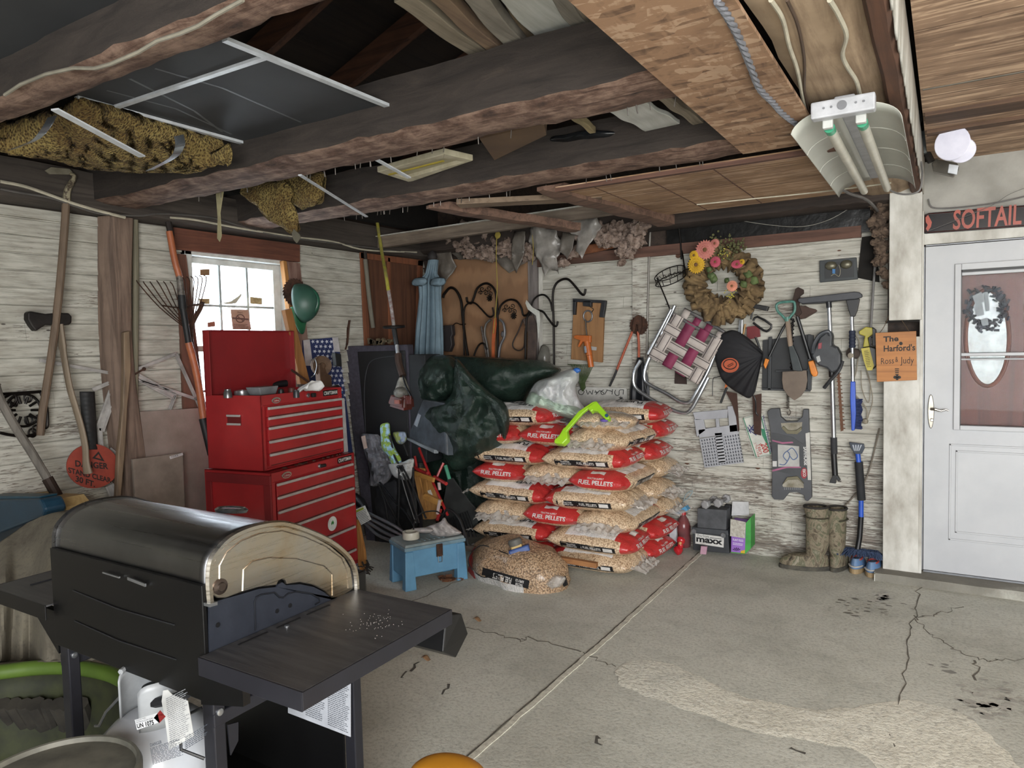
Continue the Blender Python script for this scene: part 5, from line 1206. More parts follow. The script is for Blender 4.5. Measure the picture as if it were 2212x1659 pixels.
# ---------------------------------------------------------------- folded camp chairs
c1=thing('camp_chair','folded grey camp chair standing between the dark panel and the red frame','camp chair',P3(850,1130,4.1))
sheet([(780,938),(800,940),(815,938),(830,955),(845,985),(850,1010),(842,1035),(820,1050),(798,1048),(800,1025),(795,1000),(786,975)],4.15,.07,.04,14,3,34,40).build('fabric',mat('#77777c',.85,c2=lin('#3a3b41'),sc=7),c1,solid=.004)
b=rods([[(812,1030,4.1),(830,1080,4.1),(838,1125,4.1)],[(815,1035,4.1),(850,1080,4.05),(878,1110,4.0),(900,1145,3.98)],[(800,1000,4.1),(815,1040,4.1),(848,1105,4.1),(870,1150,4.1)],[(786,945,4.1),(800,1010,4.1),(812,1036,4.1),(826,1030,4.1),(822,1010,4.1)]],.008);b.build('frame',M_blk,c1)
b=sheet([(798,1045),(822,1052),(850,1035),(858,1060),(850,1180),(820,1180),(805,1110)],4.35,.02,.02,6,4,20,30);b.build('hanging_cloth',mat('#26272c',.85,c2=lin('#15161a')),c1,solid=.003)
b=MB().ext(YP(4.05),[(780,943),(787,941),(792,968),(786,970)],0,.01);b.build('tag',mat('#b09a90',.7),c1,smooth=False)
c2_=thing('camp_chair','folded camp chair with blue and leaf-green printed cover and black poles','camp chair',P3(870,1135,4.0))
sheet([(822,920),(832,914),(841,915),(844,940),(852,965),(866,990),(866,1008),(850,1010),(838,985),(826,970),(823,945)],4.05,.05,.02,16,6,20,40).build('cover',mat('#7f9a3f',.8,c2=lin('#8fb0c8'),sc=22,lo=.47,hi=.53),c2_,solid=.004)
sheet([(848,936),(860,932),(876,934),(878,950),(868,960),(856,955)],4.1,.05,.02,16,8,16,16).build('rolled_end',mat('#8f9b58',.8,c2=lin('#7f8ca0'),sc=22,lo=.47,hi=.53),c2_,solid=.004)
sheet([(840,1003),(866,1000),(892,990),(893,1010),(886,1035),(868,1036),(850,1028)],4.02,.03,.02,16,12,20,20).build('flap',mat('#a5a5a2',.85,c2=lin('#7d7d7b')),c2_,solid=.004)
b=rods([[(862,1010,3.98),(862,1070,3.98),(860,1135,3.98)],[(866,1010,3.98),(885,1060,3.97),(905,1130,3.95)],[(868,1005,3.98),(895,1060,3.97),(920,1120,3.95)],[(862,1012,3.98),(878,1070,4.0),(898,1130,4.0)],[(842,940,4.0),(852,985,4.0),(864,1008,3.98)],[(872,960,4.05),(882,985,4.05)],[(893,1010,4.0),(892,1080,4.0)]],.008);b.build('pole',M_blk,c2_)
b=MB();b.lathe([(.02,-.012),(.028,0),(.02,.012)],P3(864,1008,3.98),(0,0,1),12);b.build('hub',M_blk,c2_)
b=sheet([(838,1060),(870,1050),(900,1060),(900,1170),(845,1175)],4.4,.03,.02,6,9,20,30);tag(b.build('black_bag',mat('#141518',.6),solid=.003),'black cloth bag behind the folded camp chairs','bag')
# folding wooden tray table and red metal frame
wt=thing('folding_tray_table','folded light wood tray table standing between chairs and red frame','table',P3(930,1125,4.15))
TPn=PL(P3(920,1060,4.12),(-.3,-1,.15))
for px in([(892,1018),(902,1016),(927,1122),(914,1122)],[(905,1010),(916,1012),(934,1122),(928,1122)],[(920,1020),(932,1030),(946,1085),(945,1120),(934,1122),(928,1075)]):
 MB().ext(TPn,px,-.006,.01).build('slat',wood('#a5773f','#7d5529','z',4,.6),wt,smooth=False,bevel=.002)
MB().ext(TPn,[(892,1016),(936,1032),(934,1042),(894,1026)],.01,.03).build('rail',wood('#b0803f','#8a5f2c','x',4,.6),wt,smooth=False,bevel=.002)
MB().ext(TPn,[(912,1072),(918,1066),(948,1080),(946,1093),(915,1078)],.01,.045).build('cross_brace',wood('#b5853f','#8a5f2c','x',4,.6),wt,smooth=False,bevel=.002)
MB().ext(TPn,[(923,1060),(930,1058),(936,1074),(928,1072)],.011,.013).build('paper_tag',mat('#c9c6bd',.7),wt,smooth=False)
rf=thing('red_metal_frame','red tubular metal frame leaning behind the blue step stool','frame',P3(950,1110,4.05))
M_redp=mat('#9c1f1f',.4,c2=lin('#7d1a1a'))
rods([[(905,968,4.2),(930,1030,4.12),(967,1113,4.0)],[(896,985,4.2),(900,1010,4.2),(897,1012,4.2)],[(958,1000,4.2),(944,1030,4.15)]],.010).build('tube',M_redp,rf)
rods([[(895,1010,4.15),(915,1020,4.12),(924,1022,4.1)],[(938,1030,4.12),(955,1040,4.08),(964,1045,4.05)],[(952,1100,4.05),(944,1125,4.0)]],.013).build('bracket',M_redp,rf)
rods([[(948,1042,4.1),(950,1058,4.1)],[(950,1080,4.0),(945,1110,4.0)]],.012).build('clear_sleeve',mat('#b9a7a5',.3),rf)
# big dark snow shovel / leaf rake with green handle
rk=thing('leaf_rake','broad dark plastic leaf rake with green handle below the tarp','rake',P3(985,1140,4.35))
rod([(962,1005,4.35),(971,1035,4.35)],.015).build('handle',mat('#4f9a7c',.4),rk)
b=MB().ext(YP(4.38),[(966,1035),(978,1032),(1015,1085),(1035,1105),(1030,1140),(985,1150),(962,1130),(958,1080)],-.012,.0);b.build('head',mat('#2f3130',.7,c2=lin('#1b1c1c'),sc=6),rk,smooth=False,bevel=.004)
b=MB()
for k in range(9):b.tube([P3(968+k*5,1120-k*2,4.36),P3(972+k*7,1160,4.33)],.006,5)
b.build('tines',M_blk,rk)
rod([(952,1120,4.0),(968,1100,4.0),(990,1118,4.0),(1003,1150,4.0),(1012,1178,4.0)],.010).build('x',M_blk,rk).name='bent_hose'
# crutch-like grey tubes with tag
cr=thing('aluminium_crutches','bundle of grey aluminium tubes with white hang tag left of the blue stool','crutches',P3(850,1160,3.75))
rods([[(795,1108,3.75),(850,1135,3.75),(880,1155,3.75)],[(796,1118,3.75),(840,1142,3.75),(872,1158,3.75)],[(795,1128,3.75),(830,1150,3.75),(862,1163,3.75)],[(788,1130,3.78),(815,1155,3.78),(850,1170,3.78)]],.011).build('tube',mat('#8d939b',.3,.8),cr)
b=MB();b.tube([P3(765,1072,3.8),P3(778,1085,3.8),P3(788,1100,3.78)],[.03,.04,.03],12);b.tube([P3(762,1086,3.82),P3(776,1100,3.8),P3(796,1112,3.78)],[.03,.035,.02],12);b.build('pad',M_blk,cr)
b=MB().ext(YP(3.68),[(764,1102),(788,1092),(802,1122),(780,1134)],0,.002);tg=b.build('hang_tag',mat('#c9cbc8',.6),cr,smooth=False)
b=MB().lines(YP(3.68),(780,1132),(800,1122),(768,1106),9,.003,.4,4);b.build('print',mat('#555a58',.7),tg,smooth=False)
b=MB().ext(YP(3.68),[(768,1103),(784,1096),(786,1100),(770,1107)],.002,.0035);b.build('print_band',mat('#93a33c',.6),tg,smooth=False)
# wooden stick with a leaf bundle at the bottom left
b=MB().ext(YP(3.72),[(766,1125),(772,1122),(786,1190),(792,1247),(784,1250),(772,1215)],-.01,.012);tag(b.build('wooden_lath',wood('#b07a3f','#8a5b2b','z',4),smooth=False,bevel=.002),'orange-brown lath standing at the foot of the tool cabinet','lath')
b=MB();rr=random.Random(6)
for k in range(26):
 p=P3(788+rr.uniform(-6,8),1225+rr.uniform(-16,18),3.66);b.bar(p,p+V((rr.uniform(-.03,.06),rr.uniform(-.02,.02),rr.uniform(-.05,.02))),.012,.003)
tag(b.build('dry_leaves',mat('#37322e',.9,c2=lin('#211d1a')),smooth=False),'dark dry leaf clump at the foot of the orange lath','leaves',kind='stuff')
b=MB().ext(YP(3.76),[(757,1130),(764,1125),(768,1225),(775,1258),(764,1262),(756,1255)],-.01,.01);tag(b.build('patterned_cloth',mat('#4b3f63',.8,c2=lin('#a59cae'),sc=60,lo=.48,hi=.52),smooth=False),'purple patterned fabric edge right of the tool cabinet','fabric')
# ---------------------------------------------------------------- blue step stool with storage lid
SU=V((.46,.888,0)).normalized();SN=V((SU.y,-SU.x,0));F0=FL.at(878,1278)
ss=thing('step_stool','worn blue plastic step stool with lid and rusty latch','step stool',F0+SU*.2-SN*.12)
SL=(PL(F0,SN).at(1006,1220)-F0).dot(SU);SH=PL(F0,SN).at(884,1178).z;SD=.27
M_blue=mat('#5d8fb0',.5,c2=lin('#4f7c9b'),sc=5);M_blue2=mat('#7c8d92',.6,c2=lin('#5f7a88'),sc=8)
def SS(s,d,z,k=0.0):return F0+SU*s-SN*(d)+V((0,0,z))
def sbox(b,s0,s1,d0,d1,z0,z1,tp_=.0):
 lo=[SS(s0,d0,z0),SS(s1,d0,z0),SS(s1,d1,z0),SS(s0,d1,z0)];hi=[SS(s0+tp_,d0+tp_,z1),SS(s1-tp_,d0+tp_,z1),SS(s1-tp_,d1-tp_,z1),SS(s0+tp_,d1-tp_,z1)]
 return b.prism(hi,lo)
b=MB();sbox(b,.0,SL,0,SD,SH*.27,SH*.86,.008);b.build('box',M_blue,ss,smooth=False,bevel=.006)
for s0,d0 in((-.01,-.01),(SL-.07,-.01),(-.01,SD-.05),(SL-.07,SD-.05)):
 b=MB();lo=[SS(s0,d0,0),SS(s0+.08,d0,0),SS(s0+.08,d0+.06,0),SS(s0,d0+.06,0)];hi=[SS(s0+.012,d0+.012,SH*.84),SS(s0+.07,d0+.012,SH*.84),SS(s0+.07,d0+.05,SH*.84),SS(s0+.012,d0+.05,SH*.84)]
 b.prism(hi,lo);b.build('leg',M_blue,ss,smooth=False,bevel=.005)
b=MB();sbox(b,.06,SL-.06,SD-.02,SD-.01,.04,SH*.42);b.build('back_panel',mat('#33506e',.6),ss,smooth=False)
b=MB();sbox(b,-.004,SL+.004,-.004,SD+.004,SH*.86,SH*.94,.0);ld=b.build('lid',mat('#6d8794',.5,c2=lin('#5b7583')),ss,smooth=False,bevel=.004)
b=MB();sbox(b,.0,SL,0,SD,SH*.94,SH,.006)
b.build('lid_top',mat('#7f8888',.7,c2=lin('#667478'),sc=12),ld,smooth=False,bevel=.004)
b=MB()
for k in range(9):sbox(b,.12+k*.035,.13+k*.035,.04,.10,SH,SH+.003)
b.build('tread_rib',M_blue2,ld,smooth=False)
b=MB();sbox(b,SL*.5,SL*.5+.045,-.016,-.004,SH*.64,SH*.92);lt=b.build('latch',M_rust,ss,smooth=False,bevel=.003)
b=MB();b.tube([SS(SL*.5+.008,-.014,SH*.66),SS(SL*.5+.01,-.016,SH*.52),SS(SL*.5+.036,-.016,SH*.52),SS(SL*.5+.038,-.014,SH*.66)],.003,6);b.build('latch_loop',M_alu,lt)
zt_=SH+.004
b=MB();c=ZP(zt_).at(888,1163);b.lathe([(.042,0),(.056,0),(.057,.003),(.057,.045),(.056,.048),(.038,.048),(.038,.0)],c,(0,0,1),32,cap=False);o=tag(b.build('packing_tape_roll',mat('#b9b6a9',.35,c2=lin('#a19e92'))),'roll of clear packing tape standing on the blue stool','tape roll')
for px,sd_,lb in(([(920,1140),(950,1128),(960,1118),(968,1130),(990,1145),(996,1152),(970,1158),(945,1160),(928,1152)],3,'crumpled white rag lying on the right of the blue stool'),([(890,1142),(925,1140),(935,1146),(920,1152),(895,1148)],7,'folded pale glove lying behind the tape roll')):
 b=sheet(px,3.82 if sd_==3 else 3.75,.05,.02,18,sd_,26,20);tag(b.build('rag',mat('#b5b0ae',.9,c2=lin('#8f8a88'),sc=14),solid=.004),lb,'rag')
b=MB();b.tube(spline([P3(*p)for p in((893,1150,3.7),(896,1125,3.72),(912,1108,3.75),(940,1104,3.8),(955,1112,3.85))],6),.005,6);tag(b.build('power_cord',M_blk),'black cord arching over the blue stool','cord')
b=MB();rr=random.Random(8)
for k in range(14):
 p=FL.at(975+rr.uniform(-22,22),1252+rr.uniform(-6,5),.004);b.box(p+V((0,0,.008)),(.045,.03,.003),Matrix.Rotation(rr.uniform(0,3),3,'Z')@Matrix.Rotation(rr.uniform(-.6,.6),3,'X'))
tag(b.build('dry_leaves',mat('#7a5238',.9,c2=lin('#54382a')),smooth=False),'brown dry leaves on the floor under the blue stool','leaves',kind='stuff')
for(x,y),lb in(((1031,1339),'single dry leaf on the open floor'),((920,1423),'small wood chip on the floor right of the grill shelf')):
 p=FL.at(x,y,.003);b=MB();b.grid(lambda u,v:p+V(((u-.5)*.05,(v-.5)*.035*(1-abs(u-.5)),.008*math.sin(u*5)+.004)),8,6);tag(b.build('dry_leaf',mat('#8a6a4c',.9),solid=.002),lb,'leaf')
 # ================================================================ bags of wood pellets
def bag_mat():
 t=NT('pellet_bag');v=t.mapping();x,y,z=t.sep(v)
 vo=t.vor(t.mapping((1,1,1)),95);vc=t.sep(t.vor(t.mapping((1,1,1)),95,out='Color'))[0]
 pel=t.ramp(vo,[(.15,'#decaad'),(.45,'#c2a787'),(.75,'#85694e')]);pel=t.mix(t.math('MULTIPLY',vc,.45),pel,'#d8c3a6')
 wob=t.math('MULTIPLY',t.noise(v,9,4),.03)
 def band(a,lo,hi):
  a=t.math('ADD',a,wob);return t.math('MULTIPLY',t.math('GREATER_THAN',a,lo),t.math('LESS_THAN',a,hi))
 top=t.math('GREATER_THAN',z,.092)
 white=t.math('MULTIPLY',top,band(x,-.16,.20));white=t.math('MULTIPLY',white,band(y,-.165,.19))
 redt=t.math('MULTIPLY',top,band(x,.20,.30));redt=t.math('MULTIPLY',redt,band(y,-.165,.19))
 rede=t.math('MULTIPLY',band(x,.245,.5),t.math('MULTIPLY',t.math('GREATER_THAN',z,.045),1.0))
 st=t.ramp(t.noise(t.mapping((60,6,6)),1,3),[(.4,lin('#e2e1df')),(.6,lin('#cfcecd'))])
 c=t.mix(white,pel,st);c=t.mix(t.math('MAXIMUM',redt,rede),c,'#b02a2a')
 t.link(c,t.p.inputs['Base Color']);t.set(Roughness=.5,Coat_Weight=.5,Coat_Roughness=.18)
 h=t.math('ADD',t.math('MULTIPLY',vo,.5),t.math('MULTIPLY',t.noise(v,16,6),2.0));t.bump(h,.4,.010);return t.m
M_bag=bag_mat();M_lblk=mat('#17181b',.4);M_lwht=mat('#d6d4d0',.4);M_lred=mat('#b52a2c',.4)
M_clear=mat('#dcd8d2',.15,c2=lin('#b9b3ab'),sc=16,alpha=.42,coat=.5,bump=.02,bs=30)
BL,BWd,BT_=.325,.23,.168
def make_bag(seed,lie='side'):
 rt=thing('pellet_bag','x','pellet bag',(0,0,0),'bags of wood pellets stacked in the corner')
 b=MB();n1,n2=40,30
 def sh(u,v,sg):
  X,Y=2*u-1,2*v-1
  hx=max(0,1-abs(X)**4.2);hy=max(0,1-abs(Y)**2.6)
  h=(hx**.6)*(hy**.62)
  px_=X*BL*(1-.05*abs(Y)**3);py_=Y*BWd*(1-.10*abs(X)**4)
  p=V((px_,py_,0));w_=noise.noise(V((px_*7,py_*7,seed)))*.012+noise.noise(V((px_*18,py_*22,seed+4)))*.006
  wr=.006*math.sin(py_*70+seed)*abs(X)**3
  z_=BT_/2+sg*(BT_/2*h+(w_+wr)*h**.5*(1 if sg>0 else .3))
  return V((px_+.01*noise.noise(V((py_*9,seed,z_*9))),py_+.008*noise.noise(V((px_*9,seed,2))),z_))
 b.grid(lambda u,v:sh(u,v,1),n1,n2);b.grid(lambda u,v:sh(u,v,-1),n1,n2)
 bmesh.ops.remove_doubles(b.b,verts=b.b.verts[:],dist=.004)
 def lab(name,fn,m,axis,par,off=.002):
  s=MB();fn(s)
  if name!='lettering' and name!='print':bmesh.ops.subdivide_edges(s.b,edges=s.b.edges[:],cuts=5,use_grid_fill=True)
  s.drape(b,axis,off);return s.build(name,m,par,smooth=False)
 parts=[]
 for sg in(-1,1):
  yy=sg*.5;ux=-sg
  def q(x0,x1,z0,z1):return[V((x0,yy,z0)),V((x1,yy,z0)),V((x1,yy,z1)),V((x0,yy,z1))]
  L_=lab('side_label',lambda s:s.poly(q(-.20,.20,.046,.090)),M_lblk,(0,-sg,0),rt,.0015)
  def tx(s):
   s.text('FUEL PELLETS',(-.02*ux*-1 if False else ux*-.03,yy,.060),(ux*.13,0,0),(0,0,.019),.02)
   s.text('TRACTOR\nSUPPLY CO',(ux*-.15,yy,.056),(ux*.075,0,0),(0,0,.026),.02)
   s.poly([(ux*.115,yy,.056),(ux*.18,yy,.056),(ux*.18,yy,.083),(ux*.115,yy,.083)])
   s.poly([(ux*-.045,yy,.055),(ux*-.042,yy,.055),(ux*-.042,yy,.085),(ux*-.045,yy,.085)])
  lab('lettering',tx,M_lwht,(0,-sg,0),L_,.003)
 def te(s):s.text('FUEL PELLETS',(.6,-.12,.075),(0,.25,0),(0,0,.030),.03);s.text('TRACTOR SUPPLY',(.6,-.06,.112),(0,.12,0),(0,0,.010),.02)
 lab('end_lettering',te,M_lwht,(-1,0,0),rt,.003)
 def tt(s):s.text('TRACTOR\nSUPPLY Cº',(.10,.10,.5),(-.17,0,0),(0,-.075,0),.02);s.text('FUEL\nPELLETS',(.16,-.02,.5),(-.22,0,0),(0,-.10,0),.03)
 lab('top_lettering',tt,mat('#26262a',.5),(0,0,-1),rt,.003)
 def tb_(s):s.poly([(.13,.03,.5),(.17,.03,.5),(.17,.09,.5),(.13,.09,.5)])
 lab('logo_patch',tb_,M_lred,(0,0,-1),rt,.0025)
 def tb2(s):s.poly([(.235,-.05,.5),(.275,-.05,.5),(.275,.05,.5),(.235,.05,.5)])
 lab('barcode',tb2,M_lwht,(0,0,-1),rt,.0025)
 s=MB();s.grid(lambda u,v:V((-BL+.03-.11*u+.01*noise.noise(V((v*9,seed,1))),(v-.5)*.36*(1-.12*u),.075+.03*(1-u)*math.cos((v-.5)*2.6)-.025*u+.022*noise.noise(V((u*5,v*9,seed)))+.008*math.sin(v*40+seed)*u)),10,34)
 s.build('end_seal',M_clear,rt,solid=.0015)
 b.build('sack',M_bag,rt,ang=80)
 return rt
protos=[make_bag(s)for s in(1,5,9,13)]
for p in protos:p['_used']=0
cnt=[0]
def place_bag(x,y,z,rz,label,tilt=(0,0),sc=(1,1,1)):
 k=cnt[0]%4;pr=protos[k];cnt[0]+=1
 o=dup(pr)if pr['_used']else pr
 pr['_used']=1;o['label']=label
 o.location=(x,y,z);o.rotation_euler=(tilt[0],tilt[1],rz);o.scale=sc
 return o
LH=.142
names=['bottom','second','third','fourth','fifth','sixth','seventh','eighth']
rr=random.Random(21);H_=math.pi/2
def j(a=.04):return rr.uniform(-a,a)*1.5
for L in range(8):
 z=L*LH;nm=names[L];xo=j(.02)
 if L%2==1 or L==0:
  fr=[(-2.71+xo,'left'),(-2.08+xo,'right')]
  for x,w_ in fr:
   if L==7 and w_=='right':continue
   place_bag(x,4.52+j(.015),z+.004,j(.03)+(0 if w_=='left' or L%4==1 else math.pi),f'pellet bag lengthwise at the {w_} of the stack front, {nm} layer up',(j(.015),j(.02)))
  if L<7:
   place_bag(-2.02+xo,4.93+j(.01),z+.003,j(.05)+(math.pi if L in(3,6)else 0),f'pellet bag behind the right front one, seen from its end, {nm} layer up',(0,j(.02)))
 else:
  for i,(x,w_)in enumerate(((-2.80,'left'),(-2.38,'middle'),(-1.97,'right'))):
   sg=-1 if(i+L//2)%2==0 else 1
   if L==6 and i==0:sg=-1
   place_bag(x+xo,4.62+j(.02)-(.02 if i==2 else 0),z+.004+(.01 if i==1 else 0),sg*H_+j(.06),f'pellet bag end-on at the {w_} of the stack front, {nm} layer up',(j(.02),0))
  place_bag(-2.03+xo,5.07,z+.003,j(.05)+(math.pi if L in(2,4)else 0),f'pellet bag at the back right of the stack, {nm} layer up',(0,j(.02)))
place_bag(-2.05,4.95,7*LH-.005,.12,'pellet bag on the top layer at the back right near the green rake')
place_bag(-2.03,4.58,7*LH-.02,H_+.35,'topmost pellet bag tipped forward under the lime green scoop',(.0,.10),(.95,.95,.8))
# split bag slumped on the floor in front
c=FL.at(1100,1262)+V((-.03,.14,0))
def mound(u,v):
 th=u*2*math.pi;r_1=math.sin(v*math.pi/2)
 a_,b_=.40,.235;sx_=abs(math.cos(th))**.85*(1 if math.cos(th)>0 else-1);sy_=abs(math.sin(th))**.85*(1 if math.sin(th)>0 else-1)
 z_=.25*max(0,math.cos(v*math.pi/2))**.75
 p=V((a_*sx_*r_1,b_*sy_*r_1,z_+.02*(1-v)))
 bul=1+.06*math.sin(v*math.pi)
 q=p*V((1,1,1)).length/1.732;p=V((p.x*bul,p.y*bul,p.z));nn=noise.noise(p*6+V((4,4,4)))*.035+.012*noise.noise(p*18)+.012*abs(math.sin(th*3.5+1))*r_1
 M_=Matrix.Rotation(-.22,3,'Z');return c+M_@(p+V((nn,nn,abs(nn)*.5 if v<.97 else 0)))
fbag=thing('pellet_bag','slumped pellet bag lying alone on the floor in front of the stack','pellet bag',c,'bags of wood pellets stacked in the corner')
b=MB();b.grid(mound,60,26,cu=True);
t=NT('loose_pellet_bag');v=t.mapping();x,y,z=t.sep(v);vo=t.vor(v,95);vc=t.sep(t.vor(v,95,out='Color'))[0]
pel=t.ramp(vo,[(.15,'#b79d80'),(.45,'#97795b'),(.7,'#543f2e')]);pel=t.mix(t.math('MULTIPLY',vc,.4),pel,'#cbb292')
redz=t.math('MULTIPLY',t.math('LESS_THAN',t.math('ADD',x,t.math('MULTIPLY',z,.6)),-.23),t.math('LESS_THAN',y,.1))
whz=t.math('MULTIPLY',t.math('LESS_THAN',z,.05),t.math('LESS_THAN',x,.2))
cc=t.mix(whz,pel,'#b9b7b4');cc=t.mix(redz,cc,'#b52a2a');t.link(cc,t.p.inputs['Base Color']);t.set(Roughness=.5,Coat_Weight=.5,Coat_Roughness=.2);t.bump(t.math('ADD',vo,t.math('MULTIPLY',t.noise(v,14,6),2)),.45,.012)
b.build('sack',t.m,fbag,ang=80)
vd=V((.12,-1,.35)).normalized()
def onb(px,py,d=0):
 return P3(px,py,c.y-.32)
s=MB();s.poly([onb(1043,1226),onb(1144,1254),onb(1141,1272),onb(1040,1244)]);bmesh.ops.subdivide_edges(s.b,edges=s.b.edges[:],cuts=7,use_grid_fill=True)
def drape_view(s,o,off):
 tr_=BVHTree.FromBMesh(o.b)
 for v_ in s.b.verts:
  d_=(v_.co-EYE).normalized();h_=tr_.ray_cast(EYE,d_,20)
  if h_[0]:v_.co=h_[0]-d_*off
b2=MB();b2.grid(mound,60,26,cu=True)
drape_view(s,b2,.003);sl_=s.build('side_label',M_lblk,fbag,smooth=False)
s=MB();a0,a1,a2=onb(1106,1247),onb(1066,1234),onb(1104,1256)
s.text('FUEL PELLETS',onb(1106,1249),onb(1066,1237)-onb(1106,1249),onb(1103,1261)-onb(1106,1249),.02);s.text('TRACTOR\nSUPPLY CO',onb(1132,1255),onb(1114,1250)-onb(1132,1255),onb(1129,1268)-onb(1132,1255),.02)
drape_view(s,b2,.006);s.build('lettering',M_lwht,sl_,smooth=False)
sheet([(1165,1262),(1180,1245),(1200,1242),(1222,1248),(1212,1266),(1198,1272),(1190,1288),(1176,1286),(1168,1272)],FL.at(1190,1275).y,.05,.03,16,5,26,26).build('end_seal',M_clear,fbag,solid=.002)
# ---------------------------------------------------------------- things lying on the stack
sp_=thing('shut_off_timer','blue plastic block with grey knob and cord sitting on the slumped bag','timer',c+V((.05,.05,.24)))
TPl=YP(3.98)
b=MB();cc_=TPl.at(1123,1190);Mr=Matrix.Rotation(-.35,3,'Y')@Matrix.Rotation(.5,3,'Z');b.box(cc_,(.14,.10,.055),Mr);b.build('base',mat('#34508c',.5,c2=lin('#2a4176')),sp_,smooth=False,bevel=.01)
b=MB();b.box(cc_+Mr@V((-.01,.0,.035)),(.075,.075,.02),Mr);b.build('collar',mat('#b99d5f',.5),sp_,smooth=False,bevel=.006)
b=MB();b.lathe([(.045,0),(.047,.006),(.047,.036),(.040,.044),(.001,.046)],cc_+Mr@V((-.012,0,.042)),Mr@V((0,0,1)),20);b.build('knob',mat('#5b5a55',.6),sp_)
for k,(pp_,lb)in enumerate(((((1098,1197),(1070,1187),(1040,1178),(1018,1195),(1012,1215),(1025,1235),(1052,1247),(1090,1222),(1112,1200)),''),)):
 b=MB();s=MB();s.tube(spline([P3(x,y,c.y-.22+.12*math.sin(i))for i,(x,y)in enumerate(pp_)],6),.0035,6)
 for v_ in s.b.verts:pass
 s.build('cord',M_blk,sp_)
b=MB().bar(P3(1140,1196,4.12),P3(1290,1221,4.16),.04,.035);tag(b.build('wooden_stick',wood('#9a6b40','#6d4729','x',4),smooth=False,bevel=.003),'brown wooden stick lying along the foot of the stack','stick')
b=MB();b.bar(P3(1008,1184,4.2),P3(1078,1192,4.15),.02,.04);tag(b.build('wooden_stick',wood('#6d6258','#4a4139','x',4),smooth=False),'grey stick end between blue stool and slumped bag','stick')
rod([(1200,1205,4.1),(1215,1222,4.08),(1217,1240,4.06),(1212,1252,4.06)],.004).build('power_cord',M_blk);o=bpy.data.objects['power_cord.001'];tag(o,'thin black cord hanging down in front of the lowest pellet bag','cord')
b=MB().ext(YP(3.98),[(1213,1247),(1219,1246),(1224,1265),(1217,1268)],0,.02);b.build('plug',M_blk,o,smooth=False)
# white shopping bag
t=NT('white_bag');t.set(Base_Color=t.ramp(t.noise(t.mapping(),5,4),[(.35,'#b9bfba'),(.65,'#d0cfd2')]),Roughness=.35,Transmission_Weight=.15);t.bump(t.noise(t.mapping(),18,8,.65,1),.5,.02)
wb_=thing('plastic_bag','knotted white plastic shopping bag lying on top of the stack','plastic bag',P3(1210,900,4.4))
zw=4.62
sheet([(1140,862),(1150,835),(1165,822),(1190,815),(1215,803),(1238,796),(1250,800),(1250,822),(1244,835),(1250,860),(1262,880),(1280,898),(1282,908),(1262,912),(1235,905),(1200,893),(1165,884)],zw,.20,.035,9,3,56,50).build('bag',t.m,wb_,solid=.003)
sheet([(1134,872),(1146,848),(1170,850),(1210,868),(1250,880),(1270,900),(1262,912),(1225,902),(1180,890),(1150,880)],zw-.08,.16,.03,11,8,50,30).build('lower_fold',mat('#b4c2b4',.35,c2=lin('#9fb3a2'),sc=6,bump=.01),wb_,solid=.003)
b=MB();b.ball(P3(1246,800,4.55),(.03,.02,.02),10);b.build('handle_end',mat('#2a5fa8',.5),wb_)
# lime green ball thrower
lg=thing('feed_scoop','lime green plastic scoop with long handle lying across the top of the stack','scoop',P3(1250,930,4.2))
M_lime=mat('#9ccb2b',.35,c2=lin('#86b822'),sc=3)
GP=PL(P3(1250,910,4.22),(.1,-1,.5))
MB().ext(GP,[(1207,940),(1196,951),(1197,957),(1215,959),(1226,948),(1225,936),(1223,925),(1218,922)],-.05,.01).build('cup',M_lime,lg,smooth=False,bevel=.008)
MB().ext(GP,[(1216,928),(1222,934),(1258,893),(1283,872),(1287,866),(1280,868),(1250,888)],-.01,.012).build('handle',M_lime,lg,smooth=False,bevel=.004)
MB().ext(GP,[(1268,880),(1288,866),(1316,898),(1315,905),(1308,906),(1290,888),(1280,886),(1276,890)],-.03,.02).build('grip',M_lime,lg,smooth=False,bevel=.006)
b=MB();b.lathe([(.012,0),(.012,.008)],GP.at(1311,898,.02),GP.n,14);b.build('rivet',mat('#2c4f66',.4),lg)
b=MB();b.ball(P3(1305,908,4.25),(.03,.02,.012),12);tag(b.build('purple_lid',mat('#6a5aa8',.5)),'small purple cap under the lime green scoop','cap')
# ================================================================ things hanging on the back wall
def wx(name,px,d0,d1,m,parent=None,pl=BW,bevel=0,**k):return MB().ext(pl,px,d0,d1).build(name,m,parent,smooth=False,bevel=bevel)
def wt_(pts,r,pl=BW,n=8,k=5,closed=False,flat=None):b=MB();b.tube(pxs(pl,pts,.05,k,closed),r,n,closed=closed,flat=flat);return b
# ---- burlap flower wreath
wr=thing('flower_wreath','ruffled burlap wreath with pink and yellow flowers on the back wall','wreath',BW.at(1563,690,.08))
t=NT('burlap');v=t.mapping();c_=t.ramp(t.noise(v,9,6),[(.35,'#4f3f2a'),(.65,'#7d6848')]);t.link(c_,t.p.inputs['Base Color']);t.set(Roughness=.95);t.bump(t.noise(t.mapping((1,1,1)),160,2),.4,.003)
WC=(1563,612)
def ruff(u,v):
 th=u*2*math.pi;ph=v*2*math.pi
 R=59+3*math.sin(th*2+1);r_1=24+5*math.sin(th*19+2*math.sin(ph*2))+7*noise.noise(V((th*4,ph*1.2,1)))
 rr_=R+r_1*math.cos(ph);p=BW.at(WC[0]+rr_*math.cos(th)*1.0,WC[1]+rr_*math.sin(th)*1.0,.10+.075*math.sin(ph)+.018*math.sin(th*23+ph*3)+.02*noise.noise(V((th*9,ph*3,2))))
 return p
b=MB();b.grid(ruff,200,22,cu=True,cv=True);b.build('burlap_ring',t.m,wr,ang=80)
rr=random.Random(12)
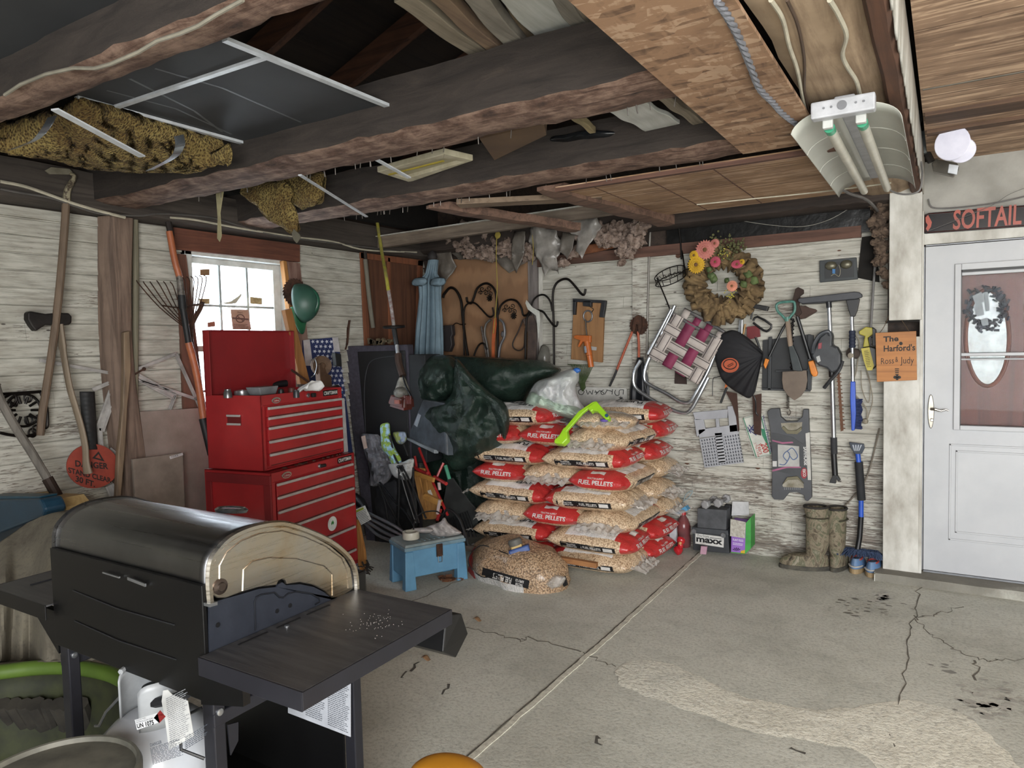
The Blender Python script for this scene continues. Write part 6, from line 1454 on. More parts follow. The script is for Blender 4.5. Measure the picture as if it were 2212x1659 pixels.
for k in range(64):
 th=rr.uniform(0,6.28);q=rr.uniform(44,80);
 if 3.6<th<5.6 and rr.random()<.5:continue
 cx_,cy_=WC[0]+q*math.cos(th),WC[1]+q*math.sin(th);a0=th+rr.uniform(-.6,.6);w_=rr.uniform(11,17);ph=rr.uniform(0,6)
 b=MB();b.grid(lambda u,v:BW.at(cx_+(u-.5)*w_*2*math.cos(a0)-(v-.5)*w_*1.3*math.sin(a0),cy_+(u-.5)*w_*2*math.sin(a0)+(v-.5)*w_*1.3*math.cos(a0),.165+.035*math.sin(v*3.1)+.012*math.sin(u*9+ph)*(v)+.01*math.sin(u*5+ph)),12,7)
 b.build('ruffle',t.m,wr,solid=.002,ang=80)
M_leaf=mat('#5b6b3d',.7,c2=lin('#3b4a2a'),sc=14);M_leaf2=mat('#5f5f3a',.85,c2=lin('#45462c'),sc=20)
for cx_,cy_,a0,s_ in((1532,585,1.2,22),(1545,592,1.9,22),(1525,578,.6,16),(1605,590,.2,22),(1618,600,.5,24),(1600,606,.9,20),(1574,600,2.2,14),(1512,558,2.6,16),(1590,575,-.4,14)):
 b=MB();b.grid(lambda u,v:BW.at(cx_+s_*u*math.cos(a0)-(v-.5)*s_*.8*math.sin(u*3.1)*math.sin(a0),cy_+s_*u*math.sin(a0)+(v-.5)*s_*.8*math.sin(u*3.1)*math.cos(a0),.20+.02*math.sin(u*3)-.02*abs(v-.5)),10,7);b.build('leaf',M_leaf,wr,solid=.0015)
b=MB()
for k in range(110):
 cx_,cy_=rr.choice(((1570,520),(1590,535),(1560,540),(1545,520),(1600,528),(1575,555)));p=BW.at(cx_+rr.gauss(0,9),cy_+rr.gauss(0,8),rr.uniform(.17,.23));b.ball(p,rr.uniform(.005,.012),6)
b.build('filler_sprig',M_leaf2,wr)
def flower(c,r,col,cc,n=22,d=.225,ry=1.0):
 b=MB();o=BW.at(c[0],c[1],d)
 for lay,(R,L_)in enumerate(((1,n),(.72,n*3//4),(.45,n//2))):
  for k in range(L_):
   a0=2*math.pi*(k+lay*.37)/L_;w_=r*R*.16;d0=V((math.cos(a0),0,math.sin(a0)*ry));s0=V((-math.sin(a0),0,math.cos(a0)));y_=V((0,-.006*(lay+1),0))
   b.poly([o+y_+d0*r*.12-s0*w_*.4,o+y_*1.3+d0*r*R*.7-s0*w_,o+y_+d0*r*R,o+y_*1.3+d0*r*R*.7+s0*w_,o+y_+d0*r*.12+s0*w_*.4])
 f=b.build('flower',col,wr,smooth=False,solid=.0015);b=MB();b.ball(o+V((0,-.018,0)),(r*.24,.008,r*.24),10);b.build('flower_centre',cc,f)
Mp=mat('#b9766c',.7,c2=lin('#a55f55'));My=mat('#c9a021',.7,c2=lin('#a88217'));Mk=mat('#b04c60',.7,c2=lin('#9c3a4c'));Mc=mat('#6b4a2a',.8)
flower((1524,540),.075,Mp,Mc);flower((1545,526),.035,Mp,Mc);flower((1505,572),.068,My,Mc);flower((1500,552),.038,My,Mc);flower((1546,566),.042,Mk,Mc);flower((1593,571),.045,Mk,Mc,ry=.7);flower((1603,566),.022,My,Mc);flower((1582,618),.042,mat('#d08a70',.7),Mc)
for c0 in((1565,545),(1576,637)):
 b=MB()
 for k in range(22):b.ball(BW.at(c0[0]+rr.gauss(0,6),c0[1]+rr.gauss(0,6),rr.uniform(.2,.24)),.005,6)
 b.build('berries',mat('#b3a84a',.6),wr)
 # ---- plant hanger basket
ph_=thing('wire_plant_basket','black scroll wire plant basket hanging left of the flower wreath','plant basket',BW.at(1450,680,.1))
HP=PL(BW.at(1447,590,.14),(.0,-1,0))
b=MB()
for ry_,off,dd in((12,0,0),(10,14,0)):b.tube([HP.at(1447+33*math.cos(a_)+off*.15,590+off+ry_*math.sin(a_)-12*math.cos(a_),.06*math.sin(a_))for a_ in[2*math.pi*k/24 for k in range(24)]],.004,5,closed=True)
for k in range(12):
 a_=2*math.pi*k/12;b.tube([HP.at(1447+33*math.cos(a_),590+12*math.sin(a_)-12*math.cos(a_),.06*math.sin(a_)),HP.at(1449+30*math.cos(a_),604+10*math.sin(a_)-12*math.cos(a_),.06*math.sin(a_))],.003,5)
b.build('basket',M_iron,ph_)
b=MB()
for k in range(5):b.tube([HP.at(1425+k*11+5*(1-q/14)*math.cos(q*.6),600-k*3+6*(1-q/14)*math.sin(q*.6),.06)for q in range(13)],.0025,5)
b.build('scrollwork',M_iron,ph_)
b=wt_([(1470,520,.04),(1474,545,.05),(1478,575,.1),(1480,590,.12)],.005);b.tube(pxs(BW,[(1419,600,.14),(1440,650,.12),(1455,690,.12),(1460,700,.12)],0,5),.006,6);b.tube(pxs(BW,[(1487,580,.14),(1492,610,.16),(1500,640,.16),(1515,650,.17),(1512,640,.17)],0,5),.004,6);b.build('hanger',M_iron,ph_)
b=wt_([(1458,440,.1),(1465,480,.06),(1470,520,.05),(1472,560,.05)],.007);tag(b.build('chain',M_iron),'dark chain hanging from the ceiling edge to the wire basket','chain')
# ---- board with caulking gun
cb=thing('clamp_board','brown board with black corner clamps hanging on the white planks','board',BW.at(1270,780,.04))
wx('board',[(1239,652),(1305,652),(1300,783),(1233,776)],.02,.05,wood('#8f6a45','#6c4c30','z',4),cb,bevel=.003)
for px in([(1237,645),(1308,649),(1308,655),(1237,652)],[(1237,648),(1244,649),(1242,680),(1237,680)],[(1299,652),(1308,654),(1303,686),(1294,685)],[(1259,650),(1277,650),(1277,663),(1259,661)]):wx('clamp',px,.045,.08,mat('#1e2024',.5),cb,bevel=.003)
b=MB();b.tube(pxs(BW,circ((1270,683),9.5,20,ry=12),.055,1,True),.007,8,closed=True);b.build('grommet',mat('#76777a',.4,.5),cb)
b=wt_([(1275,663,.06),(1282,668,.06),(1278,675,.06)],.003);b.build('wire',M_iron,cb)
cg=thing('caulking_gun','orange caulking gun hanging in front of the brown board','caulking gun',BW.at(1268,790,.1))
M_or=mat('#b8632c',.4,c2=lin('#a0541f'))
wx('handle',[(1239,726),(1243,724),(1275,725),(1275,740),(1258,738),(1250,750),(1248,748),(1253,735),(1240,731)],.07,.10,M_or,cg,bevel=.003)
b=MB();b.tube([BW.at(1268,738,.09),BW.at(1273,768,.10)],.026,16);b.tube([BW.at(1273,768,.10),BW.at(1277,793,.10)],.024,16);b.build('barrel',M_or,cg)
b=MB();b.tube([BW.at(1267.5,748,.092),BW.at(1270,762,.096)],.0275,16);b.build('label',mat('#9aa0a8',.5,c2=lin('#6c7480'),sc=50),cg)
b=wt_([(1265,690,.08),(1266,710,.085),(1268,726,.09)],.006);b.build('rod',M_steel,cg)
wx('tag',[(1276,748),(1289,750),(1288,757),(1276,756)],.052,.054,mat('#a9aaa8',.6),cg)
# ---- small green rake
gk=thing('hand_rake','small green fan rake standing upright behind the white bag','rake',BW.at(1258,840,.1))
b=MB()
for k in range(13):b.tube([BW.at(1257+(k-6)*.6,832,.06),BW.at(1259+(k-6)*2.3,808,.07),BW.at(1258+(k-6)*4.0+(3-abs(k-6))*.2,792-abs(k-6)*.6,.08),BW.at(1252+(k-6)*4.2,787,.07)],.0032,5)
b.build('tines',mat('#44562f',.6),gk)
wx('hub',[(1252,822),(1262,822),(1264,838),(1258,846),(1253,838)],.05,.065,mat('#44562f',.6),gk,bevel=.003)
# ---- hand-lettered sign, upside down
sn=thing('lettered_sign','white board with black hand lettering upside down behind the stack','sign',BW.at(1300,880,.05))
wx('board',[(1200,834),(1353,838),(1356,885),(1352,930),(1200,900)],.03,.045,mat('#c4c3bd',.6),sn,bevel=.002)
b=MB()
for st in([(1347,842),(1338,843),(1337,853),(1331,854),(1328,848),(1330,842)],[(1347,842),(1346,852)],[(1323,841),(1322,852)],[(1323,846),(1310,842)],[(1312,842),(1306,852)],[(1304,842),(1298,846),(1300,852),(1305,850),(1296,844),(1291,848),(1287,852)],[(1286,843),(1289,850)],[(1284,847),(1291,847)],[(1281,842),(1279,852),(1274,845),(1270,852),(1266,842)],[(1262,846),(1258,852),(1251,851),(1250,844),(1257,841),(1262,846)],[(1345,858),(1338,862)],[(1341,856),(1342,864)],[(1346,862),(1337,858)]):
 b.tube(pxs(BW,st,.046,3),.0028,5)
b.build('lettering',mat('#17181a',.6),sn)
# ---- bolt cutter style loppers and saw blade
lo2=thing('bolt_cutters','rusty loppers with orange handles and one black grip hanging left of the lawn chair','loppers',BW.at(1335,830,.08))
b=wt_([(1366,716,.08),(1350,755,.08),(1332,800,.08)],.010);b.tube(pxs(BW,[(1378,716,.08),(1380,745,.08),(1380,775,.08)],0,4),.010,8);b.build('handle',mat('#a34f31',.6,c2=lin('#8a4029')),lo2)
b=wt_([(1333,798,.08),(1326,815,.08),(1317,834,.08)],.014,flat=.6);b.build('grip',mat('#2b2b2d',.7),lo2)
wx('jaws',[(1366,718),(1366,700),(1371,684),(1378,680),(1385,684),(1386,705),(1382,720),(1378,718),(1378,702),(1374,700),(1371,716)],.07,.09,M_rust,lo2,bevel=.002)
sawblade(BW.at(1380,703,.05),(0,-1,0),.078,'rusty circular saw blade behind the orange-handled loppers',teeth=20)
um=thing('folded_umbrella','folded black umbrella hanging below the saw blade','umbrella',BW.at(1380,890,.1))
b=MB();b.grid(lambda u,v:BW.at(1383-2*v+(.3+.7*math.sin(min(1,v*1.6)*1.4))*22*math.cos(u*6.283),772+118*v,.07+.04*math.sin(u*6.283)*(1+.4*math.cos(u*31))),48,14,cu=True);b.build('canopy',mat('#23252b',.5,c2=lin('#16171b'),sc=4),um)
b=wt_([(1395,800,.12),(1393,830,.12),(1405,870,.12),(1412,895,.12)],.003);b.build('tie',M_blk,um)
# ---- webbed aluminium lawn chair
ch=thing('lawn_chair','folded aluminium lawn chair with white and magenta webbing hanging tilted','lawn chair',BW.at(1450,890,.15))
b=wt_([(1458,660,.14),(1420,740,.14),(1398,785,.15),(1392,815,.15),(1402,830,.15),(1440,850,.15),(1470,868,.15),(1490,868,.15),(1503,850,.15),(1530,800,.14),(1548,755,.14)],.014,n=10);
b.tube(pxs(BW,[(1384,778,.18),(1370,805,.18),(1372,835,.18),(1400,858,.18),(1440,880,.18),(1475,892,.18),(1492,885,.18),(1510,855,.18),(1530,815,.17)],0,6),.014,10)
b.tube(pxs(BW,[(1450,668,.17),(1400,765,.17)],0,2),.013,10);b.build('frame',M_alu,ch)
b=wt_([(1455,678,.16),(1500,705,.16),(1548,730,.16)],.013,n=10);b.tube(pxs(BW,[(1478,668,.12),(1520,690,.12),(1565,718,.12)],0,4),.013,10);b.tube(pxs(BW,[(1408,762,.15),(1460,790,.15),(1512,820,.15)],0,4),.012,10);b.build('cross_tube',M_alu,ch)
t=NT('chair_webbing');M_webw=mat('#b7aea8',.7,c2=lin('#9c938d'),sc=4);M_webm=mat('#7c2b4b',.7,c2=lin('#6a2440'),sc=6);M_line=mat('#2c2226',.8)
ux_,uy_=(.87,.49),(-.50,.87)
O_=(1468,680)
def WQ(a_,c_,d):return BW.at(O_[0]+ux_[0]*a_+uy_[0]*c_,O_[1]+ux_[1]*a_+uy_[1]*c_,d)
def WS(x):return math.tanh(4*math.cos(x))
def web(kind,pos,col,lo_,hi_,w=23):
 b=MB();N_=28;R=[]
 for i in range(N_+1):
  s_=lo_+(hi_-lo_)*i/N_;wv=.005*WS(math.pi*((s_-8)/30 if kind=='v' else s_/32.5)+math.pi*(round(pos/32.5)if kind=='v' else round((pos-8)/30)))
  for sg in(-1,1):
   if kind=='h':R.append(WQ(s_,pos+sg*w/2,.175-wv))
   else:R.append(WQ(pos+sg*w/2,s_,.175+wv))
 vs=[b.v(p)for p in R]
 for i in range(N_):b.f((vs[2*i],vs[2*i+1],vs[2*i+3],vs[2*i+2]))
 o=b.build('webbing',col,ch,solid=.002)
 if col is M_webw:
  b=MB()
  for e in(-.33,.33):
   P=[]
   for i in range(N_+1):
    s_=lo_+(hi_-lo_)*i/N_;wv=.005*WS(math.pi*((s_-8)/30 if kind=='v' else s_/32.5)+math.pi*(round(pos/32.5)if kind=='v' else round((pos-8)/30)))
    P.append(WQ(s_,pos+e*w,.1768-wv)if kind=='h' else WQ(pos+e*w,s_,.1768+wv))
   b.strip(P,.0045,V((ux_[0],0,-ux_[1]))if kind=='v' else V((uy_[0],0,-uy_[1])),.001)
  b.build('webbing_stripe',M_line,o,smooth=False)
for k,(p_,col)in enumerate(((0,M_webw),(32,M_webm),(65,M_webm),(97,M_webw))):web('v',p_,col,2,112)
for k,(p_,col)in enumerate(((38,M_webw),(68,M_webw),(98,M_webw))):web('h',p_,col,-14,110)
# upper roll of webbing
for k,(x0,y0,col)in enumerate(((1480,672,M_webw),(1503,690,M_webm),(1528,704,M_webm),(1552,720,M_webw))):
 b=MB();b.grid(lambda u,v:BW.at(x0+(v-.5)*15*ux_[0]+u*24*uy_[0]+6,y0+(v-.5)*15*ux_[1]+u*24*uy_[1]-2,.13+.02*math.sin(u*3.1)),8,3);b.build('webbing',col,ch,solid=.002)
wx('wall_plate',[(1458,795),(1482,797),(1483,830),(1457,829)],.02,.03,mat('#33231e',.8)).name='wood_tag';tag(bpy.data.objects['wood_tag'],'small dark square plate on the wall below the lawn chair webbing','plate')
# ---- black pleated fabric bundle with orange emblem
bb=thing('fabric_bundle','black pleated fabric bundle with round orange emblem tied at the side','fabric bundle',BW.at(1590,870,.15))
out=[(1582,713),(1604,722),(1625,738),(1640,752),(1648,762),(1647,775),(1640,800),(1634,830),(1630,848),(1618,860),(1600,852),(1578,838),(1560,820),(1550,795),(1543,765),(1545,742),(1560,722)]
px=[(p.x,p.y)for p in spline([(x,q,0)for x,q in out],5,True)];k0=(1648,768);b=MB();R=[]
for(x,y)in px:
 row=[]
 for i in range(16):
  s_=i/15;th=math.atan2(y-k0[1],x-k0[0]);X=k0[0]+(x-k0[0])*s_;Y=k0[1]+(y-k0[1])*s_
  row.append(b.v(BW.at(X,Y,.14+.05*math.sin(s_*3.0)+(.014*math.sin(th*26))*s_*(1 if y>780 else .35))))
 R.append(row)
for A_,B_ in zip(R,R[1:]+R[:1]):
 for i in range(15):b.f((A_[i],A_[i+1],B_[i+1],B_[i]))
bmesh.ops.remove_doubles(b.b,verts=b.b.verts[:],dist=.0008)
b.build('fabric',mat('#1c1c20',.8,c2=lin('#141417'),sc=8),bb,solid=.003,ang=70)
EP=PL(BW.at(1577,787,.205),(-.15,-1,.05))
b=MB();b.ext(EP,[(x,y)for x,y in circ((1577,789),19,28,ry=16)],0,.003);e_=b.build('emblem',mat('#b3583a',.6),bb,smooth=False)
b=MB();b.tube([EP.at(x,y,.004)for x,y in circ((1577,787),14,24,ry=10.5)],.0035,6,closed=True);b.tube([EP.at(x,y,.004)for x,y in((1572,790),(1583,784),(1584,787),(1573,793),(1572,790))],.0022,5);b.build('emblem_print',mat('#141416',.7),e_)
b=wt_([(1560,812,.12),(1548,815,.12),(1540,820,.12),(1539,855,.12)],.003);b.tube(pxs(BW,[(1625,850,.14),(1632,865,.14),(1633,890,.12),(1638,898,.12)],0,4),.005,6);b.build('strap',M_blk,bb)
b=wt_([(1570,838,.1),(1564,852,.1),(1557,870,.1)],.014,flat=.6);tag(b.build('black_grip',mat('#2a2c2e',.7)),'ribbed black tool grip poking out below the fabric bundle','grip')
wx('orange_tip',[(1567,829),(1572,834),(1565,839)],.12,.14,M_or).name='orange_tip';tag(bpy.data.objects['orange_tip'],'tiny orange tip below the fabric bundle','tip')
for px,lb in(([(1567,845),(1592,850),(1597,930),(1594,933),(1590,900),(1580,870)],'rusty saw blade hanging behind the grey plastic crate'),([(1625,855),(1645,850),(1644,941),(1629,937)],'long rusty saw blade crossing the licence plate')):
 o=wx('hand_saw',px,.055 if 'crate' in lb else .075,.058 if 'crate' in lb else .078,mat('#4a342c',.8,.3,c2=lin('#38261f'),sc=12));tag(o,lb,'saw')
 # ---- tools right of the bundle
o=wx('wrench',[(1596,690),(1604,690),(1603,724),(1595,722)],.06,.08,M_alu,bevel=.003);tag(o,'silver wrench hanging at the upper right of the wreath','wrench')
b=MB();b.tube(pxs(BW,circ((1604,672),6,14,ry=8),.07,1,True),.004,6,closed=True);b.build('ring',M_alu,o)
o=wx('ice_scraper',[(1613,706),(1640,703),(1643,727),(1620,733),(1613,726)],.08,.09,mat('#6d2226',.4,c2=lin('#5a1b1f')),bevel=.002);tag(o,'dark red scraper blade on a black handle','scraper')
b=wt_([(1632,728,.085),(1640,750,.085),(1644,775,.085)],.008);b.build('handle',M_blk,o)
o=thing('window_brush','black brush with open rectangular head above the red scraper','brush',BW.at(1645,720,.1))
b=wt_([(1627,693,.1),(1636,684,.1),(1666,702,.1),(1660,714,.1),(1650,714,.1),(1627,697,.1)],.008,k=2);b.build('frame',M_blk,o)
wx('brush_head',[(1613,656),(1622,655),(1660,662),(1656,672),(1620,664)],.08,.13,M_blk,o,bevel=.004);b=wt_([(1628,662,.1),(1622,690,.1)],.006);b.build('neck',M_blk,o)
b=wt_([(1610,700,.07),(1606,722,.07)],.006);tag(b.build('screwdriver',mat('#a3731f',.4)),'amber screwdriver shaft left of the red scraper','screwdriver')
# dark plastic tray behind the spade
o=thing('plastic_tray','black plastic tray mounted behind the small spade','tray',BW.at(1700,840,.03))
wx('panel',[(1648,735),(1750,722),(1757,735),(1750,843),(1646,840)],.02,.035,mat('#1f2123',.5,c2=lin('#15171a')),o)
for px in([(1646,838),(1750,841),(1750,846),(1646,843)],[(1660,728),(1667,727),(1665,842),(1658,842)],[(1745,722),(1757,724),(1752,843),(1744,843)],[(1675,800),(1745,798),(1745,802),(1675,804)]):wx('rib',px,.035,.06,mat('#2b2e31',.5),o,bevel=.002)
# loppers with orange tips
o=thing('loppers','large black loppers with orange handle ends hanging open','loppers',BW.at(1725,810,.1))
wx('blade',[(1712,648),(1718,624),(1724,620),(1736,626),(1736,634),(1728,640),(1726,660),(1732,676),(1724,684),(1712,676)],.09,.11,mat('#3b2c26',.7,.4),o,bevel=.003)
wx('lower_blade',[(1716,676),(1728,660),(1762,668),(1766,672),(1750,678),(1735,688),(1722,686)],.08,.09,mat('#4b3932',.7,.4),o,bevel=.002)
b=wt_([(1722,684,.1),(1730,710,.1),(1750,775,.1)],.013,n=10);b.tube(pxs(BW,[(1712,680,.1),(1690,712,.1),(1662,770,.1)],0,3),.009,10);b.build('handle',mat('#17181b',.4),o)
wx('handle_end',[(1745,781),(1757,778),(1766,806),(1764,813),(1756,814),(1751,806)],.08,.115,mat('#cf7a22',.4),o,bevel=.006)
wx('handle_end',[(1653,774),(1661,777),(1656,790),(1653,797),(1649,788)],.08,.11,mat('#cf7a22',.4),o,bevel=.004)
# small spade with green grip
o=thing('garden_spade','short spade with green D-grip hanging blade down','spade',BW.at(1715,865,.12))
b=wt_([(1697,690,.14),(1690,682,.14),(1680,672,.14),(1677,660,.14),(1684,654,.14),(1700,652,.14),(1714,652,.14),(1717,660,.14),(1716,673,.14),(1708,683,.14),(1703,690,.14)],.009,k=4);b.tube(pxs(BW,[(1700,685,.14),(1701,694,.14)],0,2),.018,10);b.build('grip',mat('#4f7f74',.5,c2=lin('#3c665d'),sc=30),o)
b=wt_([(1701,690,.14),(1706,735,.14),(1708,748,.14)],.017,n=10);b.build('shaft',wood('#8b7b6b','#6a5c50','z',5),o)
wx('socket',[(1702,745),(1712,744),(1724,770),(1734,802),(1722,802),(1712,800),(1706,770)],.12,.15,mat('#3c4142',.5,.5),o,bevel=.005)
b=MB();ol=[(1690,803),(1742,800),(1744,822),(1740,842),(1730,856),(1716,865),(1702,855),(1692,840),(1689,822)];b.ext(BW,ol,.13,.138);b.build('blade',mat('#6f6256',.6,.3,c2=lin('#5b5047'),sc=6),o,smooth=False,bevel=.002)
# saw chain, spring
b=MB()
for k in range(26):y=690+k*4.3;b.ball(BW.at(1712-1.5*math.sin(k*.2)+2*(k%2)-(k*.15),y,.06),(.012,.006,.008),6)
tag(b.build('saw_chain',mat('#171414',.5,.5),smooth=True),'black saw chain hanging behind the spade shaft','chain')
b=MB();b.tube([BW.at(1702+3.2*math.cos(k*1.3),848+k*.62,.06+.008*math.sin(k*1.3))for k in range(58)],.002,5);b.tube(pxs(BW,[(1704,884,.06),(1708,890,.06),(1704,897,.06),(1700,890,.06)],0,4),.003,6);tag(b.build('coil_spring',M_steel),'thin coil spring hanging below the spade blade','spring')
o=wx('trowel',[(1731,663),(1740,660),(1764,674),(1740,688),(1728,690)],.05,.056,mat('#4a3a32',.7,.3));tag(o,'pointed brown trowel blade beside the lopper pivot','trowel')
# black and grey hedge trimmer body
o=thing('hedge_trimmer','dark grey hedge trimmer hanging with its rusty toothed blade down','hedge trimmer',BW.at(1800,930,.1))
wx('body',[(1762,745),(1770,728),(1786,715),(1795,716),(1798,726),(1797,745),(1808,750),(1816,765),(1816,785),(1808,802),(1795,806),(1785,795),(1768,790),(1757,778),(1752,768)],.06,.16,mat('#313438',.5,c2=lin('#222427')),o,bevel=.012)
b=wt_([(1756,762,.16),(1758,745,.18),(1770,724,.18),(1788,716,.18),(1794,724,.17)],.013,n=8);b.build('handle',mat('#3d4146',.5),o)
b=wt_([(1820,780,.14),(1812,800,.16),(1795,820,.16),(1780,838,.14)],.012);b.build('front_handle',mat('#26282b',.5),o)
wx('trigger',[(1768,742),(1775,740),(1774,753),(1767,754)],.16,.18,mat('#8b3b42',.5),o)
wx('rating_label',[(1763,771),(1770,768),(1773,780),(1766,783)],.16,.162,mat('#a9aaa8',.6),o)
b=MB();b.ext(BW,[(1808,800),(1813,800),(1822,930),(1816,932)],.09,.096)
for k in range(15):y=806+k*8.4;x=1810.5+k*.65;b.ext(BW,[(x-4.5,y),(x+6,y+1),(x+6,y+3),(x-4.5,y+2.2)],.088,.098)
b.build('blade',mat('#6b4a38',.8,.3),o,smooth=False)
# squeegee pole
o=thing('snow_squeegee','telescoping silver pole with wide black squeegee head','squeegee',BW.at(1803,1043,.12))
b=MB();A0_=[(1723,647),(1727,644),(1845,630),(1856,631),(1862,636),(1862,642),(1850,646),(1732,656),(1724,652)]
wx('head',A0_,.12,.16,mat('#36383d',.5),o,bevel=.005);wx('rubber',[(1730,652),(1852,638),(1850,646),(1790,653),(1770,656),(1732,657)],.10,.14,M_blk,o,bevel=.003)
b=MB();b.tube([BW.at(1790,652,.13),BW.at(1791,665,.13)],.018,12);b.build('socket',mat('#1d1f24',.4),o)
b=MB();b.tube([BW.at(1791,663,.13),BW.at(1797,800,.12)],.0135,12);b.tube([BW.at(1797,812,.12),BW.at(1801,945,.11)],.016,12);b.build('pole',M_alu,o)
b=MB();b.tube([BW.at(1796.5,800,.12),BW.at(1797,814,.12)],.019,12);b.tube([BW.at(1801,980,.11),BW.at(1804,1030,.11)],.019,12);b.build('collar',M_blk,o)
b=MB();b.tube([BW.at(1801,945,.11),BW.at(1802,980,.11)],.021,12);b.build('foam_grip',mat('#2c2d30',.8),o)
wx('scraper_end',[(1799,1027),(1808,1027),(1815,1038),(1810,1040),(1806,1034),(1805,1045),(1791,1043),(1795,1034)],.09,.13,M_blk,o,bevel=.002)
# blue snow brush hanging
o=thing('snow_brush','long snow brush with blue handle hanging bristles down beside the squeegee','snow brush',BW.at(1843,932,.12))
wx('upper_scraper',[(1827,648),(1857,645),(1852,670),(1846,684),(1837,684),(1832,668)],.10,.14,M_blk,o,bevel=.004)
b=MB();b.tube([BW.at(1840,684,.12),BW.at(1841,716,.12)],.0125,12);b.tube([BW.at(1841,750,.12),BW.at(1842,825,.12)],.0125,12);b.build('pole',M_alu,o)
b=MB();P=[BW.at(1841,714+k*2.5,.12)for k in range(16)];b.tube(P,[.021 if k%3 else .018 for k in range(16)],12);b.build('foam_grip',mat('#1c2338',.7),o)
wx('handle',[(1837,824),(1847,824),(1848,860),(1849,895),(1846,930),(1839,931),(1838,900),(1836,860)],.10,.14,mat('#2a52b8',.4,c2=lin('#2347a4')),o,bevel=.006)
b=MB();rr=random.Random(5)
for k in range(300):
 y=862+rr.random()*64;x1_=1861+1.5*math.sin(y*.3);b.bar(BW.at(1847,y,.10+.035*rr.random()),BW.at(x1_+rr.uniform(-1.5,1.5),y+rr.uniform(-2,2),.10+.04*rr.random()),.0035,.0035)
b.build('bristles',mat('#1f2c55',.8,c2=lin('#16203f')),o,smooth=False)['kind']='stuff'
# leaning blue snow broom
o=thing('snow_broom','blue and black snow broom standing with navy bristles on the floor behind the shoes','snow broom',YP(5.2).at(1858,1212))
SBp=YP(5.27)
wx('ice_scraper',[(1834,955),(1866,959),(1868,968),(1862,980),(1854,983),(1846,980),(1838,968)],-.01,.01,mat('#2b3340',.3),o,SBp,bevel=.002);
for k in range(4):wx('scraper_tooth',[(1841+k*6,961),(1844+k*6,961),(1847+k*3,974),(1845+k*3,974)],.01,.013,mat('#9aa0a8',.4),o,SBp)
b=MB();b.tube([SBp.at(1853,980,0),SBp.at(1855,1000,0)],.016,12);b.tube([SBp.at(1860,1078,0),SBp.at(1860,1118,0)],.016,12);b.build('pole',mat('#2752b5',.4),o)
b=MB();b.tube([SBp.at(1855,998,0),SBp.at(1861,1080,0)],.026,14);b.build('foam_grip',mat('#1d1f22',.8),o)
b=MB();b.tube([SBp.at(1860,1116,0),SBp.at(1857,1160,0),SBp.at(1852,1190,.02)],.017,12);b.build('lower_tube',M_blk,o)
b=MB();c=SBp.at(1856,1190,.03)
for k in range(420):
 u=rr.random();p=c+V(((u-.5)*.22,rr.uniform(-.03,.03),.01));b.bar(p,p+V((rr.uniform(-.02,.02)+(u-.5)*.05,rr.uniform(-.05,.04),-.035+rr.uniform(-.01,.01))),.004,.004)
b.build('bristles',mat('#3a4a66',.9,c2=lin('#27344d')),o,smooth=False)['kind']='stuff'
# door-chime box
o=thing('door_chime','open black door chime with two round bells','door chime',BW.at(1811,608,.04))
wx('housing',[(1770,563),(1850,556),(1853,603),(1771,610)],.02,.045,mat('#2b3133',.5),o,bevel=.003);wx('backplate',[(1781,568),(1843,563),(1845,598),(1782,602)],.045,.05,mat('#15181a',.5),o)
for x in(1795,1828):b=MB();b.ball(BW.at(x,574 if x<1800 else 571,.055),(.038,.022,.030),16);b.build('bell',mat('#6f6c5c',.4,.5,c2=lin('#5a5748')),o)
b=MB().ext(BW,[(1798,581),(1804,581),(1804,591),(1798,591)],.05,.065);b.build('coil',mat('#2f6da3',.4),o,smooth=False);b=wt_([(1795,596,.06),(1803,592,.06),(1812,597,.06),(1815,585,.06),(1812,572,.06)],.0025);b.build('wire',mat('#8e8a78',.4),o)
for(x,y),lb in(((1813,546),'small round brown plug above the door chime'),((1484,998),'small round brown plug in the planks right of the stack'),((1637,1008),'round brown plug in the planks below the licence plate'),((1465,552),'dark knot hole near the top of the planks')):
 b=MB();b.lathe([(.02,0),(.02,.003),(.001,.004)],BW.at(x,y,.018),(0,-1,0),18);tag(b.build('wall_plug',mat('#5d3e2c',.8,c2=lin('#3b261a'),sc=60)),lb,'plug')
b=MB();c=BW.at(1843,767,.1);b.tube([BW.at(1836,762,.10),BW.at(1850,764,.06)],.035,14);o=tag(b.build('paint_roller',mat('#4b403a',.8)),'round roller end left of the yellow spray bottle','roller');b=MB();b.lathe([(.02,0),(.02,.004),(.012,.006)],BW.at(1838,768,.125),(-.3,-1,0),14);b.build('end_cap',mat('#8d8577',.6),o)
# yellow spray bottle
o=thing('spray_bottle','yellow-labelled spray bottle with black trigger hanging beside the post','spray bottle',BW.at(1878,800,.1))
Ms_y=mat('#b5a63a',.5,c2=lin('#968a2e'))
wx('bottle',[(1861,752),(1880,748),(1893,752),(1895,790),(1884,799),(1872,798),(1866,780)],.06,.13,mat('#24241c',.4),o,bevel=.008);wx('label',[(1860,753),(1878,750),(1888,790),(1884,800),(1873,800),(1866,780)],.131,.134,Ms_y,o)
b=MB().lines(BW,(1873,794),(1883,793),(1866,757),10,.1345,.4,3);b.build('print',mat('#5f5a28',.7),o,smooth=False)
wx('trigger_head',[(1855,716),(1870,706),(1884,708),(1886,722),(1874,730),(1878,748),(1864,750),(1868,726),(1856,722)],.07,.12,mat('#9e9430',.5),o,bevel=.005);wx('cap',[(1884,706),(1892,712),(1894,748),(1884,748)],.07,.12,M_blk,o,bevel=.004)
